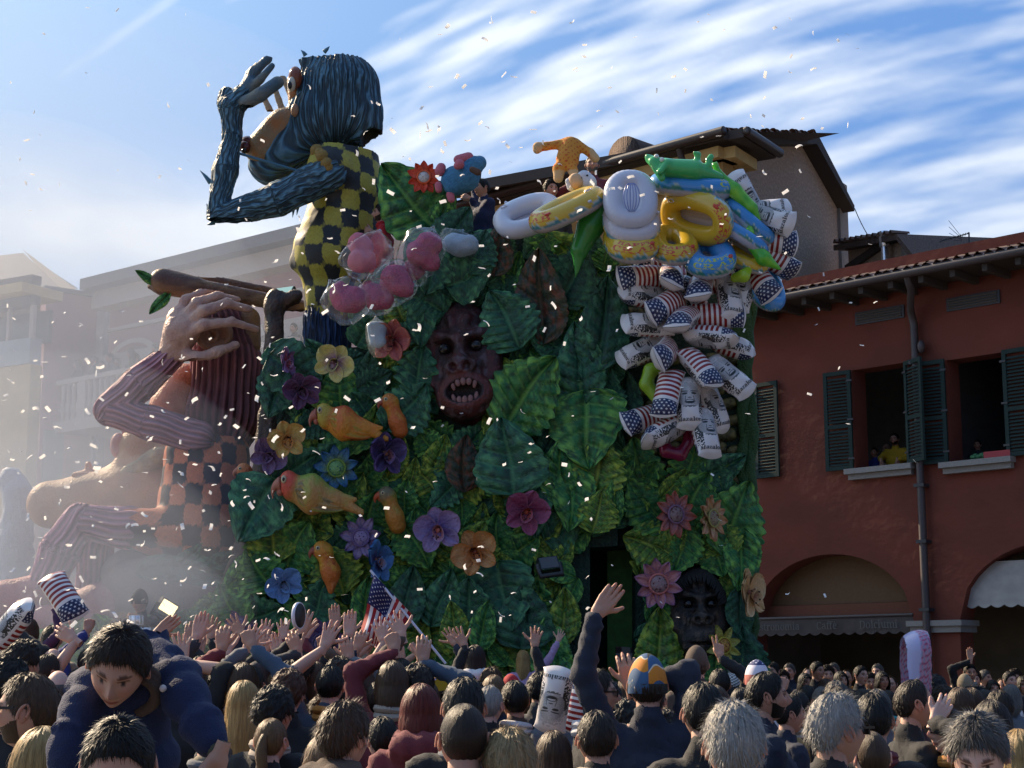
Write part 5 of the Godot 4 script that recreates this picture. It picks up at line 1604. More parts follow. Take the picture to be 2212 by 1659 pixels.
	for q in [[360, 1225, 130, 80, .95], [440, 1235, 150, 100, 1.0], [400, 1215, 110, 40, .95], [480, 1215, 120, 65, .9]]:
		leaf(h, P(q[0], q[1], D - q[4]), q[2] * m, q[3], 0, 4, .3, .1, base, .7)
	var lg := Body.new(Q.call(300, 700, -.9), Q.call(680, 560, .9), .035)
	lg.cap(Q.call(352, 608, .2), Q.call(420, 622, .2), 30 * m, 26 * m, .03)
	lg.cap(Q.call(420, 622, .2), Q.call(650, 662, -.1), 22 * m, 15 * m, .03)
	lg.cap(Q.call(430, 600, -.2), Q.call(640, 640, -.3), 12 * m, 10 * m, .03)
	lg.cap(Q.call(345, 625, .1), Q.call(312, 598, .2), 8 * m, 2 * m, .03)
	lg.cap(Q.call(350, 632, .1), Q.call(316, 618, .2), 8 * m, 3 * m, .03)
	put("log", lg.mesh(func(p, n): return rgb(.10, .045, .03).lerp(rgb(.24, .14, .07), clampf(.4 + wf.get_noise_3d(p.x * .6, p.y * 3.0, p.z * 3.0) * 1.6, 0, 1))), M.paint, h)
	leaf(h, P(345, 655, D - .3), 70 * m, 215, 2, 1, .2, .2, base)
	leaf(h, P(318, 600, D - .3), 60 * m, 295, 2, 1, .2, .2, base)

func tan_figure() -> void:
	var D := 23.2
	var base := P(200, 1400, D); base.y = 0
	var h := thing("tan_ape_figure", "giant tan bare backed figure bending forward behind the mauve ape's legs", "sculpture", base)
	var Q := func(u, v, z = 0.0): return P(u, v, D - z) - base
	var m := D / FOCAL
	var wf := noise(1.6, 3, 131)
	var b := Body.new(Q.call(30, 1290, -1.1), Q.call(400, 900, 1.0), .045)
	b.cap(Q.call(110, 1090), Q.call(200, 1090), 52 * m, 60 * m, .2)
	b.cap(Q.call(200, 1090), Q.call(320, 1070), 62 * m, 88 * m, .25)
	b.cap(Q.call(320, 1060), Q.call(360, 1010), 88 * m, 60 * m, .25)
	b.cap(Q.call(300, 1000, .1), Q.call(300, 965, .1), 34 * m, 44 * m, .1)
	b.cap(Q.call(285, 985, .2), Q.call(268, 1000, .25), 26 * m, 20 * m, .1)
	put("body", b.mesh(func(p, n): return rgb(.42, .22, .11).lerp(rgb(.58, .30, .13), clampf(.5 + wf.get_noise_3dv(p), 0, 1))), M.paint, h)
	var e := Body.new(Q.call(225, 1000, -.2), Q.call(280, 920, .6), .03)
	e.ell(Q.call(255, 962, .2), Vector3(17, 28, 16) * m, .03)
	e.ell(Q.call(253, 962, .34), Vector3(9, 18, 14) * m, .02, Basis(), true)
	put("ear", e.mesh(func(p, n): return rgb(.55, .25, .2)), M.paint, h)
	var hr := Body.new(Q.call(255, 960, -.6), Q.call(400, 890, .7), .03)
	hr.cap(Q.call(285, 930, .1), Q.call(360, 940, .1), 20 * m, 22 * m, .08)
	put("hair", hr.mesh(func(p, n): return rgb(.45, .10, .13), func(p, n, t): return .02 * sin(t.x * 40.0), 2.0, 1.0), M.paint, h)
	var c := Body.new(Q.call(240, 1050, -.5), Q.call(380, 960, .9), .03)
	c.cap(Q.call(275, 1022, .45), Q.call(350, 985, .55), 15 * m, 24 * m, .05)
	put("collar", c.mesh(func(p, n): return rgb(.5, .38, .2).lerp(rgb(.3, .22, .14), .5 + wf.get_noise_3dv(p * 3.0)), func(p, n, t): return .02 * wf.get_noise_3dv(p * 4.0)), M.paint, h)
	var f := Body.new(Q.call(140, 1060, -.4), Q.call(230, 985, .6), .028)
	f.cap(Q.call(172, 1035), Q.call(195, 1030), 18 * m, 18 * m, .05)
	f.cap(Q.call(192, 1025), Q.call(191, 1004), 9 * m, 8 * m, .03)
	for k in 4: f.cap(Q.call(160 + k * 9, 1042, .12), Q.call(162 + k * 9, 1026, .16), 7 * m, 7 * m, .01)
	put("fist", f.mesh(func(p, n): return rgb(.55, .26, .14)), M.paint, h)
	var D2 := 24.5
	var o := thing("grey_figure", "pale grey sculpted head far left in the smoke", "sculpture", P(22, 1400, D2) * Vector3(1, 0, 1))
	var g := Body.new(P(-60, 1460, D2 + .6) - o.position, P(100, 985, D2 - .7) - o.position, .05)
	g.cap(P(22, 1035, D2) - o.position, P(35, 1050, D2) - o.position, 28 * m, 28 * m, .05)
	g.cap(P(40, 1080, D2) - o.position, P(15, 1440, D2) - o.position, 34 * m, 60 * m, .2)
	g.cap(P(56, 1050, D2) - o.position, P(62, 1062, D2) - o.position, 9 * m, 7 * m, .05)
	put("body", g.mesh(func(p, n): return rgb(.5, .5, .5), func(p, n, t): return .03 * wf.get_noise_3dv(p * 2.0)), M.paint, o)

func flood_light(at: Vector3, turn: float, pitch: float, roll: float, lit: Material, label: String, size := .3) -> void:
	var o := thing("flood_light", label, "floodlight", at, turn)
	o.rotation = Vector3(pitch, turn, roll)
	var c := Shape.new()
	c.slab(PackedVector2Array([Vector2(-.5, -.36), Vector2(-.5, .36), Vector2(.5, .36), Vector2(.5, -.36)]), -.3, .1, Transform3D(Basis().scaled(Vector3.ONE * size), Vector3.ZERO), .03)
	for k in 7: c.box(Vector3((-.42 + k * .14) * size, 0, -.36 * size), Vector3(.03, .6, .14) * size)
	put("housing", c.mesh(), M.black_plastic, o)
	var g := Shape.new(); g.box(Vector3(0, 0, .115 * size), Vector3(.86, .58, .02) * size)
	put("lamp_glass", g.mesh(), lit, o)
	var b := Shape.new()
	b.tube(PackedVector3Array([Vector3(-.54, 0, 0) * size, Vector3(-.54, -.6, -.05) * size, Vector3(.54, -.6, -.05) * size, Vector3(.54, 0, 0) * size]), PackedFloat32Array([.035, .035, .035, .035]), 6)
	put("bracket", b.mesh(), M.black_plastic, o)

func figure_materials() -> void:
	M.fur_paint = painted(.55, T.strand, 3.0, 1.0, false, T.strand_col)
	M.cord_paint = painted(.7, T.cord, 3.0, 1.0, false, T.cord_col)
	M.blue_fur = mat(rgb(.05, .15, .22), .6)
	M.mustard = mat(rgb(.28, .17, .03), .7, T.brush, 3.0)
	M.checks_yellow = mat(Color.WHITE, .6, checks(rgb(.015, .018, .018), rgb(.36, .31, .035)), 1.0, null, 0, false)
	M.checks_red = mat(Color.WHITE, .65, checks(rgb(.034, .018, .020), rgb(.64, .19, .08)), 1.0, null, 0, false)
	M.black_plastic = mat(rgb(.015, .015, .016), .45)
	M.lamp_warm = mat(rgb(.8, .75, .6), .2); M.lamp_warm.emission_enabled = true; M.lamp_warm.emission = Color(1, .9, .65); M.lamp_warm.emission_energy_multiplier = 1.3
	M.lamp_pale = mat(rgb(.35, .6, .52), .12)
	M.lamp_dark = mat(rgb(.03, .04, .05), .1)

func figures() -> void:
	figure_materials()
	blue_ape()
	red_ape()
	tan_figure()
	flood_light(P(612, 632, 20.3), -.3, -.9, .15, M.lamp_pale, "floodlight with pale green glass on the log beside the checked shirt", .28)
	flood_light(P(362, 1312, 18.9), .5, .15, -.5, M.lamp_warm, "lit black floodlight on the deck beside the musician", .22)
	flood_light(P(1185, 1218, 19.0), .2, -.5, .15, M.lamp_dark, "black floodlight tilted down on the leafy front", .24)

func toy_materials() -> void:
	M.rib_blue = mat(rgb(.22, .26, .50), .3)
	M.plush = painted(.95, T.fine_bump, .8, 4.0)
	M.brown_toy = mat(rgb(.10, .05, .03), .8)
	M.tan_toy = mat(rgb(.55, .36, .2), .85)

# ---------------------------------------------------------------- inflatables, plush toys, bags, confetti
func star(im: Image, cx: float, cy: float, r: float, c: Color) -> void:
	for y in range(int(cy - r) - 1, int(cy + r) + 2):
		for x in range(int(cx - r) - 1, int(cx + r) + 2):
			if x < 0 or y < 0 or x >= im.get_width() or y >= im.get_height(): continue
			var d := Vector2(x - cx, y - cy)
			var a := fposmod(atan2(d.x, -d.y), TAU / 5.0) - TAU / 10.0
			var e := r * cos(TAU / 5.0) / cos(TAU / 10.0)
			# the edge of the star between a tip and the notch beside it
			var t := absf(a) / (TAU / 10.0)
			var tip := Vector2(r, 0); var notch := Vector2(cos(TAU / 10.0), sin(TAU / 10.0)) * r * .4
			var dirv := Vector2(cos(TAU / 10.0 - absf(a)), sin(TAU / 10.0 - absf(a)))
			var edge := notch - tip
			var s := tip.cross(edge) / dirv.cross(edge)
			if d.length() < s: im.set_pixel(x, y, c)

func pillow_print() -> ImageTexture: # left half: the flag side, right half: white side with a black and white portrait print
	var im := Image.create(512, 512, false, Image.FORMAT_RGB8)
	im.fill(Color(.88, .85, .83))
	var red := Color(.55, .11, .10); var blue := Color(.09, .13, .30)
	for k in 7: im.fill_rect(Rect2i(14, 14 + k * 50, 228, 26), red)
	im.fill_rect(Rect2i(0, 374, 256, 126), blue)
	for r in 5:
		for c in 8: star(im, 20 + c * 31 + (15 if r % 2 else 0), 387 + r * 25, 10.5, Color(.88, .87, .86))
	# the portrait: an anonymous shouting man in coarse greys
	var f := noise(.05, 4, 141)
	var g := noise(.11, 3, 142)
	for y in range(40, 420):
		for x in range(262, 506):
			var p := Vector2((x - 384) / 82.0, (y - 215) / 115.0)
			var q: float = f.get_noise_2d(x, y); var w: float = g.get_noise_2d(x, y)
			var c := -1.0
			var r := p.length()
			if r + q * .12 < 1.0:
				c = .74 - .18 * absf(p.x) + .14 * w
				for s in [-1.0, 1.0]:
					var e := Vector2((p.x - .36 * s) / .22, (p.y + .22) / .09)
					if e.length() < 1.0: c = .14 + .2 * absf(w)
					var b := Vector2((p.x - .38 * s) / .32, (p.y + .38 + .12 * p.x * s) / .05)
					if b.length() < 1.0: c = .30
					if absf(p.x - s * (.30 + .16 * (p.y))) < .03 and p.y > .0 and p.y < .5: c = .42
				if Vector2(p.x / .16, (p.y - .16) / .05).length() < 1.0: c = .35
				var m := Vector2(p.x / .36, (p.y - .50) / .17).length()
				if m < 1.0: c = .10
				elif m < 1.25: c = .48
				if m < .85 and p.y < .47: c = .78
				if p.y > .86: c = .35
			elif p.y < -.2 and r < 1.28 + q * .5 and r >= .9: c = .80 - .3 * absf(w)
			elif r < 1.75 + q * 1.5 and absf(p.x) > .72 and p.y > -.5: c = .13 + .25 * maxf(w, 0)
			if c >= 0: im.set_pixel(x, y, Color(c, c * .97, c * .95))
	return ImageTexture.create_from_image(im)

func pillow_at(a: float, b: float) -> Vector3: # a round the tube, b along it; 0.31 m wide, 0.62 m long
	var s := b * 2.0 - 1.0
	var pinch := pow(absf(s), 7.0)
	var an := a * TAU
	var w := .148 + .016 * pinch + .004 * absf(s)
	var t := .132 * pow(maxf(1.0 - pow(absf(s), 3.0), 0.0), .6) + .003
	var cr := 1.0 + .03 * sin(an * 7.0 + s * 3.0) * pinch * 3.0
	return Vector3(cos(an) * w, s * (.31 - .022 * cos(an * 2.0) * pinch), -sin(an) * t * cr + .01 * sin(an * 5.0 + s * 9.0) * (1.0 - pinch) * absf(s))

var pillow_mesh: ArrayMesh
var pillow_text: ArrayMesh
func warp_text(text: String, font: String, bold: bool, f: Callable, size := 1.0, step := 0.02) -> ArrayMesh:
	# lettering laid onto a curved skin: f takes a place on the flat text to a place on the skin
	var tm := TextMesh.new()
	var sf := SystemFont.new(); sf.font_names = PackedStringArray([font]); sf.font_weight = 700 if bold else 400
	tm.text = text; tm.font = sf; tm.font_size = 48; tm.pixel_size = .01 * size; tm.depth = 0.0; tm.curve_step = 2.0
	var arr := tm.get_mesh_arrays()
	var v: PackedVector3Array = arr[Mesh.ARRAY_VERTEX]
	var ix = arr[Mesh.ARRAY_INDEX]
	if ix == null: ix = PackedInt32Array(range(v.size()))
	var m := Shape.new()
	for q in range(0, ix.size(), 3):
		var tri := [v[ix[q]], v[ix[q + 1]], v[ix[q + 2]]]
		_split(m, tri[0], tri[1], tri[2], f, step, 0)
	return m.mesh()

func _split(m: Shape, a: Vector3, b: Vector3, c: Vector3, f: Callable, step: float, depth: int) -> void:
	var la := a.distance_to(b); var lb := b.distance_to(c); var lc := c.distance_to(a)
	var top := maxf(la, maxf(lb, lc))
	if top < step * 4.0 or depth > 5:
		var k := m.v.size()
		m.vert(f.call(a.x, a.y)); m.vert(f.call(b.x, b.y)); m.vert(f.call(c.x, c.y))
		m.tri(k, k + 1, k + 2)
	elif la == top:
		var d := (a + b) / 2.0
		_split(m, a, d, c, f, step, depth + 1); _split(m, d, b, c, f, step, depth + 1)
	elif lb == top:
		var d := (b + c) / 2.0
		_split(m, a, b, d, f, step, depth + 1); _split(m, a, d, c, f, step, depth + 1)
	else:
		var d := (c + a) / 2.0
		_split(m, a, b, d, f, step, depth + 1); _split(m, d, b, c, f, step, depth + 1)

func pillow(at: Vector3, angle: float, tilt: float, roll: float, label: String, scale_ := 1.0) -> Node3D:
	# angle: where the starred end points on the picture plane (0 = right, 90 = up); tilt: towards the viewer; roll: 0 shows the flag, 180 the white side
	if pillow_mesh == null:
		var s := Shape.new()
		s.sheet(28, 26, func(a, b): return pillow_at(a, b), true)
		pillow_mesh = s.mesh()
		pillow_text = warp_text("Mazalora", "Droid Serif", true, func(x, y):
			var a: float = .75 - x / .9 * .5 * .62
			var p := pillow_at(a, .86 - y * .40)
			return p + Vector3(p.x * .02, 0, p.z * .03 + .004), .46)
	var o := thing("pillow_balloon", label, "inflatable", at, 0, "inflatable flag pillows")
	o.transform.basis = Basis(Vector3.BACK, deg_to_rad(angle - 90)) * Basis(Vector3.RIGHT, deg_to_rad(tilt)) * Basis(Vector3.UP, deg_to_rad(roll + 180)) * Basis().scaled(Vector3.ONE * scale_)
	put("skin", pillow_mesh, M.pillow, o)
	put("lettering", pillow_text, M.black_ink, o)
	return o

func pillows() -> void:
	M.pillow = mat(Color(.95, .95, .95), .28, pillow_print(), 1.0, null, 0, false)
	M.black_ink = mat(rgb(.02, .02, .02), .4)
	var D := 18.95
	for q in [[1608, 425, 120, 20, 200, .0, "white end of a pillow balloon sticking up over the gable, topmost of the bunch"],
		[1650, 458, 5, 10, 150, .05, "crumpled white pillow balloon upper right of the bunch with blue end"],
		[1664, 474, 335, 30, 190, -.05, "white pillow balloon with lettered end, second from the top right"],
		[1664, 521, 352, 5, 0, .05, "striped pillow balloon pointing right with only a rim of stars"],
		[1672, 560, 330, -10, 50, .15, "half white half striped pillow balloon, rightmost of the bunch"],
		[1384, 600, 190, 25, 5, .1, "dark flag pillow balloon at upper left under the yellow boats"],
		[1450, 598, 262, 62, -20, .0, "flag pillow balloon with its starry end facing out below the yellow boats"],
		[1425, 588, 175, 10, 10, .3, "flag pillow balloon mostly hidden under the left yellow boat"],
		[1512, 622, 250, 58, 30, -.1, "flag pillow balloon showing starry end and curved lettering below the blue boat"],
		[1562, 598, 20, 10, 10, .1, "flag pillow balloon with stars at the right just below the blue boat"],
		[1392, 640, 175, 15, 230, .1, "small white pillow balloon with lettering running upward on the left"],
		[1438, 660, 216, 35, -15, -.1, "big flag pillow balloon with stars at lower left, middle left of the bunch"],
		[1550, 682, 2, 5, 0, .0, "flag pillow balloon lying level with stars on the right"],
		[1476, 690, 230, 55, 45, -.2, "pillow balloon end on, half stars and half lettering, in the middle"],
		[1400, 702, 180, 10, 215, .0, "white pillow balloon with portrait pointing left"],
		[1535, 728, 352, 15, 262, -.1, "white pillow balloon with a striped upper edge, pointing right"],
		[1388, 758, 205, 0, 215, .2, "white pillow balloon lower left with only the first letters in sight"],
		[1436, 764, 232, 58, -30, -.2, "pillow balloon with starry lower end above the lime ring"],
		[1442, 850, 256, 20, 25, -.25, "long flag pillow balloon standing on its starry end, lower left"],
		[1512, 795, 304, 25, -45, -.25, "pillow balloon half white half striped leaning down to the right"],
		[1574, 815, 318, 10, 160, -.1, "white pillow balloon with shouting portrait pointing lower right"],
		[1488, 872, 272, 12, 180, -.2, "white pillow balloon with shouting portrait hanging straight down"],
		[1540, 880, 290, 0, 130, .1, "white pillow balloon behind the hanging portraits, lettered at its foot"],
		[1436, 932, 208, 20, 110, -.15, "white pillow balloon with striped lower edge, lower left corner of the bunch"],
		[1522, 935, 280, 15, 150, -.2, "white portrait pillow balloon, lowest of the bunch"],
		[1575, 640, 275, 15, 150, .0, "white pillow balloon upright with sideways lettering beside the blue boat"],
		[1605, 625, 250, 10, 200, .15, "white pillow balloon leaning right under the lime crescent"],
		[1640, 605, 300, 25, 20, .1, "flag pillow balloon in front of the blue disc at the right"],
		[1392, 905, 200, 30, 10, .25, "shadowed flag pillow balloon behind the long standing one"],
		[1575, 745, 340, 0, 120, .2, "white pillow balloon tucked behind the middle right of the bunch"],
		[1500, 650, 120, 20, 60, .25, "pillow balloon buried in the middle of the bunch"]]:
		pillow(P(q[0], q[1], D + q[5]), q[2], q[3], q[4], q[6])

# an oval toy dinghy: long axis x, open side +z
func boat_point(a: float, b: float, L: float, W: float, r: float) -> Vector3: # a round the oval, b round the tube (0 outside, .25 open side)
	var an := a * TAU
	var c := Vector3(signf(cos(an)) * pow(absf(cos(an)), .8) * (L / 2 - r), signf(sin(an)) * pow(absf(sin(an)), .8) * (W / 2 - r), 0)
	var n := Vector3(cos(an) / L, sin(an) / W, 0).normalized()
	var t := b * TAU
	return c + n * cos(t) * r + Vector3(0, 0, sin(t) * r)

var boat_text := {}
func boat(u: float, v: float, d: float, bow: Vector3, open_: Vector3, L: float, W: float, r: float, scheme: int, label: String, lettered := true) -> void:
	var key := "boat %d %.2f %.2f %.2f" % [scheme, L, W, r]
	if not M.has(key):
		var top: Color = [rgb(.62, .40, .035), rgb(.05, .25, .55), rgb(.60, .60, .66)][scheme]
		var under: Color = [rgb(.52, .44, .42), rgb(.42, .42, .48), rgb(.55, .55, .62)][scheme]
		var wave: Color = [rgb(.08, .26, .30), rgb(.03, .20, .16), rgb(.58, .58, .64)][scheme]
		var s := Shape.new()
		s.sheet(96, 28, func(a, b):
			var p := boat_point(a, b, L, W, r)
			return p + Vector3(0, 0, .004 * sin(a * TAU * 34.0) * exp(-pow((fposmod(b + .5, 1.0) - .5) * 9.0 + .9, 2))), true, func(a, b):
			var t := fposmod(b + .25, 1.0) # 0 = underside, .25 outside, .5 open side
			var crest := .235 + .030 * sin(a * TAU * 9.0) + .022 * sin(a * TAU * 23.0 + 2.0 * sin(a * TAU * 5.0))
			var c := top
			if t < .19 or t > .80: c = under
			elif t < crest: c = wave
			elif t < crest + .016: c = wave.lerp(Color(.7, .7, .6), .5)
			if scheme == 0 and t >= .19 and t < .205: c = rgb(.06, .20, .42)
			return c, true)
		var fl := Shape.new()
		fl.sheet(40, 24, func(a, b):
			var x: float = (a - .5) * 2.0; var y: float = (b - .5) * 2.0
			var q := Vector2(x * sqrt(1.0 - y * y / 2.0), y * sqrt(1.0 - x * x / 2.0))
			return Vector3(q.x * (L / 2 - r * 1.1), q.y * (W / 2 - r * 1.1), -r * .55 - .018 * absf(sin(q.y * 9.0)) * (1.0 - smoothstep(.45, .6, q.length()))), false)
		M[key] = [s.mesh(), fl.mesh()]
	var o := thing("inflatable_boat", label, "inflatable boat", P(u, v, d), 0, "inflatable toy boats")
	var x := bow.normalized(); var z := (open_ - x * open_.dot(x)).normalized()
	o.transform.basis = Basis(x, z.cross(x), z)
	put("tube", M[key][0], M.vinyl, o)
	put("floor", M[key][1], [M.vinyl_tan, M.vinyl_tan, M.vinyl_white][scheme], o)
	if scheme == 2:
		var pt := Shape.new()
		for q in [-.07, .07]: pt.box(Vector3(-L * .28, q, -r * .6 - .012), Vector3(.07, .10, .004))
		put("patch", pt.mesh(), M.vinyl_tan, o)
	var vl := Shape.new()
	vl.rod(boat_point(.30, .05, L, W, r), boat_point(.30, .05, L, W, r) * 1.10, .018, 8)
	vl.sheet(16, 6, func(a, b):
		var c := boat_point(.36, .22, L, W, r)
		return c + Vector3(cos(a * TAU) * .04, sin(a * TAU) * .02, .01) + Vector3(cos(a * TAU) * cos(b * TAU) * .008, 0, sin(b * TAU) * .008), true)
	put("valve", vl.mesh(), M.vinyl_white, o)
	if lettered and scheme < 2:
		if not boat_text.has(key):
			var res := []
			for q in [["HAPPY", .175, .105, 1.35], ["CRAB", .085, .125, 2.0]]:
				res.append(warp_text(q[0], "Droid Serif", true, func(tx, ty):
					# letters stand along the rim at the bow, tops towards the open side
					var p := boat_point(tx * .16 * q[3], q[1] + ty * .20 * q[3], L, W, r * 1.012)
					return p, .60, .03))
			var cr := Shape.new()
			for k in 5: cr.ball(boat_point(.105 + .006 * k, .14 + .012 * sin(k * 2.4), L, W, r * 1.0), Vector3(.028, .028, .012) * (1.0 if k % 2 else .7), 7, 4, Basis())
			res.append(cr.mesh())
			boat_text[key] = res
		for q in boat_text[key].size(): put("lettering" if q < 2 else "crab_mark", boat_text[key][q], M.red_ink if scheme == 0 or q == 2 else M.lime_ink, o)

func soft(called: String, label: String, cat: String, u: float, v: float, d: float, caps: Array, m: Material, cell := .022, group := "", part := "skin", col = null, disp = null) -> Node3D:
	# a thing of one rounded skin: caps are [u0, v0, z0, u1, v1, z1, r0, r1] in picture units round (u, v)
	var o := thing(called, label, cat, P(u, v, d), 0, group)
	put(part, blob(u, v, d, caps, cell, col, disp), m, o)
	return o

func blob(u: float, v: float, d: float, caps: Array, cell: float, col = null, disp = null, k := .03) -> ArrayMesh:
	var c := P(u, v, d)
	var m := d / FOCAL
	var lo := Vector3.ONE * 9; var hi := Vector3.ONE * -9
	var list := []
	for q in caps:
		var a := P(q[0], q[1], d - q[2]) - c; var b := P(q[3], q[4], d - q[5]) - c
		var r := maxf(q[6], q[7]) * m + cell * 4.0
		lo = lo.min(a - Vector3.ONE * r).min(b - Vector3.ONE * r); hi = hi.max(a + Vector3.ONE * r).max(b + Vector3.ONE * r)
		list.append([a, b, q[6] * m, q[7] * m])
	var bd := Body.new(lo, hi, cell)
	for q in list: bd.cap(q[0], q[1], q[2], q[3], k)
	return bd.mesh(col, disp)

func bag(u: float, v: float, d: float, w: float, hgt: float, turn: float, label: String, inside: Material, sd: int, plush := false) -> void:
	var o := thing("plastic_bag", label, "bag", P(u, v, d), 0, "clear plastic bags of soft pink sweets and toys")
	var px := d / FOCAL
	var g := RandomNumberGenerator.new(); g.seed = sd
	var b := Body.new(Vector3(-w * .6, -hgt * .6, -w * .5) * px, Vector3(w * .6, hgt * .6, w * .5) * px, .028)
	var n := 7 if not plush else 5
	for k in n:
		var p := Vector3(g.randf_range(-.25, .25) * w, g.randf_range(-.27, .27) * hgt, g.randf_range(-.1, .12) * w) * px
		b.cap(p, p + Vector3(.03, .02, 0), w * px * g.randf_range(.14, .21), w * px * g.randf_range(.14, .2), .03 if plush else .09)
	var f := noise(3.0, 4, sd)
	put("contents", b.mesh(null, func(p, q, t): return .02 * f.get_noise_3dv(p * 2.0)), inside, o, Transform3D(Basis(Vector3.BACK, deg_to_rad(turn)), Vector3.ZERO))
	var s := Shape.new()
	s.sheet(40, 30, func(a, e):
		var y: float = e * 2.0 - 1.0
		var an: float = a * TAU
		var r: float = pow(maxf(1.0 - pow(absf(y), 3.0), .0), .5)
		var gather: float = lerpf(1.0, .12, smoothstep(.45, .98, y))
		var corner: float = 1.0 + .10 * cos(an * 2.0) * smoothstep(0.3, .95, -y)
		var wr: float = 1.0 + (.03 * sin(an * 9.0 + y * 4.0 + sd) + .02 * sin(an * 17.0 - y * 9.0)) * (1.0 + 1.5 * smoothstep(.2, .9, y)) + .06 * f.get_noise_3d(cos(an), sin(an), y)
		var x: float = cos(an) * w * .5 * maxf(r, .45 if y < 0 else .0) * gather * wr * corner
		var z: float = sin(an) * w * .42 * r * gather * wr
		return Vector3(x, y * hgt * .52, z) * px, true)
	put("film", s.mesh(), M.film, o, Transform3D(Basis(Vector3.BACK, deg_to_rad(turn)), Vector3.ZERO))

func flag_print() -> ImageTexture:
	var im := Image.create(512, 320, false, Image.FORMAT_RGB8)
	im.fill(Color(.86, .83, .82))
	for k in 7: im.fill_rect(Rect2i(0, int(k * 2 * 320 / 13.0), 512, int(320 / 13.0) + 1), Color(.62, .10, .12))
	im.fill_rect(Rect2i(0, 0, 230, int(320 * 7 / 13.0)), Color(.10, .12, .33))
	for r in 9:
		for c in (6 if r % 2 == 0 else 5): star(im, 20 + c * 38 + (0 if r % 2 == 0 else 19), 14 + r * 18.2, 8.0, Color(.85, .84, .84))
	return ImageTexture.create_from_image(im)

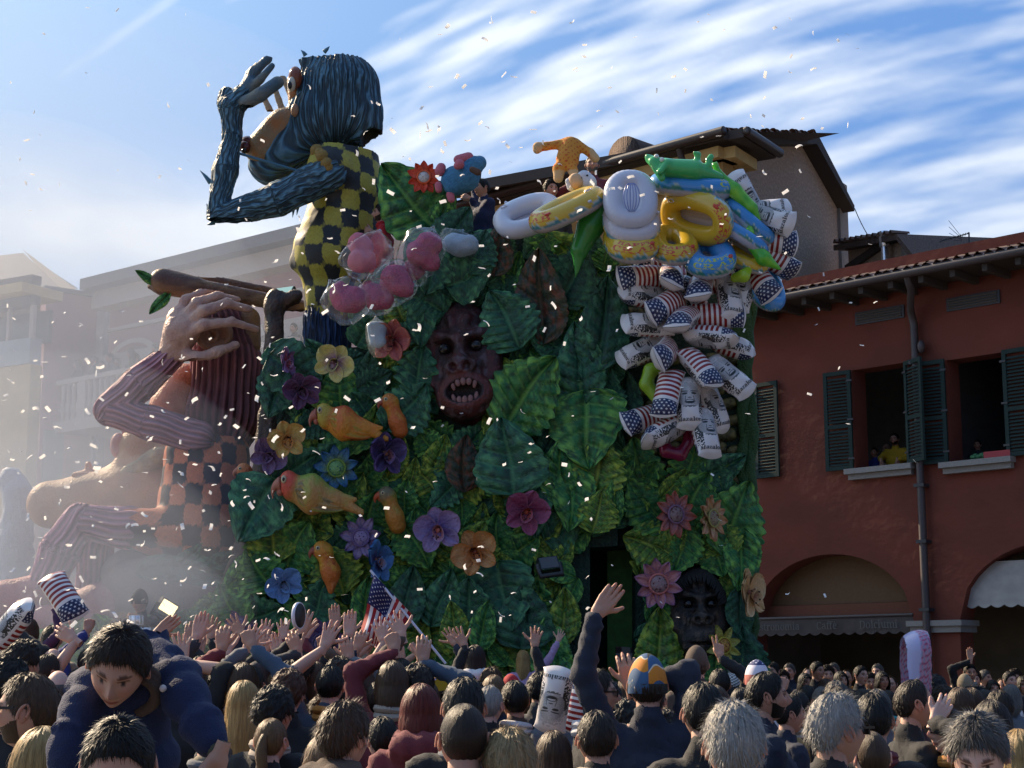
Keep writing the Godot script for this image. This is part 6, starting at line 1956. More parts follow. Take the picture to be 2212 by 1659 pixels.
func toys() -> void:
	M.vinyl = painted(.22); M.vinyl.clearcoat_enabled = true; M.vinyl.clearcoat = .4; M.vinyl.clearcoat_roughness = .15
	M.vinyl_white = mat(rgb(.62, .62, .70), .25)
	M.vinyl_tan = mat(rgb(.50, .43, .40), .3)
	M.red_ink = mat(rgb(.55, .06, .03), .35)
	M.lime_ink = mat(rgb(.42, .48, .05), .35)
	M.green_vinyl = painted(.22)
	M.film = mat(Color(.95, .95, .97, 1), .12); M.film.albedo_color.a = .03; M.film.transparency = BaseMaterial3D.TRANSPARENCY_ALPHA
	M.pink_floss = mat(rgb(.42, .055, .12), .95, T.mottle, 2.0, T.rough_bump, 2.0)
	M.pink_toy = mat(rgb(.55, .15, .19), .9, T.grain, 3.0)
	M.grey_toy = mat(rgb(.30, .38, .44), .9, T.grain, 3.0)
	var B := func(x, y, z): return Vector3(x, y, z)
	boat(1140, 466, 19.3, B.call(.9, .38, -.1), B.call(-.2, .45, .85), .86, .60, .115, 2, "pale grey inflatable boat with ribbed floor behind the left yellow one", false)
	boat(1225, 452, 18.75, B.call(-.86, -.50, .25), B.call(-.45, .75, .50), 1.0, .58, .13, 0, "long yellow inflatable boat tipped open side up, leftmost of the yellow ones")
	boat(1364, 520, 18.75, B.call(.02, -.62, .80), B.call(0, .8, .6), .95, .66, .135, 0, "yellow inflatable boat with its lettered bow towards us under the white one")
	boat(1364, 478, 18.7, B.call(.0, -.80, .55), B.call(0, -.55, -.83), .84, .68, .115, 0, "yellow inflatable boat turned away, sandwiched behind the white hull", false)
	boat(1362, 432, 18.6, B.call(0, .97, -.25), B.call(0, -.30, -.95), .78, .64, .125, 2, "white upturned inflatable boat hull with an oval of blue ribs", false)
	boat(1492, 402, 18.9, B.call(.98, -.12, .1), B.call(.08, .92, .35), 1.0, .62, .125, 1, "blue inflatable boat seen from the side beneath the green crocodile")
	boat(1505, 470, 18.85, B.call(.75, -.35, .62), B.call(.1, -.55, .9), 1.02, .66, .125, 0, "big yellow inflatable boat with its open side towards us")
	boat(1452, 528, 18.85, B.call(.05, -.60, .80), B.call(0, .8, .6), .9, .60, .125, 0, "yellow inflatable boat with lettered bow, right of the one under the white hull")
	boat(1528, 552, 18.8, B.call(.12, -.62, .78), B.call(-.1, .78, .6), .95, .64, .135, 1, "blue inflatable boat with green lettering on its bow")
	boat(1598, 512, 18.85, B.call(.80, -.58, .2), B.call(.5, .72, .1), .78, .50, .09, 1, "blue inflatable boat seen on edge, right of the big yellow one", false)
	boat(1618, 478, 18.95, B.call(.70, -.70, .1), B.call(.6, .65, .3), .78, .52, .10, 1, "upper blue inflatable boat at the right seen on edge", false)
	boat(1604, 560, 18.95, B.call(.85, -.45, .3), B.call(.2, .8, .5), .66, .44, .09, 0, "small yellow inflatable boat peeping out under the blue edges", false)
	boat(1652, 620, 19.2, B.call(.2, -.9, .3), B.call(.6, .1, .8), .66, .56, .10, 1, "blue inflatable boat low at the right behind the flag pillows", false)
	# hull ribs on the upturned boat
	var gf := noise(4.0, 3, 151)
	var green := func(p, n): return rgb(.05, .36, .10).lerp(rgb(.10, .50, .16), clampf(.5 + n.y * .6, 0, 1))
	var lime := func(p, n): return rgb(.07, .38, .03).lerp(rgb(.22, .55, .04), clampf(.4 + gf.get_noise_3dv(p), 0, 1))
	var ribs := Shape.new()
	var rc := P(1364, 432, 18.42)
	for k in 6:
		var p := PackedVector3Array(); var r := PackedFloat32Array()
		for s in 13:
			var t := s / 12.0 * 2.0 - 1.0
			p.append(rc + Vector3((k - 2.5) * .036 * sqrt(maxf(1.0 - t * t * .9, .05)), t * .17 + .03, .04 * sqrt(1.02 - t * t) - .0)); r.append(.006)
		ribs.tube(p, r, 5)
	var rb := thing("boat_ribs", "blue printed ribs on the upturned white hull", "print", rc)
	rb.queue_free()
	remove_child(rb)
	var hull: Node = null
	for c in get_children():
		if c.has_meta("label") and String(c.get_meta("label")).begins_with("white upturned"): hull = c
	put("rib_print", ribs.mesh(), M.rib_blue, hull, hull.transform.affine_inverse())
	# crocodiles and other green shapes
	var cr := soft("crocodile_balloon", "shiny green inflatable crocodile lying on the blue boat", "inflatable", 1475, 358, 18.75, [[1405, 345, .1, 1440, 362, .12, 10, 20], [1440, 362, .12, 1500, 368, .1, 20, 24], [1500, 368, .1, 1555, 382, 0, 22, 9], [1405, 345, .1, 1398, 338, .1, 9, 6], [1505, 352, .1, 1508, 334, .12, 8, 6], [1508, 334, .12, 1500, 330, .14, 6, 4], [1530, 358, .1, 1536, 338, .1, 8, 5], [1536, 338, .1, 1526, 345, .1, 5, 3], [1440, 352, .2, 1425, 372, .28, 9, 7], [1412, 350, .15, 1430, 385, .2, 12, 8]], M.green_vinyl, .018, "", "skin", green)
	var ey := Shape.new(); ey.tint = rgb(.7, .7, .6)
	for q in [[1418, 338, .18], [1430, 345, .22]]: ey.ball(P(q[0], q[1], 18.75 - q[2]) - cr.position, Vector3.ONE * .03, 8, 6)
	put("eye", ey.mesh(), M.green_vinyl, cr)
	soft("crocodile_balloon", "long green inflatable crocodile hanging down the right of the boats", "inflatable", 1630, 470, 18.8, [[1545, 358, .0, 1556, 380, .0, 6, 9], [1556, 380, 0, 1585, 410, 0, 9, 17], [1585, 410, 0, 1622, 450, 0, 17, 15], [1622, 450, 0, 1640, 478, 0, 15, 5], [1540, 354, .0, 1545, 358, 0, 3, 5], [1549, 350, 0, 1546, 358, 0, 2, 4]], M.green_vinyl, .018, "", "skin", lime)
	soft("crocodile_balloon", "green inflatable tail pointing down right beside the striped pillow", "inflatable", 1645, 555, 18.7, [[1612, 498, .0, 1625, 530, .0, 4, 8], [1625, 530, 0, 1650, 558, 0, 12, 17], [1650, 558, 0, 1686, 582, 0, 17, 3], [1616, 470, -.1, 1622, 505, 0, 3, 9]], M.green_vinyl, .018, "", "skin", lime)
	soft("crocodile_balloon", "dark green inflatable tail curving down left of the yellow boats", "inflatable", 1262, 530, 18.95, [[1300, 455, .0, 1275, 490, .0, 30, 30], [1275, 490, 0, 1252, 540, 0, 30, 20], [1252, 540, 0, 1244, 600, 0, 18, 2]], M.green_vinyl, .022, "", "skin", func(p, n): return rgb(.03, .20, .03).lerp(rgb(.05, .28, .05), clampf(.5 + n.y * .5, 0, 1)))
	soft("ring_balloon", "lime green inflatable crescent at the right under the green tail", "inflatable", 1608, 590, 18.8, [[1588, 600, 0, 1606, 596, .05, 11, 14], [1606, 596, .05, 1622, 575, 0, 14, 7]], M.green_vinyl, .018, "", "skin", func(p, n): return rgb(.34, .52, .03))
	soft("ring_balloon", "lime green inflatable ring behind the pillows on the left", "inflatable", 1412, 825, 19.05, [[1432, 790, 0, 1405, 800, .0, 14, 15], [1405, 800, 0, 1396, 830, .0, 15, 15], [1396, 830, 0, 1418, 858, .0, 15, 14]], M.green_vinyl, .02, "", "skin", func(p, n): return rgb(.26, .42, .03))
	soft("ring_balloon", "magenta inflatable ring at the foot of the pillow bunch", "inflatable", 1462, 955, 19.0, [[1430, 945, 0, 1440, 975, .0, 13, 14], [1440, 975, 0, 1470, 982, .0, 14, 14], [1470, 982, 0, 1487, 955, .0, 14, 12], [1487, 955, 0, 1484, 930, .0, 12, 10]], M.green_vinyl, .02, "", "skin", func(p, n): return rgb(.20, .015, .05))
	# plush toys held up by the riders
	var oc := soft("plush_toy", "orange spotted plush animal held upside down over the ochre eaves", "plush toy", 1225, 330, 19.6, [[1232, 318, 0, 1226, 345, .05, 24, 26], [1226, 345, .05, 1208, 365, .1, 16, 14], [1208, 365, .1, 1206, 385, .12, 14, 11], [1230, 350, .1, 1240, 375, .15, 14, 11], [1222, 310, 0, 1180, 316, 0, 12, 9], [1180, 316, 0, 1162, 318, 0, 9, 11], [1162, 318, 0, 1160, 324, 0, 11, 9], [1245, 312, 0, 1275, 330, .05, 12, 9], [1275, 330, .05, 1286, 342, .05, 10, 10]], M.plush, .018, "", "body", func(p, n):
		var q := P(1225, 330, 19.6)
		var s := sin(p.x * 88.0) * sin(p.y * 88.0 + p.x * 14.0)
		var c := rgb(.66, .28, .045) if s < .62 else rgb(.50, .06, .02)
		if p.x < -.31 or p.y < -.27 or (p.x > .28): c = rgb(.62, .40, .20)
		return c)
	var bp := soft("plush_toy", "big blue plush toy with pink ears and paws held high by the man in blue", "plush toy", 1000, 375, 19.9, [[985, 390, 0, 1005, 385, .05, 34, 32], [1005, 385, .05, 1020, 360, .05, 28, 24], [1020, 360, .05, 1035, 352, 0, 22, 17], [965, 392, .1, 975, 405, .1, 14, 16]], M.plush, .022, "", "body", func(p, n): return rgb(.06, .20, .33) * (1.0 + .5 * gf.get_noise_3dv(p * 8.0)))
	put("ears", blob(1000, 375, 19.9, [[990, 345, .12, 1012, 340, .1, 11, 12], [992, 355, .25, 988, 358, .25, 12, 9], [950, 370, .1, 953, 362, .1, 12, 11], [947, 400, .1, 948, 410, .1, 9, 8], [975, 430, .1, 972, 420, .1, 9, 9]], .02), M.pink_toy, bp)
	put("muzzle", blob(1000, 375, 19.9, [[1020, 366, .32, 1032, 372, .32, 7, 8]], .016), M.brown_toy, bp)
	var wp := soft("plush_toy", "white plush bird with tan face and black eye patch above the yellow boat", "plush toy", 1252, 388, 19.1, [[1262, 385, 0, 1270, 395, 0, 18, 20], [1228, 392, 0, 1234, 404, 0, 8, 10]], M.plush, .018, "", "body", func(p, n): return rgb(.62, .62, .66))
	put("face", blob(1252, 388, 19.1, [[1243, 388, .04, 1246, 394, .04, 15, 16]], .016), M.tan_toy, wp)
	put("eye_patch", blob(1252, 388, 19.1, [[1259, 378, .06, 1253, 394, .08, 4, 4], [1268, 379, .10, 1269, 379, .1, 2.5, 2.5]], .008), M.black_plastic, wp)
	# clear bags
	bag(790, 548, 18.7, 118, 100, 35, "clear plastic bag with a pink and blue grey soft toy, uppermost on the left", M.pink_toy, 3, true)
	bag(912, 540, 18.7, 100, 120, -25, "clear plastic bag of pink sweets, rightmost beside the dark leaves", M.pink_floss, 5)
	bag(850, 605, 18.65, 92, 110, 28, "clear plastic bag packed with pink sweets in the middle of the bunch", M.pink_floss, 7)
	bag(812, 638, 18.7, 84, 90, 10, "clear plastic bag of pink sweets, lowest in the middle", M.pink_floss, 9)
	bag(745, 645, 18.65, 100, 112, 40, "clear plastic bag of pink sweets with pointed corners, lowest on the left", M.pink_floss, 11)
	bag(895, 585, 18.9, 60, 70, 0, "clear plastic bag of pink sweets tucked under the rightmost one", M.pink_floss, 13)
	bag(990, 522, 19.1, 90, 60, -20, "clear plastic bag with a pale blue grey soft toy behind the dark leaves", M.grey_toy, 15)
	bag(815, 725, 19.05, 50, 92, 5, "clear bluish bag of grey toys hanging behind the coral orchid", M.grey_toy, 17)
	# the flag on its stick above the hands
	M.flag = mat(Color(1, 1, 1), .8, flag_print(), 1.0, null, 0, false); M.flag.backlight_enabled = true; M.flag.backlight = Color(.35, .35, .35)
	var fd := 14.0
	var tip := P(862, 1290, fd); var foot := P(922, 1350, fd)
	var fl := thing("flag", "red, white and blue starred flag on a white stick hanging above the hands", "flag", foot)
	var pole := Shape.new(); pole.rod(P(800, 1232, fd) - foot, Vector3(.16, -.32, 0), .011, 7)
	put("stick", pole.mesh(), M.vinyl_white, fl)
	var dn := (P(780, 1362, fd) - P(808, 1232, fd)); var al := P(888, 1325, fd) - P(808, 1240, fd)
	var c0 := P(808, 1240, fd) - foot
	var fs := Shape.new()
	for sgn in [1.0, -1.0]:
		fs.sheet(40, 26, func(a, b):
			var w: float = .06 * sin(a * 8.0 + b * 5.0) * (a + .2) + .03 * sin(b * 11.0)
			return c0 + al * b + Vector3(-.11 - .07 * b, -.50 + .20 * b, 0) * a * 1.08 + Vector3(.03 * a * sin(b * 6.0), 0, w + .002 * sgn), false, null, sgn < 0)
	put("cloth", fs.mesh(), M.flag, fl)
	confetti()

func confetti() -> void:
	M.paper = mat(rgb(.88, .86, .82), .7); M.paper.backlight_enabled = true; M.paper.backlight = Color(1, 1, 1)
	var meshes := []
	for k in 4:
		var s := Shape.new()
		for sgn in [1.0, -1.0]:
			s.sheet(4, 1, func(a, b):
				var t: float = (a - .5)
				return Vector3(t * .042, (b - .5) * .019, .006 * k * t * t * 4.0 * .5 + .0004 * sgn), false, null, sgn < 0)
		meshes.append(s.mesh())
	var g := RandomNumberGenerator.new(); g.seed = 77
	var n := 0
	while n < 300:
		var r := g.randf()
		var u: float; var v: float
		if r < .34: u = g.randf_range(0, 620); v = g.randf_range(760, 1370)
		elif r < .62: u = g.randf_range(560, 1300); v = g.randf_range(230, 1360)
		elif r < .88: u = g.randf_range(720, 1840); v = g.randf_range(20, 560)
		else: u = g.randf_range(0, 2000); v = g.randf_range(0, 1300)
		var d := g.randf_range(8.0, 15.0)
		var p := P(u, v, d)
		var o := put("confetti_piece", meshes[n % 4], M.paper, self, Transform3D(Basis.from_euler(Vector3(g.randf() * TAU, g.randf() * TAU, g.randf() * TAU)), p))
		tag(o, "small white paper confetti rectangle drifting in the air", "confetti", "white confetti falling over the square")
		n += 1
	var mm := MultiMesh.new()
	mm.transform_format = MultiMesh.TRANSFORM_3D
	mm.mesh = meshes[1]
	mm.instance_count = 200
	for k in 200:
		var u := g.randf_range(0, 1900); var v := g.randf_range(0, 1360)
		if k % 3 == 0: u = g.randf_range(0, 700); v = g.randf_range(650, 1360)
		mm.set_instance_transform(k, Transform3D(Basis.from_euler(Vector3(g.randf() * TAU, g.randf() * TAU, g.randf() * TAU)), P(u, v, g.randf_range(14.0, 18.6))))
	var mi := MultiMeshInstance3D.new()
	mi.name = numbered("confetti")
	mi.multimesh = mm
	mi.material_override = M.paper
	add_child(mi)
	tag(mi, "countless far white confetti flecks around the float", "", "", "stuff")

# ---------------------------------------------------------------- people
var head_shape: Shape
var heads := []
var neck_shape := Shape.new()
var hair_mesh := {}
var hand_shape := {}
var coat_mesh := {}
var leg_mesh: ArrayMesh
var shoe_mesh: ArrayMesh

func skull(th: float, psi: float) -> Vector3: # th round from the face, psi down from the crown
	var d := Vector3(sin(th) * sin(psi), cos(psi), cos(th) * sin(psi))
	var p := d * Vector3(.077, .118, .097)
	if p.z < 0: p.z *= 1.04 - .30 * smoothstep(.02, -.10, p.y)
	p.x *= 1.0 - .26 * smoothstep(-.015, -.115, p.y)
	if p.z > 0: p.z *= 1.0 - .06 * smoothstep(.02, .09, p.y)
	return p

func make_head() -> Shape:
	var m := Shape.new()
	var bump := func(p, x0, y0, sx, sy, amp): return amp * exp(-pow((absf(p.x) - x0) / sx, 2) - pow((p.y - y0) / sy, 2))
	var bumps := [[0, -.018, .011, .020, .025], [0, .006, .008, .026, .012], [.012, -.030, .008, .008, .008], [.032, .012, .017, .012, -.010], [.028, .034, .024, .009, .007], [.044, -.018, .02, .02, .006], [0, -.056, .021, .005, .007], [0, -.068, .018, .005, .008], [0, -.0615, .023, .003, -.004], [0, -.097, .022, .015, .012], [0, -.081, .022, .006, -.004]]
	var pos := func(a, b):
		var t: float = a * 2.0 - 1.0
		var th := PI * signf(t) * pow(absf(t), 1.45)
		var psi: float = PI * (1.0 - b)
		var p := skull(th, psi)
		if p.z > 0.02:
			for q in bumps: p.z += bump.call(p, q[0], q[1], q[2], q[3], q[4])
		return p
	m.sheet(60, 56, pos, true, func(a, b):
		var t: float = a * 2.0 - 1.0
		var p := skull(PI * signf(t) * pow(absf(t), 1.45), PI * (1.0 - b))
		var c := Color.WHITE
		if p.z > .02:
			var e := Vector2((absf(p.x) - .032) / .0145, (p.y - .011) / .0060)
			if e.length() < 1.0: c = Color(1.3, 1.4, 1.5)
			if Vector2((absf(p.x) - .032) / .006, (p.y - .011) / .0062).length() < 1.0: c = Color(.06, .05, .05)
			if absf(p.y - .0185) < .003 and absf(absf(p.x) - .032) < .016: c = Color(.18, .14, .12)
			if Vector2((absf(p.x) - .033) / .021, (p.y - .036 + absf(absf(p.x) - .03) * .12) / .0048).length() < 1.0: c = Color(.22, .16, .13)
			if Vector2(p.x / .024, (p.y + .062) / .010).length() < 1.0: c = Color(.85, .50, .48)
			if absf(p.y + .0615) < .002 and absf(p.x) < .022: c = Color(.4, .2, .2)
			var blush := exp(-pow((absf(p.x) - .045) / .022, 2) - pow((p.y + .02) / .025, 2)) + exp(-pow(p.x / .012, 2) - pow((p.y + .02) / .014, 2))
			c = c * Color(1, 1.0 - .16 * blush, 1.0 - .18 * blush)
		return c)
	for s in [-1.0, 1.0]:
		var b := Basis(Vector3.UP, .35 * s) * Basis(Vector3.RIGHT, -.12)
		m.tint = Color(1, .86, .82)
		m.ball(Vector3(.079 * s, -.004, -.010), Vector3(.008, .029, .017), 10, 7, b)
		var path := PackedVector3Array(); var rad := PackedFloat32Array()
		for k in 12:
			var a := lerpf(-2.3, 2.0, k / 11.0)
			path.append(Vector3(.082 * s, -.002, -.012) + b * Vector3(.003 * s, cos(a) * .030 * (1.0 if cos(a) > 0 else .9), -sin(a + .4) * .017)); rad.append(.0055)
		m.tube(path, rad, 6)
		m.tint = Color.WHITE
	neck_shape.tube(PackedVector3Array([Vector3(0, -.05, -.022), Vector3(0, -.12, -.026), Vector3(0, -.19, -.03)]), PackedFloat32Array([.052, .054, .066]), 14)
	return m

func hairline(th: float, style: String) -> float: # how far down from the crown the hair grows, in radians
	var a := absf(rad_to_deg(th))
	var pts := [[0, 50], [35, 55], [55, 70], [75, 92], [92, 98], [105, 88], [125, 112], [150, 124], [180, 128]]
	if style == "receding": pts = [[0, 28], [30, 20], [50, 42], [75, 88], [92, 98], [105, 88], [125, 112], [150, 122], [180, 126]]
	for k in pts.size() - 1:
		if a <= pts[k + 1][0]: return deg_to_rad(lerpf(pts[k][1], pts[k + 1][1], (a - pts[k][0]) / float(pts[k + 1][0] - pts[k][0])))
	return deg_to_rad(126)

func make_hair(style: String) -> ArrayMesh:
	var sd: int = hash(style) % 50
	var f := noise(1.0, 4, sd + 3)
	var g := RandomNumberGenerator.new(); g.seed = sd + 9
	var th0: float = {"short": .015, "curly": .034, "long": .016, "tail": .010, "bald": .005, "spiky": .020, "bob": .020, "buzz": .006, "receding": .011, "wild": .026, "longcurly": .036}[style]
	var lock: float = {"short": .006, "curly": .016, "long": .005, "tail": .003, "bald": .002, "spiky": .006, "bob": .004, "buzz": .0015, "receding": .004, "wild": .008, "longcurly": .018}[style]
	var drop: float = {"long": .30, "bob": .13, "longcurly": .24}.get(style, 0.0)
	var curl := style in ["curly", "longcurly"]
	var m := Shape.new()
	var place := func(th, t):
		var lim := hairline(th, style)
		var back := smoothstep(.75, 1.35, absf(th))
		var p: Vector3; var n: Vector3
		if style == "bald":
			var lo := deg_to_rad(lerpf(96, 72, smoothstep(1.3, 2.2, absf(th))))
			var psi := lerpf(lo, maxf(lim, lo + .02), t)
			p = skull(th, psi)
		elif drop > 0:
			var ex := lim if back < .01 else lerpf(lim, deg_to_rad(92), back)
			var split := .55
			if t < split or back < .01:
				p = skull(th, ex * minf(t / split, 1.0))
			else:
				p = skull(th, ex)
				var q: float = (t - split) / (1.0 - split)
				p.y -= q * drop * back * (.75 + .35 * smoothstep(1.5, 2.6, absf(th))) + q * .02
				var o: float = 1.0 + .16 * sin(q * PI * .8) - .10 * q
				p.x *= o; p.z = p.z * o - .012 * q * (1.0 if p.z < 0 else -.3)
		else:
			p = skull(th, lim * t)
		n = Vector3(p.x / .077, maxf(p.y / .118, -.3 if drop == 0 else 0.0) , p.z / .097).normalized()
		var w := 1.0 - pow(t, 6.0)
		if style == "bald": w = sin(PI * clampf(t, .02, .98))
		var nz: float
		if curl: nz = f.get_noise_3d(p.x * 42.0, p.y * 42.0, p.z * 42.0) + .6 * f.get_noise_3d(p.x * 90.0, p.y * 90.0, p.z * 90.0)
		else:
			var part := absf(th - .5) if style == "long" or style == "tail" else 0.0
			nz = f.get_noise_2d(th * 9.0 + sin(t * 3.0) * .6, t * 2.2 + 20.0) + .55 * f.get_noise_2d(th * 26.0, t * 3.0)
			if style in ["spiky", "wild"]: nz += .7 * f.get_noise_3d(p.x * 55.0, p.y * 55.0, p.z * 55.0)
		var top := 1.0 + (.55 * smoothstep(.3, .9, p.z / .097) * smoothstep(.03, .1, p.y) if style in ["short", "spiky", "wild"] else 0.0)
		var thick := th0 * w * top + lock * nz * sqrt(w) * (1.0 if t > .04 else .3)
		if drop > 0 and t > .55: thick = th0 * (1.0 - .8 * pow((t - .55) / .45, 3.0)) + lock * nz
		return p + n * maxf(thick, -.002)
	var shade := func(th, t): return 1.0 + .55 * f.get_noise_2d(th * 22.0 + 60.0, t * 2.0) + .3 * f.get_noise_2d(th * 60.0, t * 3.0)
	var nu := 104 if not curl else 88
	m.sheet(nu, 30, func(a, b): return place.call((a - .5) * TAU, b), true, func(a, b):
		var s: float = shade.call((a - .5) * TAU, b)
		return Color(s, s, s), true)
	# loose strands that catch the light
	var count: int = {"buzz": 1500, "bald": 300, "long": 1600, "curly": 2200, "longcurly": 2200}.get(style, 2000)
	for k in count:
		var th := g.randf_range(-PI, PI); var t := sqrt(g.randf_range(.01, .95))
		var p: Vector3 = place.call(th, t)
		var q: Vector3 = place.call(th + .01, minf(t + .05, 1.0))
		var n := Vector3(p.x / .077, clampf(p.y / .118, -.2, 1), p.z / .097).normalized()
		var along := (q - p).normalized()
		var len_: float = {"buzz": .007, "bald": .008, "short": .022, "spiky": .030, "wild": .040, "long": .06, "bob": .04, "tail": .03, "receding": .018}.get(style, .024) * g.randf_range(.6, 1.3)
		var lift: float = {"buzz": .9, "spiky": .75, "wild": .55, "short": .40, "long": .12, "bob": .12, "tail": .15}.get(style, .5) * g.randf_range(.3, 1.2)
		var dir := (along * (1.0 - lift * .5) + n * lift + Vector3(g.randf_range(-1, 1), g.randf_range(-1, 1), g.randf_range(-1, 1)) * (.5 if curl else .18)).normalized()
		var side := dir.cross(n).normalized() * g.randf_range(.0006, .0013)
		var s := g.randf_range(.7, 1.5)
		var col := Color(s, s, s)
		var base := p - n * .003
		var mid := base + dir * len_ * .55
		var tip := base + dir * len_ + (along - n * .5) * len_ * .15 + (Vector3(0, -.3, 0) * len_ if drop > 0 else Vector3.ZERO)
		var i0 := m.vert(base - side, Vector2.ZERO, col); m.vert(base + side, Vector2.ZERO, col); m.vert(mid + side * .8, Vector2.ZERO, col); m.vert(mid - side * .8, Vector2.ZERO, col); m.vert(tip, Vector2.ZERO, col)
		m.tri(i0, i0 + 1, i0 + 2); m.tri(i0, i0 + 2, i0 + 3); m.tri(i0 + 3, i0 + 2, i0 + 4)
	if style == "tail":
		var path := PackedVector3Array(); var rad := PackedFloat32Array()
		for k in 10:
			var t := k / 9.0
			path.append(Vector3(.01 * sin(t * 5.0), .045 - .20 * t - .04 * t * t, -.100 - .035 * sin(t * 2.4))); rad.append(.012 + .020 * sin(PI * clampf(t * .9 + .08, 0, 1)))
		var c := m.v.size()
		m.tube(path, rad, 12)
		for q in range(c, m.v.size()):
			var s: float = 1.0 + .6 * f.get_noise_2d(m.t[q].x * 14.0, m.t[q].y * 2.0)
			m.c[q] = Color(s, s, s)
			m.v[q] += Vector3(m.v[q].x, 0, 0) * .2 * f.get_noise_2d(m.t[q].x * 20.0, m.t[q].y)
	return m.mesh()

func make_hand(kind: String, flip: float) -> Shape:
	var b := Body.new(Vector3(-.12, -.05, -.07), Vector3(.12, .215, .12), .0052)
	var X := func(x, y, z): return Vector3(x * flip, y, z)
	b.cap(X.call(0, -.04, 0), X.call(0, .015, 0), .024, .027, .012)
	var kx := [.033, .011, -.011, -.031]
	var ky := [.092, .097, .093, .083]
	var ln := [.072, .080, .075, .060]
	var bend: Array = {"open": [.05, .10, .08], "relaxed": [.35, .5, .35], "fist": [1.35, 1.55, .9], "cup": [.25, .30, .2], "flat": [.0, .04, .03], "two": [0, .06, .05], "hold": [.7, .75, .5]}[kind]
	var splay: Array = {"open": [.30, .09, -.12, -.36], "cup": [.10, .02, -.05, -.12], "relaxed": [.10, .02, -.06, -.14], "flat": [.03, .0, -.02, -.05], "fist": [.02, 0, -.02, -.04], "two": [.14, -.06, -.02, -.05], "hold": [.1, .02, -.05, -.1]}[kind]
	for k in 4:
		b.cap(X.call(kx[k] * .55, .012, 0), X.call(kx[k], ky[k], 0), .0165, .0125, .011)
		var p: Vector3 = X.call(kx[k], ky[k], 0)
		var a := 0.0
		var s: float = splay[k]
		for j in 3:
			a += bend[j] if not (kind == "two" and k > 1) else [1.3, 1.5, .9][j]
			var l: float = ln[k] * [.45, .31, .24][j]
			var d := Vector3(sin(s) * cos(a) * flip, cos(s) * cos(a), sin(a))
			b.cap(p, p + d * l, [.0108, .0098, .0088][j], [.0098, .0088, .0074][j], .004)
			p += d * l
	b.cap(X.call(.012, .02, .006), X.call(.034, .055, .012), .019, .016, .012)
	if kind in ["fist", "two", "hold"]:
		b.cap(X.call(.032, .045, .014), X.call(.036, .075, .036), .0135, .0115, .006)
		b.cap(X.call(.036, .075, .036), X.call(.010, .088, .048), .0115, .009, .004)
	else:
		var o := .030 if kind == "open" else .012
		b.cap(X.call(.032, .045, .012), X.call(.050 + o, .075, .020), .0135, .0115, .006)
		b.cap(X.call(.050 + o, .075, .020), X.call(.058 + o * 1.7, .104, .022), .0115, .0085, .004)
	var am := b.mesh()
	var arr := am.surface_get_arrays(0)
	var m := Shape.new()
	m.v = arr[Mesh.ARRAY_VERTEX]; m.i = arr[Mesh.ARRAY_INDEX]
	m.t = arr[Mesh.ARRAY_TEX_UV]
	for p in m.v: m.c.append(Color(1, .80, .75) if p.y > .15 else Color(1, .93, .9) if p.y > .088 and p.y < .105 else Color.WHITE)
	return m

func coat(arms: Array, bulk: float, hood: bool, puffy: bool, cell: float) -> ArrayMesh:
	var lo := Vector3(-.40, .80, -.30); var hi := Vector3(.40, 1.58, .30)
	for q in arms:
		for p in [q[1], q[2]]:
			lo = lo.min(p - Vector3.ONE * .11); hi = hi.max(p + Vector3.ONE * .11)
	var b := Body.new(lo, hi, cell)
	var k := bulk
	b.cap(Vector3(-.07, .92, 0), Vector3(.07, .92, 0), .135 * k, .135 * k, .06)
	b.cap(Vector3(0, .95, 0), Vector3(0, 1.22, .01), .155 * k, .150 * k, .08)
	b.cap(Vector3(-.09, 1.24, 0), Vector3(.09, 1.24, 0), .125 * k, .125 * k, .08)
	b.cap(Vector3(-.15, 1.385, -.01), Vector3(.15, 1.385, -.01), .066 * k, .066 * k, .07)
	b.cap(Vector3(0, 1.40, -.015), Vector3(0, 1.485, -.02), .078, .072, .05)
	if hood:
		b.cap(Vector3(-.06, 1.47, -.11), Vector3(.06, 1.47, -.11), .07, .07, .05)
		b.cap(Vector3(-.085, 1.50, -.03), Vector3(.085, 1.50, -.03), .045, .045, .05)
	for q in arms:
		var s: Vector3 = q[0]
		b.cap(s, q[1], .066 * k, .056 * k, .05)
		b.cap(q[1], q[2], .056 * k, .046 * k, .02)
	var f := noise(9.0, 3, 161)
	return b.mesh(null, func(p, n, t):
		var e: float = .007 * f.get_noise_3dv(p) + .006 * f.get_noise_3d(p.x * 2.5, p.y * 3.5 + p.x * 2.0, p.z * 2.5)
		e += .004 * sin(t.y * 95.0 + 4.0 * f.get_noise_3dv(p * .7)) if not puffy else .014 * (absf(sin(t.y * 42.0)) - .6)
		return e, 3.0, 1.0)

func skin_mat(tone: int) -> Material: return M["skin%d" % tone]

func solve_arm(s: Vector3, target: Vector3, out: float) -> Array: # shoulder, elbow, wrist
	var up := .30; var fo := .27
	var d := target - s
	var l := minf(d.length(), (up + fo) * .995)
	var dir := d.normalized()
	var a := (up * up - fo * fo + l * l) / (2.0 * l)
	var hgt := sqrt(maxf(up * up - a * a, 0.0))
	var pole := Vector3(out, -.45, -.3)
	pole = (pole - dir * pole.dot(dir)).normalized()
	return [s, s + dir * a + pole * hgt, s + dir * l]

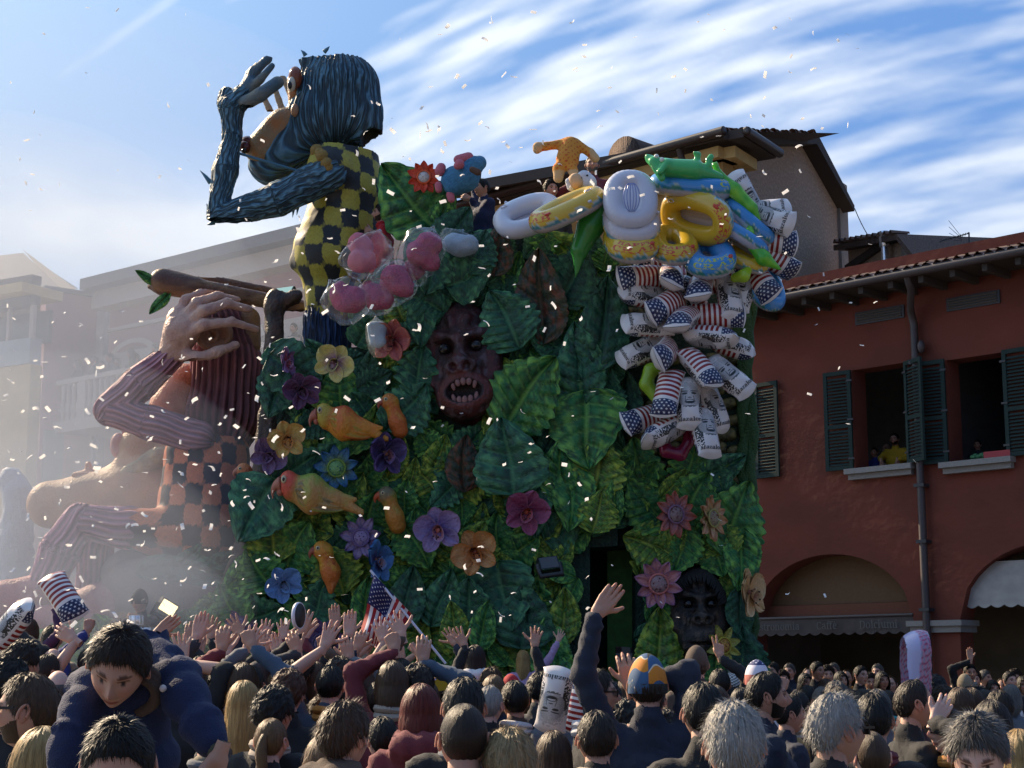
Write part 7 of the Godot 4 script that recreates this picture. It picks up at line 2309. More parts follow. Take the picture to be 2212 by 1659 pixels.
# u, v: middle of the head; w: its width, all measured on the photograph. arms: [u, v, lean, hand, bare sleeve?, reach towards the float]
func person(u: float, v: float, w: float, style: String, hair: String, yaw: float, tone: int, cloth: String, label: String, o := {}) -> Node3D:
	var d: float = o.get("d", FOCAL * (.186 if not o.get("child") else .165) / w)
	var hc := P(u, v, d)
	var s: float = clampf(hc.y / 1.625, .93, 1.06) if not o.get("child") else .80
	if o.has("s"): s = o.s
	var root := thing("person", label, "person", Vector3(hc.x, hc.y - 1.625 * s, hc.z), deg_to_rad(yaw), o.get("group", "crowd in the square"))
	root.scale = Vector3.ONE * s
	heads.append(Vector3(u, v, w))
	var inv := root.transform.affine_inverse()
	var skin := Shape.new()
	var hx := Transform3D(Basis(Vector3.UP, deg_to_rad(o.get("look", 0.0))) * Basis(Vector3.RIGHT, deg_to_rad(o.get("nod", 0.0))) * Basis(Vector3.BACK, deg_to_rad(o.get("tip", 0.0))), Vector3(0, 1.625, .015))
	skin.add(head_shape, hx); skin.add(neck_shape, hx)
	var arms := []
	var used := {}
	for q in o.get("arms", []):
		var target := inv * P(q[0], q[1] - 8, d + q[5] if q.size() > 5 else d + .12)
		var side := signf(target.x) if target.x != 0 else 1.0
		if used.has(side): side = -side
		used[side] = true
		var lean := deg_to_rad(q[2])
		var hd := (inv.basis * Vector3(sin(lean), cos(lean), -.15)).normalized()
		var wrist := target - hd * .09
		var sh := Vector3(.175 * side, 1.40, 0)
		var reach := wrist - sh
		if reach.length() > .57: sh += reach.normalized() * minf(reach.length() - .57, .12)
		var a := solve_arm(sh, wrist, side)
		var bare: bool = q.size() > 4 and q[4]
		var kind: String = q[3]
		var away := inv.basis * Vector3(q[6] if q.size() > 6 else 0.0, 0, -1.0)
		var z := (away - hd * away.dot(hd)).normalized()
		var x := hd.cross(z)
		# the thumb points to the middle of the body when the palm faces the float
		var fl := -side if (x.dot(Vector3(1, 0, 0)) > 0) else side
		var key := "%s%d" % [kind, int(fl)]
		if not hand_shape.has(key): hand_shape[key] = make_hand(kind, fl)
		skin.add(hand_shape[key], Transform3D(Basis(x, hd, z), a[2] + hd * .012))
		var fore: Vector3 = (a[1] - a[2]).normalized()
		var cut: float = .24 if bare else .035
		skin.tube(PackedVector3Array([a[2] + fore * cut * 1.1, a[2] + fore * cut * .5, a[2] + fore * .012, a[2] + hd * .012]), PackedFloat32Array([.044 if bare else .030, .038 if bare else .029, .027, .026]), 12)
		skin.tube(PackedVector3Array([a[2] + fore * cut, a[1], a[0], Vector3(.09 * side, 1.42, -.01), Vector3(0, 1.47, -.015)]), PackedFloat32Array([.034, .036, .04, .04, .04]), 8)
		arms.append([a[0], a[1], a[2].lerp(a[1], .80 if bare else .08)])
	put("body", skin.mesh(), skin_mat(tone), root)
	if arms.is_empty() and not o.has("coat"):
		var key := "%s%s%s" % [o.get("bulk", 1.0), o.get("hood", false), o.get("puffy", false)]
		if not coat_mesh.has(key): coat_mesh[key] = coat([[Vector3(.18, 1.37, 0), Vector3(.245, 1.10, -.03), Vector3(.22, .87, .09)], [Vector3(-.18, 1.37, 0), Vector3(-.245, 1.10, -.03), Vector3(-.22, .87, .09)]], o.get("bulk", 1.0), o.get("hood", false), o.get("puffy", false), .026)
		put("jacket", coat_mesh[key], M["cloth_" + cloth], root)
	else:
		for side in [-1.0, 1.0]:
			if not used.has(side): arms.append([Vector3(.18 * side, 1.37, 0), Vector3(.245 * side, 1.10, -.03), Vector3(.22 * side, .87, .09)])
		put("jacket", coat(arms, o.get("bulk", 1.0), o.get("hood", false), o.get("puffy", false), .024 if d < 9 else .032), M["cloth_" + cloth], root)
	if style in ["cap", "beanie", "hatted"]:
		if style == "cap":
			var c := Shape.new()
			c.sheet(40, 16, func(a, b):
				var p := skull(a * TAU, b * deg_to_rad(100))
				return p * (1.14 + .03 * sin(a * TAU * 3.0) * b) + Vector3(0, .004, -.002) + Vector3(0, .003 * absf(sin(a * TAU * 3.0)), 0), true, null, true)
			c.sheet(16, 6, func(a, b):
				var t: float = (a - .5) * 2.4
				return Vector3(sin(t) * (.088 + .0 * b), .005 - .03 * t * t * b - .02 * b, cos(t) * .10 + b * .075 * cos(t)))
			c.ball(Vector3(0, .138, -.004), Vector3(.008, .005, .008), 8, 5)
			put("cap", c.mesh(), M["cloth_" + hair], root, hx)
		else:
			var c := Shape.new()
			c.sheet(48, 18, func(a, b):
				var p := skull(a * TAU, b * deg_to_rad(102))
				return p * (1.17 + .012 * sin(a * TAU * 24.0)) + Vector3(0, .012 * (1.0 - b), 0), true, null, true)
			put("hat", c.mesh(), M["cloth_" + hair], root, hx)
			if style == "beanie":
				var pm := Shape.new()
				var g := RandomNumberGenerator.new(); g.seed = 3
				pm.ball(Vector3(0, .165, -.01), Vector3.ONE * .034)
				for k in 260:
					var n := Vector3(g.randfn(), g.randfn(), g.randfn()).normalized()
					pm.rod(Vector3(0, .165, -.01) + n * .03, Vector3(0, .165, -.01) + n * g.randf_range(.042, .05), .003, 3, .001)
				put("pompom", pm.mesh(), M["cloth_" + hair], root, hx)
		if not hair_mesh.has("short"): hair_mesh.short = make_hair("short")
		put("hair", hair_mesh.short, M.hair_b, root, hx * Transform3D(Basis().scaled(Vector3(1.0, .92, 1.0)), Vector3(0, -.012, 0)))
	elif style != "none":
		if not hair_mesh.has(style): hair_mesh[style] = make_hair(style)
		put("hair", hair_mesh[style], M["hair_" + hair], root, hx)
	if (int(u) * 7 + int(v)) % 4 == 0 and not o.get("hood", false):
		var sc := Shape.new()
		for k in 2: sc.sheet(20, 8, func(a, b): return Vector3(cos(a * TAU) * (.078 + .026 * cos(b * TAU)), 1.455 + .028 * k + .026 * sin(b * TAU) + .012 * sin(a * TAU + k * 2.0), -.018 + sin(a * TAU) * (.076 + .026 * cos(b * TAU))), true)
		put("scarf", sc.mesh(), M["cloth_" + ["r", "q", "g", "c", "m", "w", "e"][int(u + v) % 7]], root)
	if o.get("glasses", false):
		var gl := Shape.new()
		for x in [-1.0, 1.0]:
			gl.box(Vector3(.034 * x, .010, .104), Vector3(.052, .036, .006), Basis(Vector3.UP, .22 * x))
			gl.box(Vector3(.080 * x, .018, .045), Vector3(.005, .009, .115))
		gl.box(Vector3(0, .018, .108), Vector3(.022, .006, .005))
		put("sunglasses", gl.mesh(), M.black_gloss, root, hx)
	if o.get("beard", false):
		var be := Shape.new()
		be.sheet(24, 10, func(a, b):
			var th: float = (a - .5) * 2.9
			var psi: float = deg_to_rad(lerpf(112 - 8 * absf(th), 146, b))
			var p := skull(th, psi)
			if p.z > 0.02: p.z += .012 * exp(-pow(p.x / .03, 2) - pow((p.y + .097) / .02, 2))
			return p * (1.004 + .012 * sin(b * PI)), false, func(a, b): return Color(4.5, 3.8, 3.3), true)
		put("beard", be.mesh(), M["hair_" + hair], root, hx)
	if o.get("feet", true):
		put("trousers", leg_mesh, M[["cloth_z", "cloth_k", "cloth_d"][int(u) % 3]], root)
		put("shoes", shoe_mesh, M.cloth_k, root)
	return root

func people_setup() -> void:
	head_shape = make_head()
	for k in [[0, .52, .30, .22], [1, .42, .225, .15], [2, .58, .36, .28]]:
		var m := painted(.62)
		m.albedo_color = Color(k[1], k[2], k[3]).linear_to_srgb()
		m.subsurf_scatter_enabled = true; m.subsurf_scatter_strength = .12
		M["skin%d" % k[0]] = m
	var hairs := {"k": rgb(.010, .007, .005), "b": rgb(.026, .014, .008), "m": rgb(.075, .038, .017), "l": rgb(.17, .092, .038), "y": rgb(.42, .26, .09), "r": rgb(.13, .016, .008), "a": rgb(.085, .030, .012), "g": rgb(.13, .12, .11), "w": rgb(.36, .34, .31), "p": rgb(.06, .010, .018), "f": rgb(.36, .25, .12)}
	for k in hairs:
		var m := painted(.5, T.strand, .07, 1.0, false, T.hair_col)
		m.uv1_scale = Vector3(21, 1.5, 1)
		m.albedo_color = (hairs[k] * 1.3).linear_to_srgb()
		m.metallic_specular = .38
		M["hair_" + k] = m
	var cloths := {"n": rgb(.012, .017, .035), "k": rgb(.010, .010, .012), "g": rgb(.11, .12, .14), "d": rgb(.035, .037, .045), "r": rgb(.42, .012, .018), "m": rgb(.15, .022, .030), "t": rgb(.26, .21, .14), "o": rgb(.07, .075, .045), "b": rgb(.006, .014, .058), "q": rgb(.36, .30, .24), "p": rgb(.70, .10, .30), "w": rgb(.62, .60, .60), "z": rgb(.045, .075, .12), "h": rgb(.08, .05, .035), "v": rgb(.06, .025, .075), "y": rgb(.50, .30, .01), "l": rgb(.40, .26, .42), "c": rgb(.05, .42, .42), "e": rgb(.50, .20, .03), "u": rgb(.03, .05, .22)}
	for k in cloths:
		M["cloth_" + k] = mat(cloths[k], .85, T.grain, 6.0, T.fine_bump, .25)
		M["cloth_" + k].rim_enabled = true; M["cloth_" + k].rim = .15
	var knit := Image.create(64, 64, false, Image.FORMAT_RGB8)
	for y in 64:
		for x in 64: knit.set_pixel(x, y, Color(.75, .74, .72) if ((x / 8 + y / 5) % 3) != 0 else Color(.12, .11, .11))
	M.cloth_knit = mat(Color.WHITE, .95, ImageTexture.create_from_image(knit), 1.0, null, 0, false)
	M.cloth_knit.uv1_scale = Vector3(3, 2, 1)
	var band := Image.create(128, 128, false, Image.FORMAT_RGB8)
	for y in 128:
		for x in 128:
			var e := y - 64 + 14.0 * sin(x * .09) + (x - 64) * .5
			var c := Color(.78, .48, .12) if e > 0 else Color(.20, .34, .48)
			if absf(e) < 3: c = Color(.8, .75, .65)
			if e < -22: c = Color(.16, .17, .16) if e < -48 else c
			if e > 46: c = Color(.20, .34, .48)
			band.set_pixel(x, y, c)
	M.cloth_band = mat(Color.WHITE, .8, ImageTexture.create_from_image(band), 1.0, null, 0, false)
	M.cloth_band.uv1_scale = Vector3(2.0, 1.2, 1)
	var fl := Image.create(128, 96, false, Image.FORMAT_RGB8)
	fl.fill(Color(.82, .80, .84))
	fl.fill_rect(Rect2i(0, 0, 128, 40), Color(.12, .18, .38))
	for k in 18: star(fl, 6 + (k * 37) % 118, 6 + (k * 13) % 30, 5, Color(.85, .85, .88))
	fl.fill_rect(Rect2i(0, 70, 128, 26), Color(.75, .42, .38))
	M.cloth_flag = mat(Color.WHITE, .8, ImageTexture.create_from_image(fl), 1.0, null, 0, false)
	M.black_gloss = mat(rgb(.008, .008, .01), .12)
	var b := Body.new(Vector3(-.3, .05, -.25), Vector3(.3, 1.05, .25), .045)
	for s in [-1.0, 1.0]:
		b.cap(Vector3(.09 * s, .90, 0), Vector3(.10 * s, .50, .01), .10, .075, .05)
		b.cap(Vector3(.10 * s, .50, .01), Vector3(.11 * s, .12, -.02), .072, .058, .03)
	leg_mesh = b.mesh()
	var sh := Shape.new()
	for s in [-1.0, 1.0]:
		sh.ball(Vector3(.115 * s, .045, .05), Vector3(.048, .045, .13), 10, 6)
		sh.ball(Vector3(.112 * s, .07, -.03), Vector3(.046, .06, .06), 10, 6)
	shoe_mesh = sh.mesh()

const ORD := ["first", "second", "third", "fourth", "fifth", "sixth", "seventh", "eighth", "ninth", "tenth", "eleventh", "twelfth", "thirteenth", "fourteenth", "fifteenth", "sixteenth", "seventeenth", "eighteenth", "nineteenth", "twentieth", "twenty-first", "twenty-second"]

func crowd() -> void:
	people_setup()
	var A := 180.0
	# the left of the picture
	boy_on_shoulders()
	person(258, 1662, 128, "short", "k", 5, 1, "n", "dark haired adult facing us with the boy in blue leaning over the head", {"nod": 26, "d": 4.2})
	person(69, 1540, 112, "short", "m", -92, 1, "k", "big man in left profile with sunlit brown hair at the left edge", {"glasses": true, "beard": true})
	person(87, 1668, 130, "bob", "y", 170, 0, "k", "blond haired person cut off at the bottom left corner")
	person(15, 1490, 78, "curly", "k", 165, 1, "k", "dark curly haired person at the very left edge")
	person(45, 1440, 66, "curly", "b", 150, 1, "v", "person with a dark curly mop behind the left profile man")
	person(112, 1436, 50, "bald", "g", 175, 0, "d", "bald man in the sun, the farther of the two on the left")
	person(99, 1458, 60, "receding", "b", 140, 1, "v", "man with thinning brown hair turned right, among the bald heads")
	person(124, 1492, 62, "bald", "g", 190, 2, "h", "bald man with gleaming crown just behind the left profile man")
	person(80, 1484, 60, "wild", "m", 200, 1, "d", "tousled brown haired head above the left profile man")
	person(62, 1362, 40, "bob", "m", 170, 0, "v", "brown haired child lifted above the crowd beside the striped pillow", {"child": true, "arms": [[128, 1308, 25, "hold", false, -.05]]})
	person(28, 1392, 42, "bob", "m", 175, 0, "p", "child in a bright pink quilted jacket at the left edge", {"child": true, "puffy": true, "bulk": 1.1})
	person(110, 1385, 44, "short", "k", 185, 1, "t", "person with black hair and tan hood near the stage edge", {"hood": true})
	person(22, 1430, 50, "short", "b", 180, 1, "k", "person at far left holding a hand against the pillow balloon", {"arms": [[38, 1352, -10, "cup"]]})
	person(170, 1490, 60, "short", "k", 180, 0, "v", "person raising a bare cupped arm left of the boy in blue", {"arms": [[140, 1378, -60, "cup", true]]})
	person(190, 1435, 45, "short", "k", 178, 1, "u", "person in blue with fist raised just left of the boy's head", {"arms": [[192, 1352, 5, "fist"]]})
	person(356, 1450, 62, "short", "k", 176, 1, "h", "person pointing an open hand beside the boy's raised hood", {"arms": [[358, 1362, 48, "flat"]]})
	# between the boy and the flag
	person(400, 1455, 48, "short", "b", 182, 1, "k", "person clapping bare hands just right of the boy's shoulder", {"arms": [[412, 1392, 20, "cup"], [424, 1390, -15, "cup"]]})
	person(455, 1482, 54, "buzz", "k", 140, 1, "o", "man with shaved dark head turned right beneath the big open hand", {})
	person(432, 1455, 50, "short", "k", 180, 1, "k", "person in black with a big open hand spread to the sky", {"arms": [[459, 1366, 8, "open"]]})
	person(536, 1478, 52, "short", "k", 180, 1, "n", "person in navy sleeve with hand tilted left over the crowd", {"arms": [[510, 1362, -38, "open"]]})
	person(470, 1470, 44, "short", "b", 180, 0, "w", "person with two bare forearms raised, left of the navy sleeve", {"arms": [[438, 1372, -5, "cup", true], [505, 1398, 15, "cup", true]]})
	person(560, 1478, 44, "bob", "k", 180, 0, "v", "person in dark purple raising a slim spread hand", {"arms": [[575, 1368, 8, "open"]]})
	person(612, 1482, 46, "long", "b", 180, 0, "m", "woman in maroon with red nailed hand held straight up", {"arms": [[612, 1368, -2, "open"]]})
	person(596, 1452, 40, "short", "b", 180, 1, "d", "person half hidden with a cupped hand behind the red nailed one", {"arms": [[596, 1408, -12, "cup"], [634, 1408, 25, "cup"]]})
	person(461, 1542, 62, "longcurly", "a", 178, 0, "k", "reddish curly haired woman right behind the boy's sleeve")
	person(526, 1524, 70, "long", "y", 185, 0, "d", "woman with long straight blond hair lit from the left")
	person(622, 1503, 66, "curly", "a", 180, 0, "k", "auburn curly head behind the dark curly man with glasses")
	person(588, 1548, 78, "curly", "k", 160, 1, "k", "dark curly man with glasses turned slightly right", {"glasses": true})
	person(645, 1458, 58, "curly", "k", 165, 1, "k", "dark curly man with a watch on his raised wrist and a phone shaped disc behind", {"arms": [[657, 1352, 10, "cup"]]})
	person(694, 1462, 44, "short", "b", 180, 1, "z", "short haired person between the two long black sleeves")
	person(735, 1478, 50, "short", "k", 182, 1, "k", "man in black holding a flat hand with bracelets straight up", {"arms": [[723, 1340, -6, "flat"]]})
	person(760, 1512, 54, "bob", "k", 180, 1, "k", "person with smooth black hair left of the red cap")
	person(692, 1550, 62, "spiky", "m", 170, 1, "k", "young man with upright brown hair turned slightly right")
	person(583, 1606, 80, "tail", "l", 170, 0, "k", "woman with light brown hair tied in a ponytail at the bottom")
	person(739, 1598, 104, "wild", "m", 150, 0, "h", "woman with a big tousled brown mane, bottom centre left", {"hood": true})
	person(700, 1654, 96, "long", "l", 180, 0, "t", "light brown long haired woman cut off at the bottom edge")
	person(806, 1534, 54, "cap", "r", 190, 1, "k", "person in a bright red cap seen from behind", {"arms": [[767, 1530, -4, "open"]]})
	person(811, 1474, 50, "short", "b", 130, 1, "g", "man with long dark top hair and shaved sides looking right")
	person(786, 1393, 32, "short", "m", 165, 1, "t", "person in tan jacket riding above the crowd before the flag", {"d": 16.0, "arms": [[806, 1368, 5, "open", true], [828, 1370, 10, "cup"]]})
	person(806, 1452, 44, "short", "b", 180, 0, "d", "person in grey with hand raised against the flag's stripes", {"arms": [[800, 1372, -5, "open", true]]})
	person(862, 1450, 40, "short", "k", 180, 1, "k", "person in black punching a fist up beside the flag", {"arms": [[861, 1364, -5, "fist"]]})
	person(893, 1480, 46, "long", "b", 180, 0, "h", "woman with long dark straight hair right of the denim sleeve")
	person(850, 1548, 56, "short", "b", 178, 1, "z", "person in denim with slim hand reaching up in the middle", {"arms": [[863, 1424, -8, "flat"]]})
	person(927, 1452, 38, "short", "k", 165, 1, "n", "dark haired person with bent fist over the head near the leaves", {"arms": [[889, 1404, -40, "fist", true]]})
	person(918, 1508, 44, "short", "l", 178, 0, "l", "child with hands clasped overhead in lilac sleeves", {"child": true, "arms": [[905, 1440, -20, "fist"], [922, 1462, -25, "fist"]]})
	person(930, 1515, 44, "bob", "g", 180, 0, "d", "person wearing a pair of yellow ears on a headband")
	person(690, 1440, 34, "short", "k", 180, 1, "k", "person with a small raised hand below the purple flower", {"arms": [[687, 1416, 5, "cup"]]})
	person(722, 1440, 32, "short", "k", 180, 0, "k", "person with small reddish hand up beside the long black sleeve", {"arms": [[714, 1424, 10, "cup"]]})
	person(908, 1540, 80, "bob", "r", 178, 0, "m", "woman with bright red straight hair and maroon hooded jacket", {"hood": true, "puffy": true, "bulk": 1.08})
	# the middle
	person(1002, 1534, 92, "short", "k", 180, 1, "k", "man with thick short black hair in the middle")
	person(1002, 1602, 116, "buzz", "b", 183, 1, "q", "man with close cropped dark head and beige quilted jacket", {"puffy": true, "bulk": 1.12})
	person(1056, 1527, 62, "receding", "w", 165, 2, "k", "older man with thin pale hair and sunlit crown")
	person(1061, 1480, 46, "wild", "m", 180, 1, "k", "brown haired person beside the red hood")
	person(1103, 1494, 44, "hatted", "r", 170, 0, "r", "person under a bright red hood in the middle", {"hood": true, "bulk": 1.1})
	person(1091, 1517, 38, "curly", "m", 150, 1, "o", "brown curly head just below the red hood")
	person(1133, 1530, 46, "wild", "l", 180, 0, "o", "person with a fluffy fur trimmed hood", {"hood": true})
	person(1165, 1502, 36, "short", "m", 0, 1, "d", "man looking our way between the black sleeve and the white pillow")
	person(982, 1482, 40, "bob", "f", 178, 0, "c", "pale blond person with turquoise scarf")
	person(1027, 1425, 42, "long", "b", 180, 0, "w", "long dark haired woman with white hood near the leaves", {"hood": true})
	person(960, 1470, 42, "short", "k", 180, 1, "n", "person in navy stretching a hand over the crowd toward the leaves", {"arms": [[975, 1384, -28, "open"]]})
	person(1010, 1490, 46, "short", "k", 181, 1, "k", "person in black sleeve with fingers spread wide beside the white hood", {"arms": [[994, 1386, -30, "open"]]})
	person(1141, 1515, 46, "short", "b", 180, 1, "k", "person in a long black sleeve raising an open hand by the blond child", {"arms": [[1156, 1378, 8, "open"]]})
	person(1130, 1425, 32, "long", "y", 178, 0, "l", "blond child in pink lifted up and waving at the float", {"child": true, "arms": [[1210, 1382, 22, "open"]]})
	person(1230, 1504, 62, "short", "b", 180, 1, "g", "man with short dark hair before a big white pillow balloon")
	person(1282, 1502, 40, "short", "b", 95, 1, "k", "man with sunglasses in right profile behind the tall sleeve", {"glasses": true, "d": 9.0})
	person(1205, 1592, 62, "long", "l", 180, 0, "d", "woman with long light brown hair in the lower middle")
	person(1197, 1636, 84, "long", "m", 185, 0, "k", "long brown haired woman cut off at the bottom, middle")
	person(1290, 1602, 92, "short", "b", 182, 1, "k", "man with short dark hair and sunlit red ears, bottom middle", {})
	person(1399, 1484, 58, "hatted", "band", 178, 1, "n", "tall man in navy and a blue and orange headscarf with one arm high", {"arms": [[1310, 1306, 38, "flat", false, .05], [1357, 1458, -8, "cup"]], "d": 8.0})
	person(1101, 1662, 116, "wild", "f", 180, 0, "q", "golden fluffy fur hood at the bottom edge", {"hood": true})
	# the right of the float
	person(1440, 1580, 60, "longcurly", "b", 178, 0, "k", "woman with long dark curls beside the navy back")
	person(1520, 1545, 92, "short", "k", 182, 1, "k", "man with glossy straight black hair right of the long curls", {})
	person(1588, 1618, 132, "spiky", "w", 180, 1, "t", "grey spiky haired man in beige jacket, large at the bottom", {"bulk": 1.1})
	person(1582, 1482, 36, "beanie", "knit", 178, 0, "k", "person in a black and white knitted hat with pompom")
	person(1465, 1482, 42, "curly", "k", 180, 1, "k", "person with dark curly hair left of the hand on a head")
	person(1490, 1500, 44, "short", "k", 175, 1, "k", "person in black resting a hand on the head", {"arms": [[1515, 1492, 60, "relaxed"]]})
	person(1555, 1480, 46, "short", "k", 180, 1, "k", "person in black holding two fingers up before the yellow flower", {"arms": [[1553, 1406, -6, "two"]]})
	person(1505, 1438, 38, "hatted", "h", 178, 0, "h", "person in a brown hat close to the gorilla's mouth", {"d": 13.0})
	person(1636, 1470, 52, "hatted", "flag", 178, 0, "w", "person in a white and blue starred hat")
	person(1651, 1508, 74, "short", "k", 92, 1, "n", "bearded dark haired man in right profile", {"beard": true})
	person(1589, 1527, 44, "short", "b", 60, 1, "k", "man looking down to the right behind the glossy black hair", {"nod": 25})
	person(1624, 1560, 70, "hatted", "d", 160, 1, "n", "person in a dark cap before the bearded man", {"hood": true})
	person(1702, 1545, 60, "short", "k", 100, 1, "n", "person in navy with a bent arm right of the bearded man", {"arms": [[1690, 1480, 20, "fist"]]})
	person(1800, 1582, 108, "spiky", "w", 118, 1, "k", "grey haired man with black sunglasses in three quarter back view", {"glasses": true})
	person(1808, 1512, 50, "wild", "g", 175, 0, "k", "grey brown head with a red hair clip")
	person(1723, 1634, 58, "long", "y", 180, 0, "h", "blond woman between the two grey haired men")
	person(1785, 1492, 34, "short", "m", 180, 1, "t", "small brown head with a light collar before the arcade")
	person(1413, 1645, 70, "bob", "m", 178, 0, "e", "person with an orange hood and cream bobble at the bottom", {"hood": true})
	person(1888, 1560, 84, "short", "k", 170, 1, "k", "man with thick black hair and black leather jacket")
	person(1970, 1524, 74, "receding", "b", 100, 1, "k", "balding man in right profile under the pink inflatable")
	person(2019, 1498, 46, "curly", "k", 150, 1, "k", "black curly head right of the pink inflatable")
	person(1970, 1574, 66, "bob", "p", 165, 0, "m", "woman with burgundy dyed hair")
	person(1965, 1612, 60, "curly", "l", 178, 0, "q", "light brown curly head low on the right")
	person(2021, 1534, 36, "curly", "k", 175, 1, "k", "small black curly head by the raised right hand")
	person(2052, 1580, 76, "receding", "b", -70, 2, "k", "man with glasses facing left, shading his eyes with one hand", {"glasses": true, "arms": [[2035, 1541, 35, "cup", false, -.1]]})
	person(2115, 1634, 124, "wild", "g", -20, 2, "k", "dark grey haired man with sunlit forehead in the bottom right", {"nod": 28})
	person(2146, 1574, 84, "long", "b", 185, 0, "k", "woman with dark waved hair at the right edge")
	person(2101, 1528, 56, "long", "m", 178, 0, "d", "brown haired woman with sunlit streaks right of the raised hand")
	person(2150, 1530, 46, "hatted", "g", 180, 1, "k", "person in a grey cap near the right edge")
	person(2205, 1640, 90, "bob", "y", 180, 0, "d", "blond head cut off in the bottom right corner")
	person(2196, 1550, 34, "beanie", "w", 178, 0, "p", "person with a fluffy white bobble at the right edge")
	extras()

func boy_on_shoulders() -> void:
	var d := 4.55
	var root := thing("person", "boy in a blue padded jacket on someone's shoulders, looking down", "person", P(263, 1640, d), 0, "crowd in the square")
	var o := root.position
	var hx := Transform3D(Basis(Vector3.BACK, -.16) * Basis(Vector3.UP, .10) * Basis(Vector3.RIGHT, .66).scaled(Vector3.ONE * .90), P(256, 1442, d - .10) - o)
	var sk := Shape.new(); sk.add(head_shape, hx)
	var hs := make_hand("hold", 1.0)
	sk.add(hs, Transform3D(Basis(Vector3.BACK, PI * .9).scaled(Vector3.ONE * .8), P(474, 1632, d - .15) - o))
	put("body", sk.mesh(), M.skin1, root)
	hair_mesh["short"] = make_hair("short")
	put("hair", hair_mesh.short, M.hair_b, root, hx * Transform3D(Basis().scaled(Vector3(1.10, 1.05, 1.06)), Vector3.ZERO))
	var m := d / FOCAL
	var b := Body.new(P(90, 1720, d + .7) - o, P(520, 1350, d - .5) - o, .016)
	var Q := func(u, v, z): return P(u, v, d - z) - o
	b.cap(Q.call(205, 1490, -.06), Q.call(372, 1470, -.06), 52 * m, 56 * m, .06)
	b.cap(Q.call(262, 1515, -.12), Q.call(280, 1640, -.16), 84 * m, 104 * m, .08)
	b.cap(Q.call(285, 1420, -.14), Q.call(320, 1400, -.16), 62 * m, 44 * m, .06)
	b.cap(Q.call(330, 1395, -.14), Q.call(345, 1440, -.1), 36 * m, 48 * m, .05)
	b.cap(Q.call(190, 1500, .0), Q.call(155, 1580, .08), 44 * m, 40 * m, .04)
	b.cap(Q.call(155, 1580, .08), Q.call(135, 1690, .12), 40 * m, 36 * m, .03)
	b.cap(Q.call(388, 1480, .0), Q.call(430, 1555, .08), 52 * m, 40 * m, .04)
	b.cap(Q.call(430, 1555, .08), Q.call(462, 1612, .12), 38 * m, 30 * m, .03)
	var f := noise(7.0, 3, 171)
	put("jacket", b.mesh(null, func(p, n, t): return .017 * (absf(sin(t.y * 27.0)) - .6) + .006 * f.get_noise_3dv(p) + .004 * f.get_noise_3dv(p * 3.0), 3.0, 1.0), M.cloth_b, root)
	var sc := Shape.new()
	for k in 3:
		var p := PackedVector3Array(); var r := PackedFloat32Array()
		for s in 17:
			var a := lerpf(-2.5, 1.3, s / 16.0)
			p.append(Q.call(272 + 66 * cos(a + .9) + k * 3, 1500 + 42 * sin(a + .9) - k * 12, -.02 - .07 * sin(a * .8))); r.append((13 - 2 * k) * m)
		sc.tube(p, r, 8)
	put("scarf", sc.mesh(), M.cloth_h, root)
	var bt := Shape.new(); bt.ball(Q.call(352, 1487, .10), Vector3.ONE * .010, 8, 6)
	put("button", bt.mesh(), M.vinyl_tan, root)
	var cf := Shape.new(); cf.rod(Q.call(461, 1606, .12), Q.call(474, 1626, .13), 24 * m, 14, 22 * m)
	put("cuff", cf.mesh(), M.cloth_o, root)

func on_float(u: float, v: float, w: float, d: float, style: String, hair: String, yaw: float, cloth: String, label: String, o := {}) -> Node3D:
	o.d = d; o.s = 1.0; o.group = "riders on the float"; o.feet = false
	return person(u, v, w, style, hair, yaw, 1, cloth, label, o)

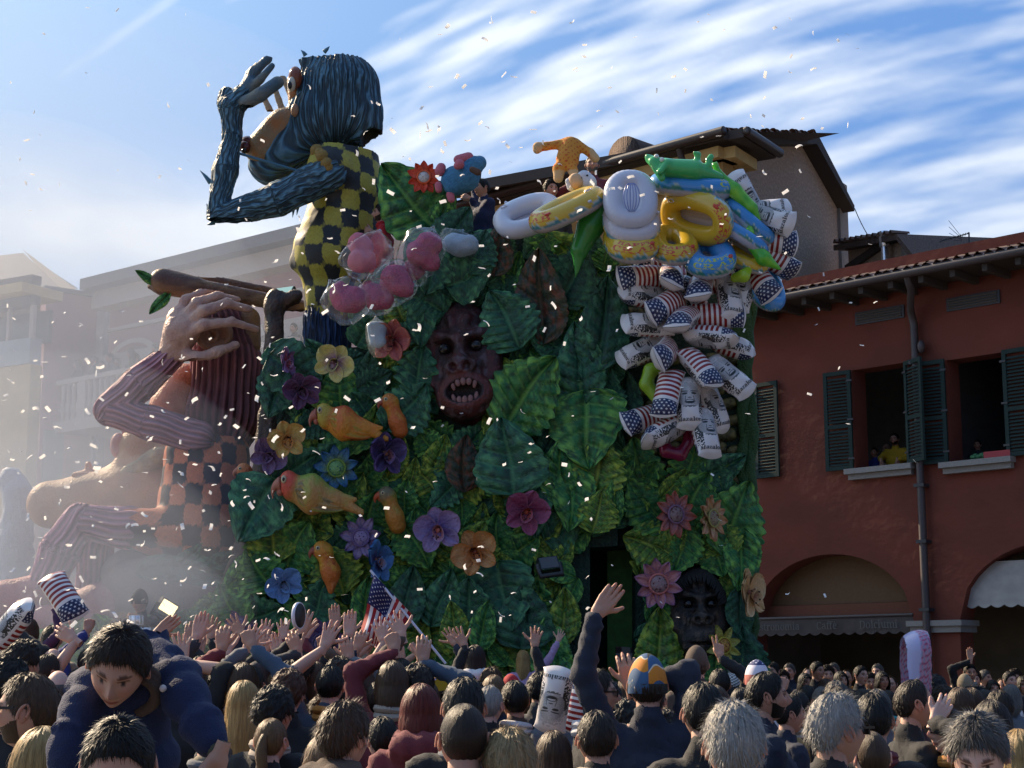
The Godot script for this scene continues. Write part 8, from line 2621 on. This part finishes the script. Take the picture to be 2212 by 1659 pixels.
func extras() -> void:
	# riders
	on_float(826, 462, 42, 20.4, "short", "b", -80, "r", "man in a red jacket leaning over the float's top edge", {"beard": true, "arms": [[792, 505, -70, "relaxed"]]})
	on_float(1043, 408, 40, 20.3, "short", "k", -60, "b", "man in a blue coat holding the blue plush toy aloft", {"arms": [[1026, 366, -30, "hold"], [1004, 432, -60, "hold"]]})
	on_float(1190, 412, 34, 20.3, "curly", "k", 20, "d", "dark haired rider peeping over the pale grey boat")
	on_float(1279, 358, 38, 20.4, "receding", "g", 0, "m", "grey haired bearded rider under the orange plush animal", {"beard": true, "arms": [[1236, 392, -20, "hold", true]]})
	on_float(303, 1300, 36, 18.8, "hatted", "k", -20, "d", "musician in dark cap standing on the deck in the smoke", {"arms": [[282, 1340, -90, "hold", false, -.2]]})
	# shining drums before the musician
	var dr := thing("drum_set", "small set of shiny metal drums before the musician", "drums", P(293, 1372, 18.2))
	for q in [[-.12, 0, .12, .16], [.10, -.02, .10, .20], [0, .16, .07, .1], [-.02, -.22, .14, .2]]:
		var s := Shape.new()
		s.rod(Vector3(q[0], q[1] - q[3] / 2, 0), Vector3(q[0], q[1] + q[3] / 2, 0), q[2], 18)
		for k in 8: s.rod(Vector3(q[0] + cos(k * .785) * q[2] * 1.05, q[1] - q[3] / 2, sin(k * .785) * q[2] * 1.05), Vector3(q[0] + cos(k * .785) * q[2] * 1.05, q[1] + q[3] / 2, sin(k * .785) * q[2] * 1.05), .008, 4)
		put("drum", s.mesh(), M.steel, dr)
	var rl := thing("beacon", "small red lamp beside the musician in the smoke", "lamp", P(266, 1362, 18.7))
	var rs := Shape.new(); rs.ball(Vector3.ZERO, Vector3(.06, .03, .04)); put("lamp", rs.mesh(), M.red_plain, rl)
	# pillows held in the crowd
	pillow(P(137, 1290, 12.6), -52, 18, -25, "striped pillow balloon held up over the crowd on the left", .70)
	pillow(P(26, 1350, 8.6), 48, 10, 120, "sunlit white and striped pillow balloon at the left edge, held by a hand", .50)
	pillow(P(1198, 1512, 8.2), 80, 5, 165, "white pillow balloon standing behind the short haired man", .5)
	pillow(P(1256, 1520, 9.0), 80, 5, -10, "red striped end of a pillow balloon right of the short haired man", .5)
	# the tall striped inflatable on the right
	var t := thing("striped_inflatable", "tall pink and violet striped inflatable rounded at the top, before the arcade pillar", "inflatable", P(1975, 1500, 14.0))
	var f := noise(5.0, 3, 181)
	var b := Body.new(P(1920, 1530, 14.6) - t.position, P(2040, 1355, 13.4) - t.position, .016)
	b.cap(P(1978, 1410, 14) - t.position, P(1965, 1500, 14) - t.position, .165, .15, .05)
	b.cap(P(1990, 1400, 14) - t.position, P(1985, 1480, 14) - t.position, .15, .13, .05)
	put("skin", b.mesh(func(p, n):
		var x: float = p.x * .9 - p.z * .3
		if x < -.055 + p.y * .10 : return rgb(.42, .40, .58)
		var s := sin((p.y * 1.0 + x * 1.5 + .10 * sin(x * 16.0)) * 62.0)
		return rgb(.48, .20, .30) if s > .25 else (rgb(.30, .05, .12) if s > -.45 else rgb(.24, .24, .34))), M.green_vinyl, t)
	# yellow ears, a phone and small things carried in the crowd
	var ye := thing("ear_headband", "pair of yellow ears on a headband in the middle of the crowd", "headband", P(932, 1488, 13.4))
	for s in [-1.0, 1.0]:
		var e := Shape.new(); e.slab(PackedVector2Array([Vector2(-.07, -.04), Vector2(-.05, .06), Vector2(.02, .09), Vector2(.07, .03), Vector2(.06, -.05)]), -.01, .015, Transform3D(Basis(Vector3.BACK, .25 * s), Vector3(.075 * s, .02, 0)), .01)
		put("ear", e.mesh(), M.cloth_y, ye)
	var hb := Shape.new(); hb.rod(Vector3(-.1, -.03, 0), Vector3(.1, -.03, 0), .01); put("band", hb.mesh(), M.cloth_k, ye)
	var dk := thing("tambourine", "white rimmed black disc held behind the watch wearing hand", "tambourine", P(645, 1330, 11.2))
	var ds := Shape.new(); ds.rod(Vector3(0, 0, -.012), Vector3(0, 0, .012), .082, 24); put("disc", ds.mesh(), M.black_plastic, dk)
	var dr2 := Shape.new()
	dr2.sheet(28, 6, func(a, bb): return Vector3(cos(a * TAU) * (.085 + .006 * cos(bb * TAU)), sin(a * TAU) * (.085 + .006 * cos(bb * TAU)), .014 * sin(bb * TAU)), true)
	put("rim", dr2.mesh(), M.vinyl_white, dk)
	dk.rotation = Vector3(0, 1.25, .3)
	# those in the arcade's shade, on the balcony, at the windows
	var where := [[1671, 1452], [1690, 1470], [1706, 1452], [1738, 1476], [1746, 1462], [1764, 1451], [1787, 1460], [1802, 1451], [1815, 1472], [1830, 1466], [1858, 1460], [1880, 1476], [1897, 1453], [1905, 1472], [1925, 1480], [2083, 1480], [2104, 1470], [2126, 1466], [2144, 1490], [2166, 1484], [2180, 1472], [2193, 1468], [2193, 1494], [2210, 1482], [2065, 1490]]
	var looks := ["dark haired spectator in the arcade's shade by the float's edge", "spectator in black low in the shade under the lettered awning", "spectator with round black hair under the lettered awning", "spectator in sunglasses in the shade under the awning", "bare faced spectator looking out from the left arch", "spectator with big dark hair in the middle of the left arch", "spectator shading the eyes in the left arch", "tall dark spectator behind the one shading the eyes", "short spectator in brown right of the tall dark one", "spectator in a grey coat at the middle of the left arch", "spectator with a bright hair slide in the left arch", "spectator in dark red left of the grey haired one", "grey haired spectator by the thin pole in the left arch", "spectator in slate blue coat under the grey haired one", "spectator just left of the striped inflatable", "spectator in a pale flat cap right of the pillar", "spectator with dark glasses in the right arch", "spectator with hand on chin in the right arch", "round faced grey spectator in the right arch", "dark bearded spectator in the right arch", "spectator in a black coat at the back of the right arch", "curly haired spectator at the right edge of the arch", "pale faced spectator in grey at the right edge", "spectator cut by the right edge in the arcade's shade", "spectator close to the red pillar in the right arch"]
	var hs := ["short", "curly", "short", "bob", "receding"]
	for k in where.size():
		person(where[k][0], where[k][1], 24, hs[k % 5] if k != 15 else "hatted", ["k", "b", "g", "k", "m"][k % 5] if k != 15 else "t", (-40 + (k * 47) % 80), k % 2, ["k", "d", "n", "h", "d"][k % 5], looks[k], {"d": 23.0 + (k * 7 % 5) * .8, "group": "spectators in the arcade's shade"})
	person(2095, 1455, 24, "short", "k", 0, 1, "k", "spectator in the right arch holding up a pale palm", {"d": 24.0, "arms": [[2095, 1422, 0, "flat", false, -.1, 0.0]], "group": "spectators in the arcade's shade"})
	var fillers := 0
	var lower := ["black coat", "navy coat", "grey coat", "brown coat", "dark coat", "purple coat"]
	for row in 3:
		for k in 9:
			var u := 1480.0 + k * 88 + row * 33
			if u > 2210: continue
			fillers += 1
			person(u, 1508 + row * 8 + (k * 31 % 13), 34, ["short", "curly", "bob", "short", "receding", "long"][(k + row) % 6], ["k", "b", "m", "k", "g", "b"][(k * 5 + row) % 6], 150 + (k * 53 + row * 17) % 70, k % 2, ["k", "n", "g", "h", "d", "v"][(k + row * 2) % 6], "spectator in %s, %s of those behind the front heads, %s row" % [lower[(k + row * 2) % 6], ORD[k], ["far", "middle", "near"][row]], {"d": 16.5 - row * 2.4})
	for row in 2:
		for k in 11:
			var u := 380.0 + k * 98 + row * 47
			person(u, 1492 + row * 20 + (k * 29 % 11), 40, ["short", "curly", "bob", "short", "wild", "long"][(k * 2 + row) % 6], ["k", "b", "m", "b", "k", "l"][(k * 5 + row) % 6], 165 + (k * 53 + row * 17) % 30, k % 2, ["k", "n", "d", "h", "v", "z"][(k + row * 2) % 6], "onlooker in %s, %s from the left below the leaves, %s row" % [["black", "navy", "dark grey", "brown", "purple", "denim"][(k + row * 2) % 6], ORD[k], ["back", "front"][row]], {"d": 13.5 - row * 2.6})
	# more hands and heads, packed wherever there is room
	var g := RandomNumberGenerator.new(); g.seed = 31
	var kinds := ["open", "cup", "flat", "relaxed", "open", "fist"]
	for k in 20:
		var u := 385.0 + k * 27 + g.randf_range(-8, 8)
		var hv := g.randf_range(1352, 1412)
		person(u, g.randf_range(1468, 1492), 44, ["short", "curly", "bob"][k % 3], ["k", "b", "m"][k % 3], 178, k % 2, ["k", "n", "d", "m", "h", "z", "g"][k % 7], "reveller raising %s hand in a %s sleeve, %s right of the boy" % [["an open", "a cupped", "a flat", "a loose", "a spread", "a clenched"][k % 6], ["black", "navy", "slate", "maroon", "brown", "denim", "grey"][k % 7], ORD[k]], {"d": g.randf_range(10.0, 12.5), "arms": [[u + g.randf_range(-16, 22), hv, g.randf_range(-25, 25), kinds[k % 6], k % 4 == 0]]})
	for row in 5:
		var w0: float = [46, 54, 64, 76, 92][row]
		var v0: float = [1508, 1532, 1562, 1598, 1640][row]
		var u := 400.0 + row * 17
		var k := 0
		while u < 2205:
			var free := true
			for q in heads:
				if Vector2(q.x - u, (q.y - v0) * 1.1).length() < (q.z + w0) * .44: free = false
			if free:
				var pick := g.randi() % 12
				var st: String = ["short", "curly", "bob", "short", "wild", "long", "tail", "buzz", "short", "receding", "hatted", "longcurly"][pick]
				var hc: String = ["k", "b", "m", "b", "a", "k", "l", "k", "y", "g", "m", "b"][g.randi() % 12] if st != "hatted" else ["r", "g", "k", "q"][g.randi() % 4]
				person(u, v0 + g.randf_range(-9, 9), w0, st, hc, 180 + g.randf_range(-35, 35), g.randi() % 3, ["k", "n", "d", "h", "v", "z", "r", "q", "m", "o", "t", "g"][g.randi() % 12], "packed in spectator seen from behind, %s of the %s packed row from the left" % [ORD[mini(k, 21)], ["farthest", "far", "middle", "near", "nearest"][row]], {"hood": g.randf() < .3, "puffy": g.randf() < .35})
				k += 1
			u += w0 * .55
	# balcony
	var w: Wall = balcony[0]
	for k in 22:
		var s := lerpf(balcony[1] + .8, balcony[2] - 1.0, (k + .5 + .3 * sin(k * 7.0)) / 22.0)
		var row := k % 2
		var p := w.at(s, balcony[3], balcony[4] - .45 - row * .5)
		var pd := -p.z
		var c := "black,navy,grey,brown".split(",")[k % 4]
		var r := thing("person", "balcony onlooker in %s %s the railing, %s from the balcony's left end" % [c, ["leaning on", "behind"][row], ORD[k]], "person", p, atan2(w.n.x, w.n.z) + .5 * sin(k * 3.0), "people on the long balcony")
		put("body", far_body(), M.skin1, r, Transform3D(Basis(), Vector3.ZERO))
		var st: String = ["short", "curly", "bob"][k % 3]
		if not hair_mesh.has(st): hair_mesh[st] = make_hair(st)
		put("hair", hair_mesh[st], M[["hair_k", "hair_b", "hair_m"][k % 3]], r, Transform3D(Basis(), Vector3(0, 1.625, .015)))
		put("jacket", coat_mesh["1.0falsefalse"], M["cloth_" + ["k", "n", "d", "h"][k % 4]], r)
	# windows
	on_sill(1933, 950, 31.2, "short", "k", 8, "y", "bearded man in a yellow jacket leaning on the first window sill", {"beard": true, "arms": [[1905, 1012, 170, "relaxed", false, -.35], [1940, 1010, 170, "relaxed", false, -.35]]})
	on_sill(1889, 978, 31.5, "short", "b", 10, "u", "child in blue at the first window", {"child": true})
	on_sill(1916, 972, 32.0, "bald", "g", 0, "o", "person in olive behind the two at the first window")
	on_sill(2112, 962, 30.2, "short", "k", 10, "d", "dark haired child at the second window", {"child": true})

func far_body() -> ArrayMesh:
	if not M.has("far_body"):
		var s := Shape.new(); s.add(head_shape, Transform3D(Basis(), Vector3(0, 1.625, .015)))
		M.far_body = s.mesh()
	return M.far_body

func on_sill(u: float, v: float, d: float, style: String, hair: String, yaw: float, cloth: String, label: String, o := {}) -> void:
	o.d = d; o.s = .8 if o.get("child") else 1.0; o.group = "people at the windows"; o.feet = false
	person(u, v, 20, style, hair, -42 + yaw, 1, cloth, label, o)

func smoke() -> void:
	for q in [[-40, 1000, 25.0, 10.0, 11.0, 7.0, .06], [100, 1200, 20.0, 6.0, 5.0, 4.0, .085], [250, 1265, 18.7, 2.2, 1.2, 1.4, .18], [350, 1285, 18.9, 1.5, .9, 1.1, .30], [10, 1300, 16.5, 5.0, 3.4, 3.5, .05], [60, 760, 33.0, 19.0, 15.0, 12.0, .028], [330, 1245, 19.0, 1.2, .8, 1.0, .14]]:
		var f := FogVolume.new()
		f.name = numbered("smoke")
		f.shape = RenderingServer.FOG_VOLUME_SHAPE_ELLIPSOID
		f.size = Vector3(q[3], q[4], q[5])
		f.position = P(q[0], q[1], q[2])
		var m := FogMaterial.new()
		m.albedo = Color(.92, .95, 1.0)
		m.density = q[6]
		f.material = m
		add_child(f)
		tag(f, "", "", "", "stuff")

func _ready() -> void:
	rng.seed = 4
	setup()
	textures()
	town_materials()
	ground()
	left_houses()
	tall_house()
	small_house()
	red_house()
	float_materials()
	parade_float()
	figures()
	toy_materials()
	toys()
	pillows()
	crowd()
	smoke()
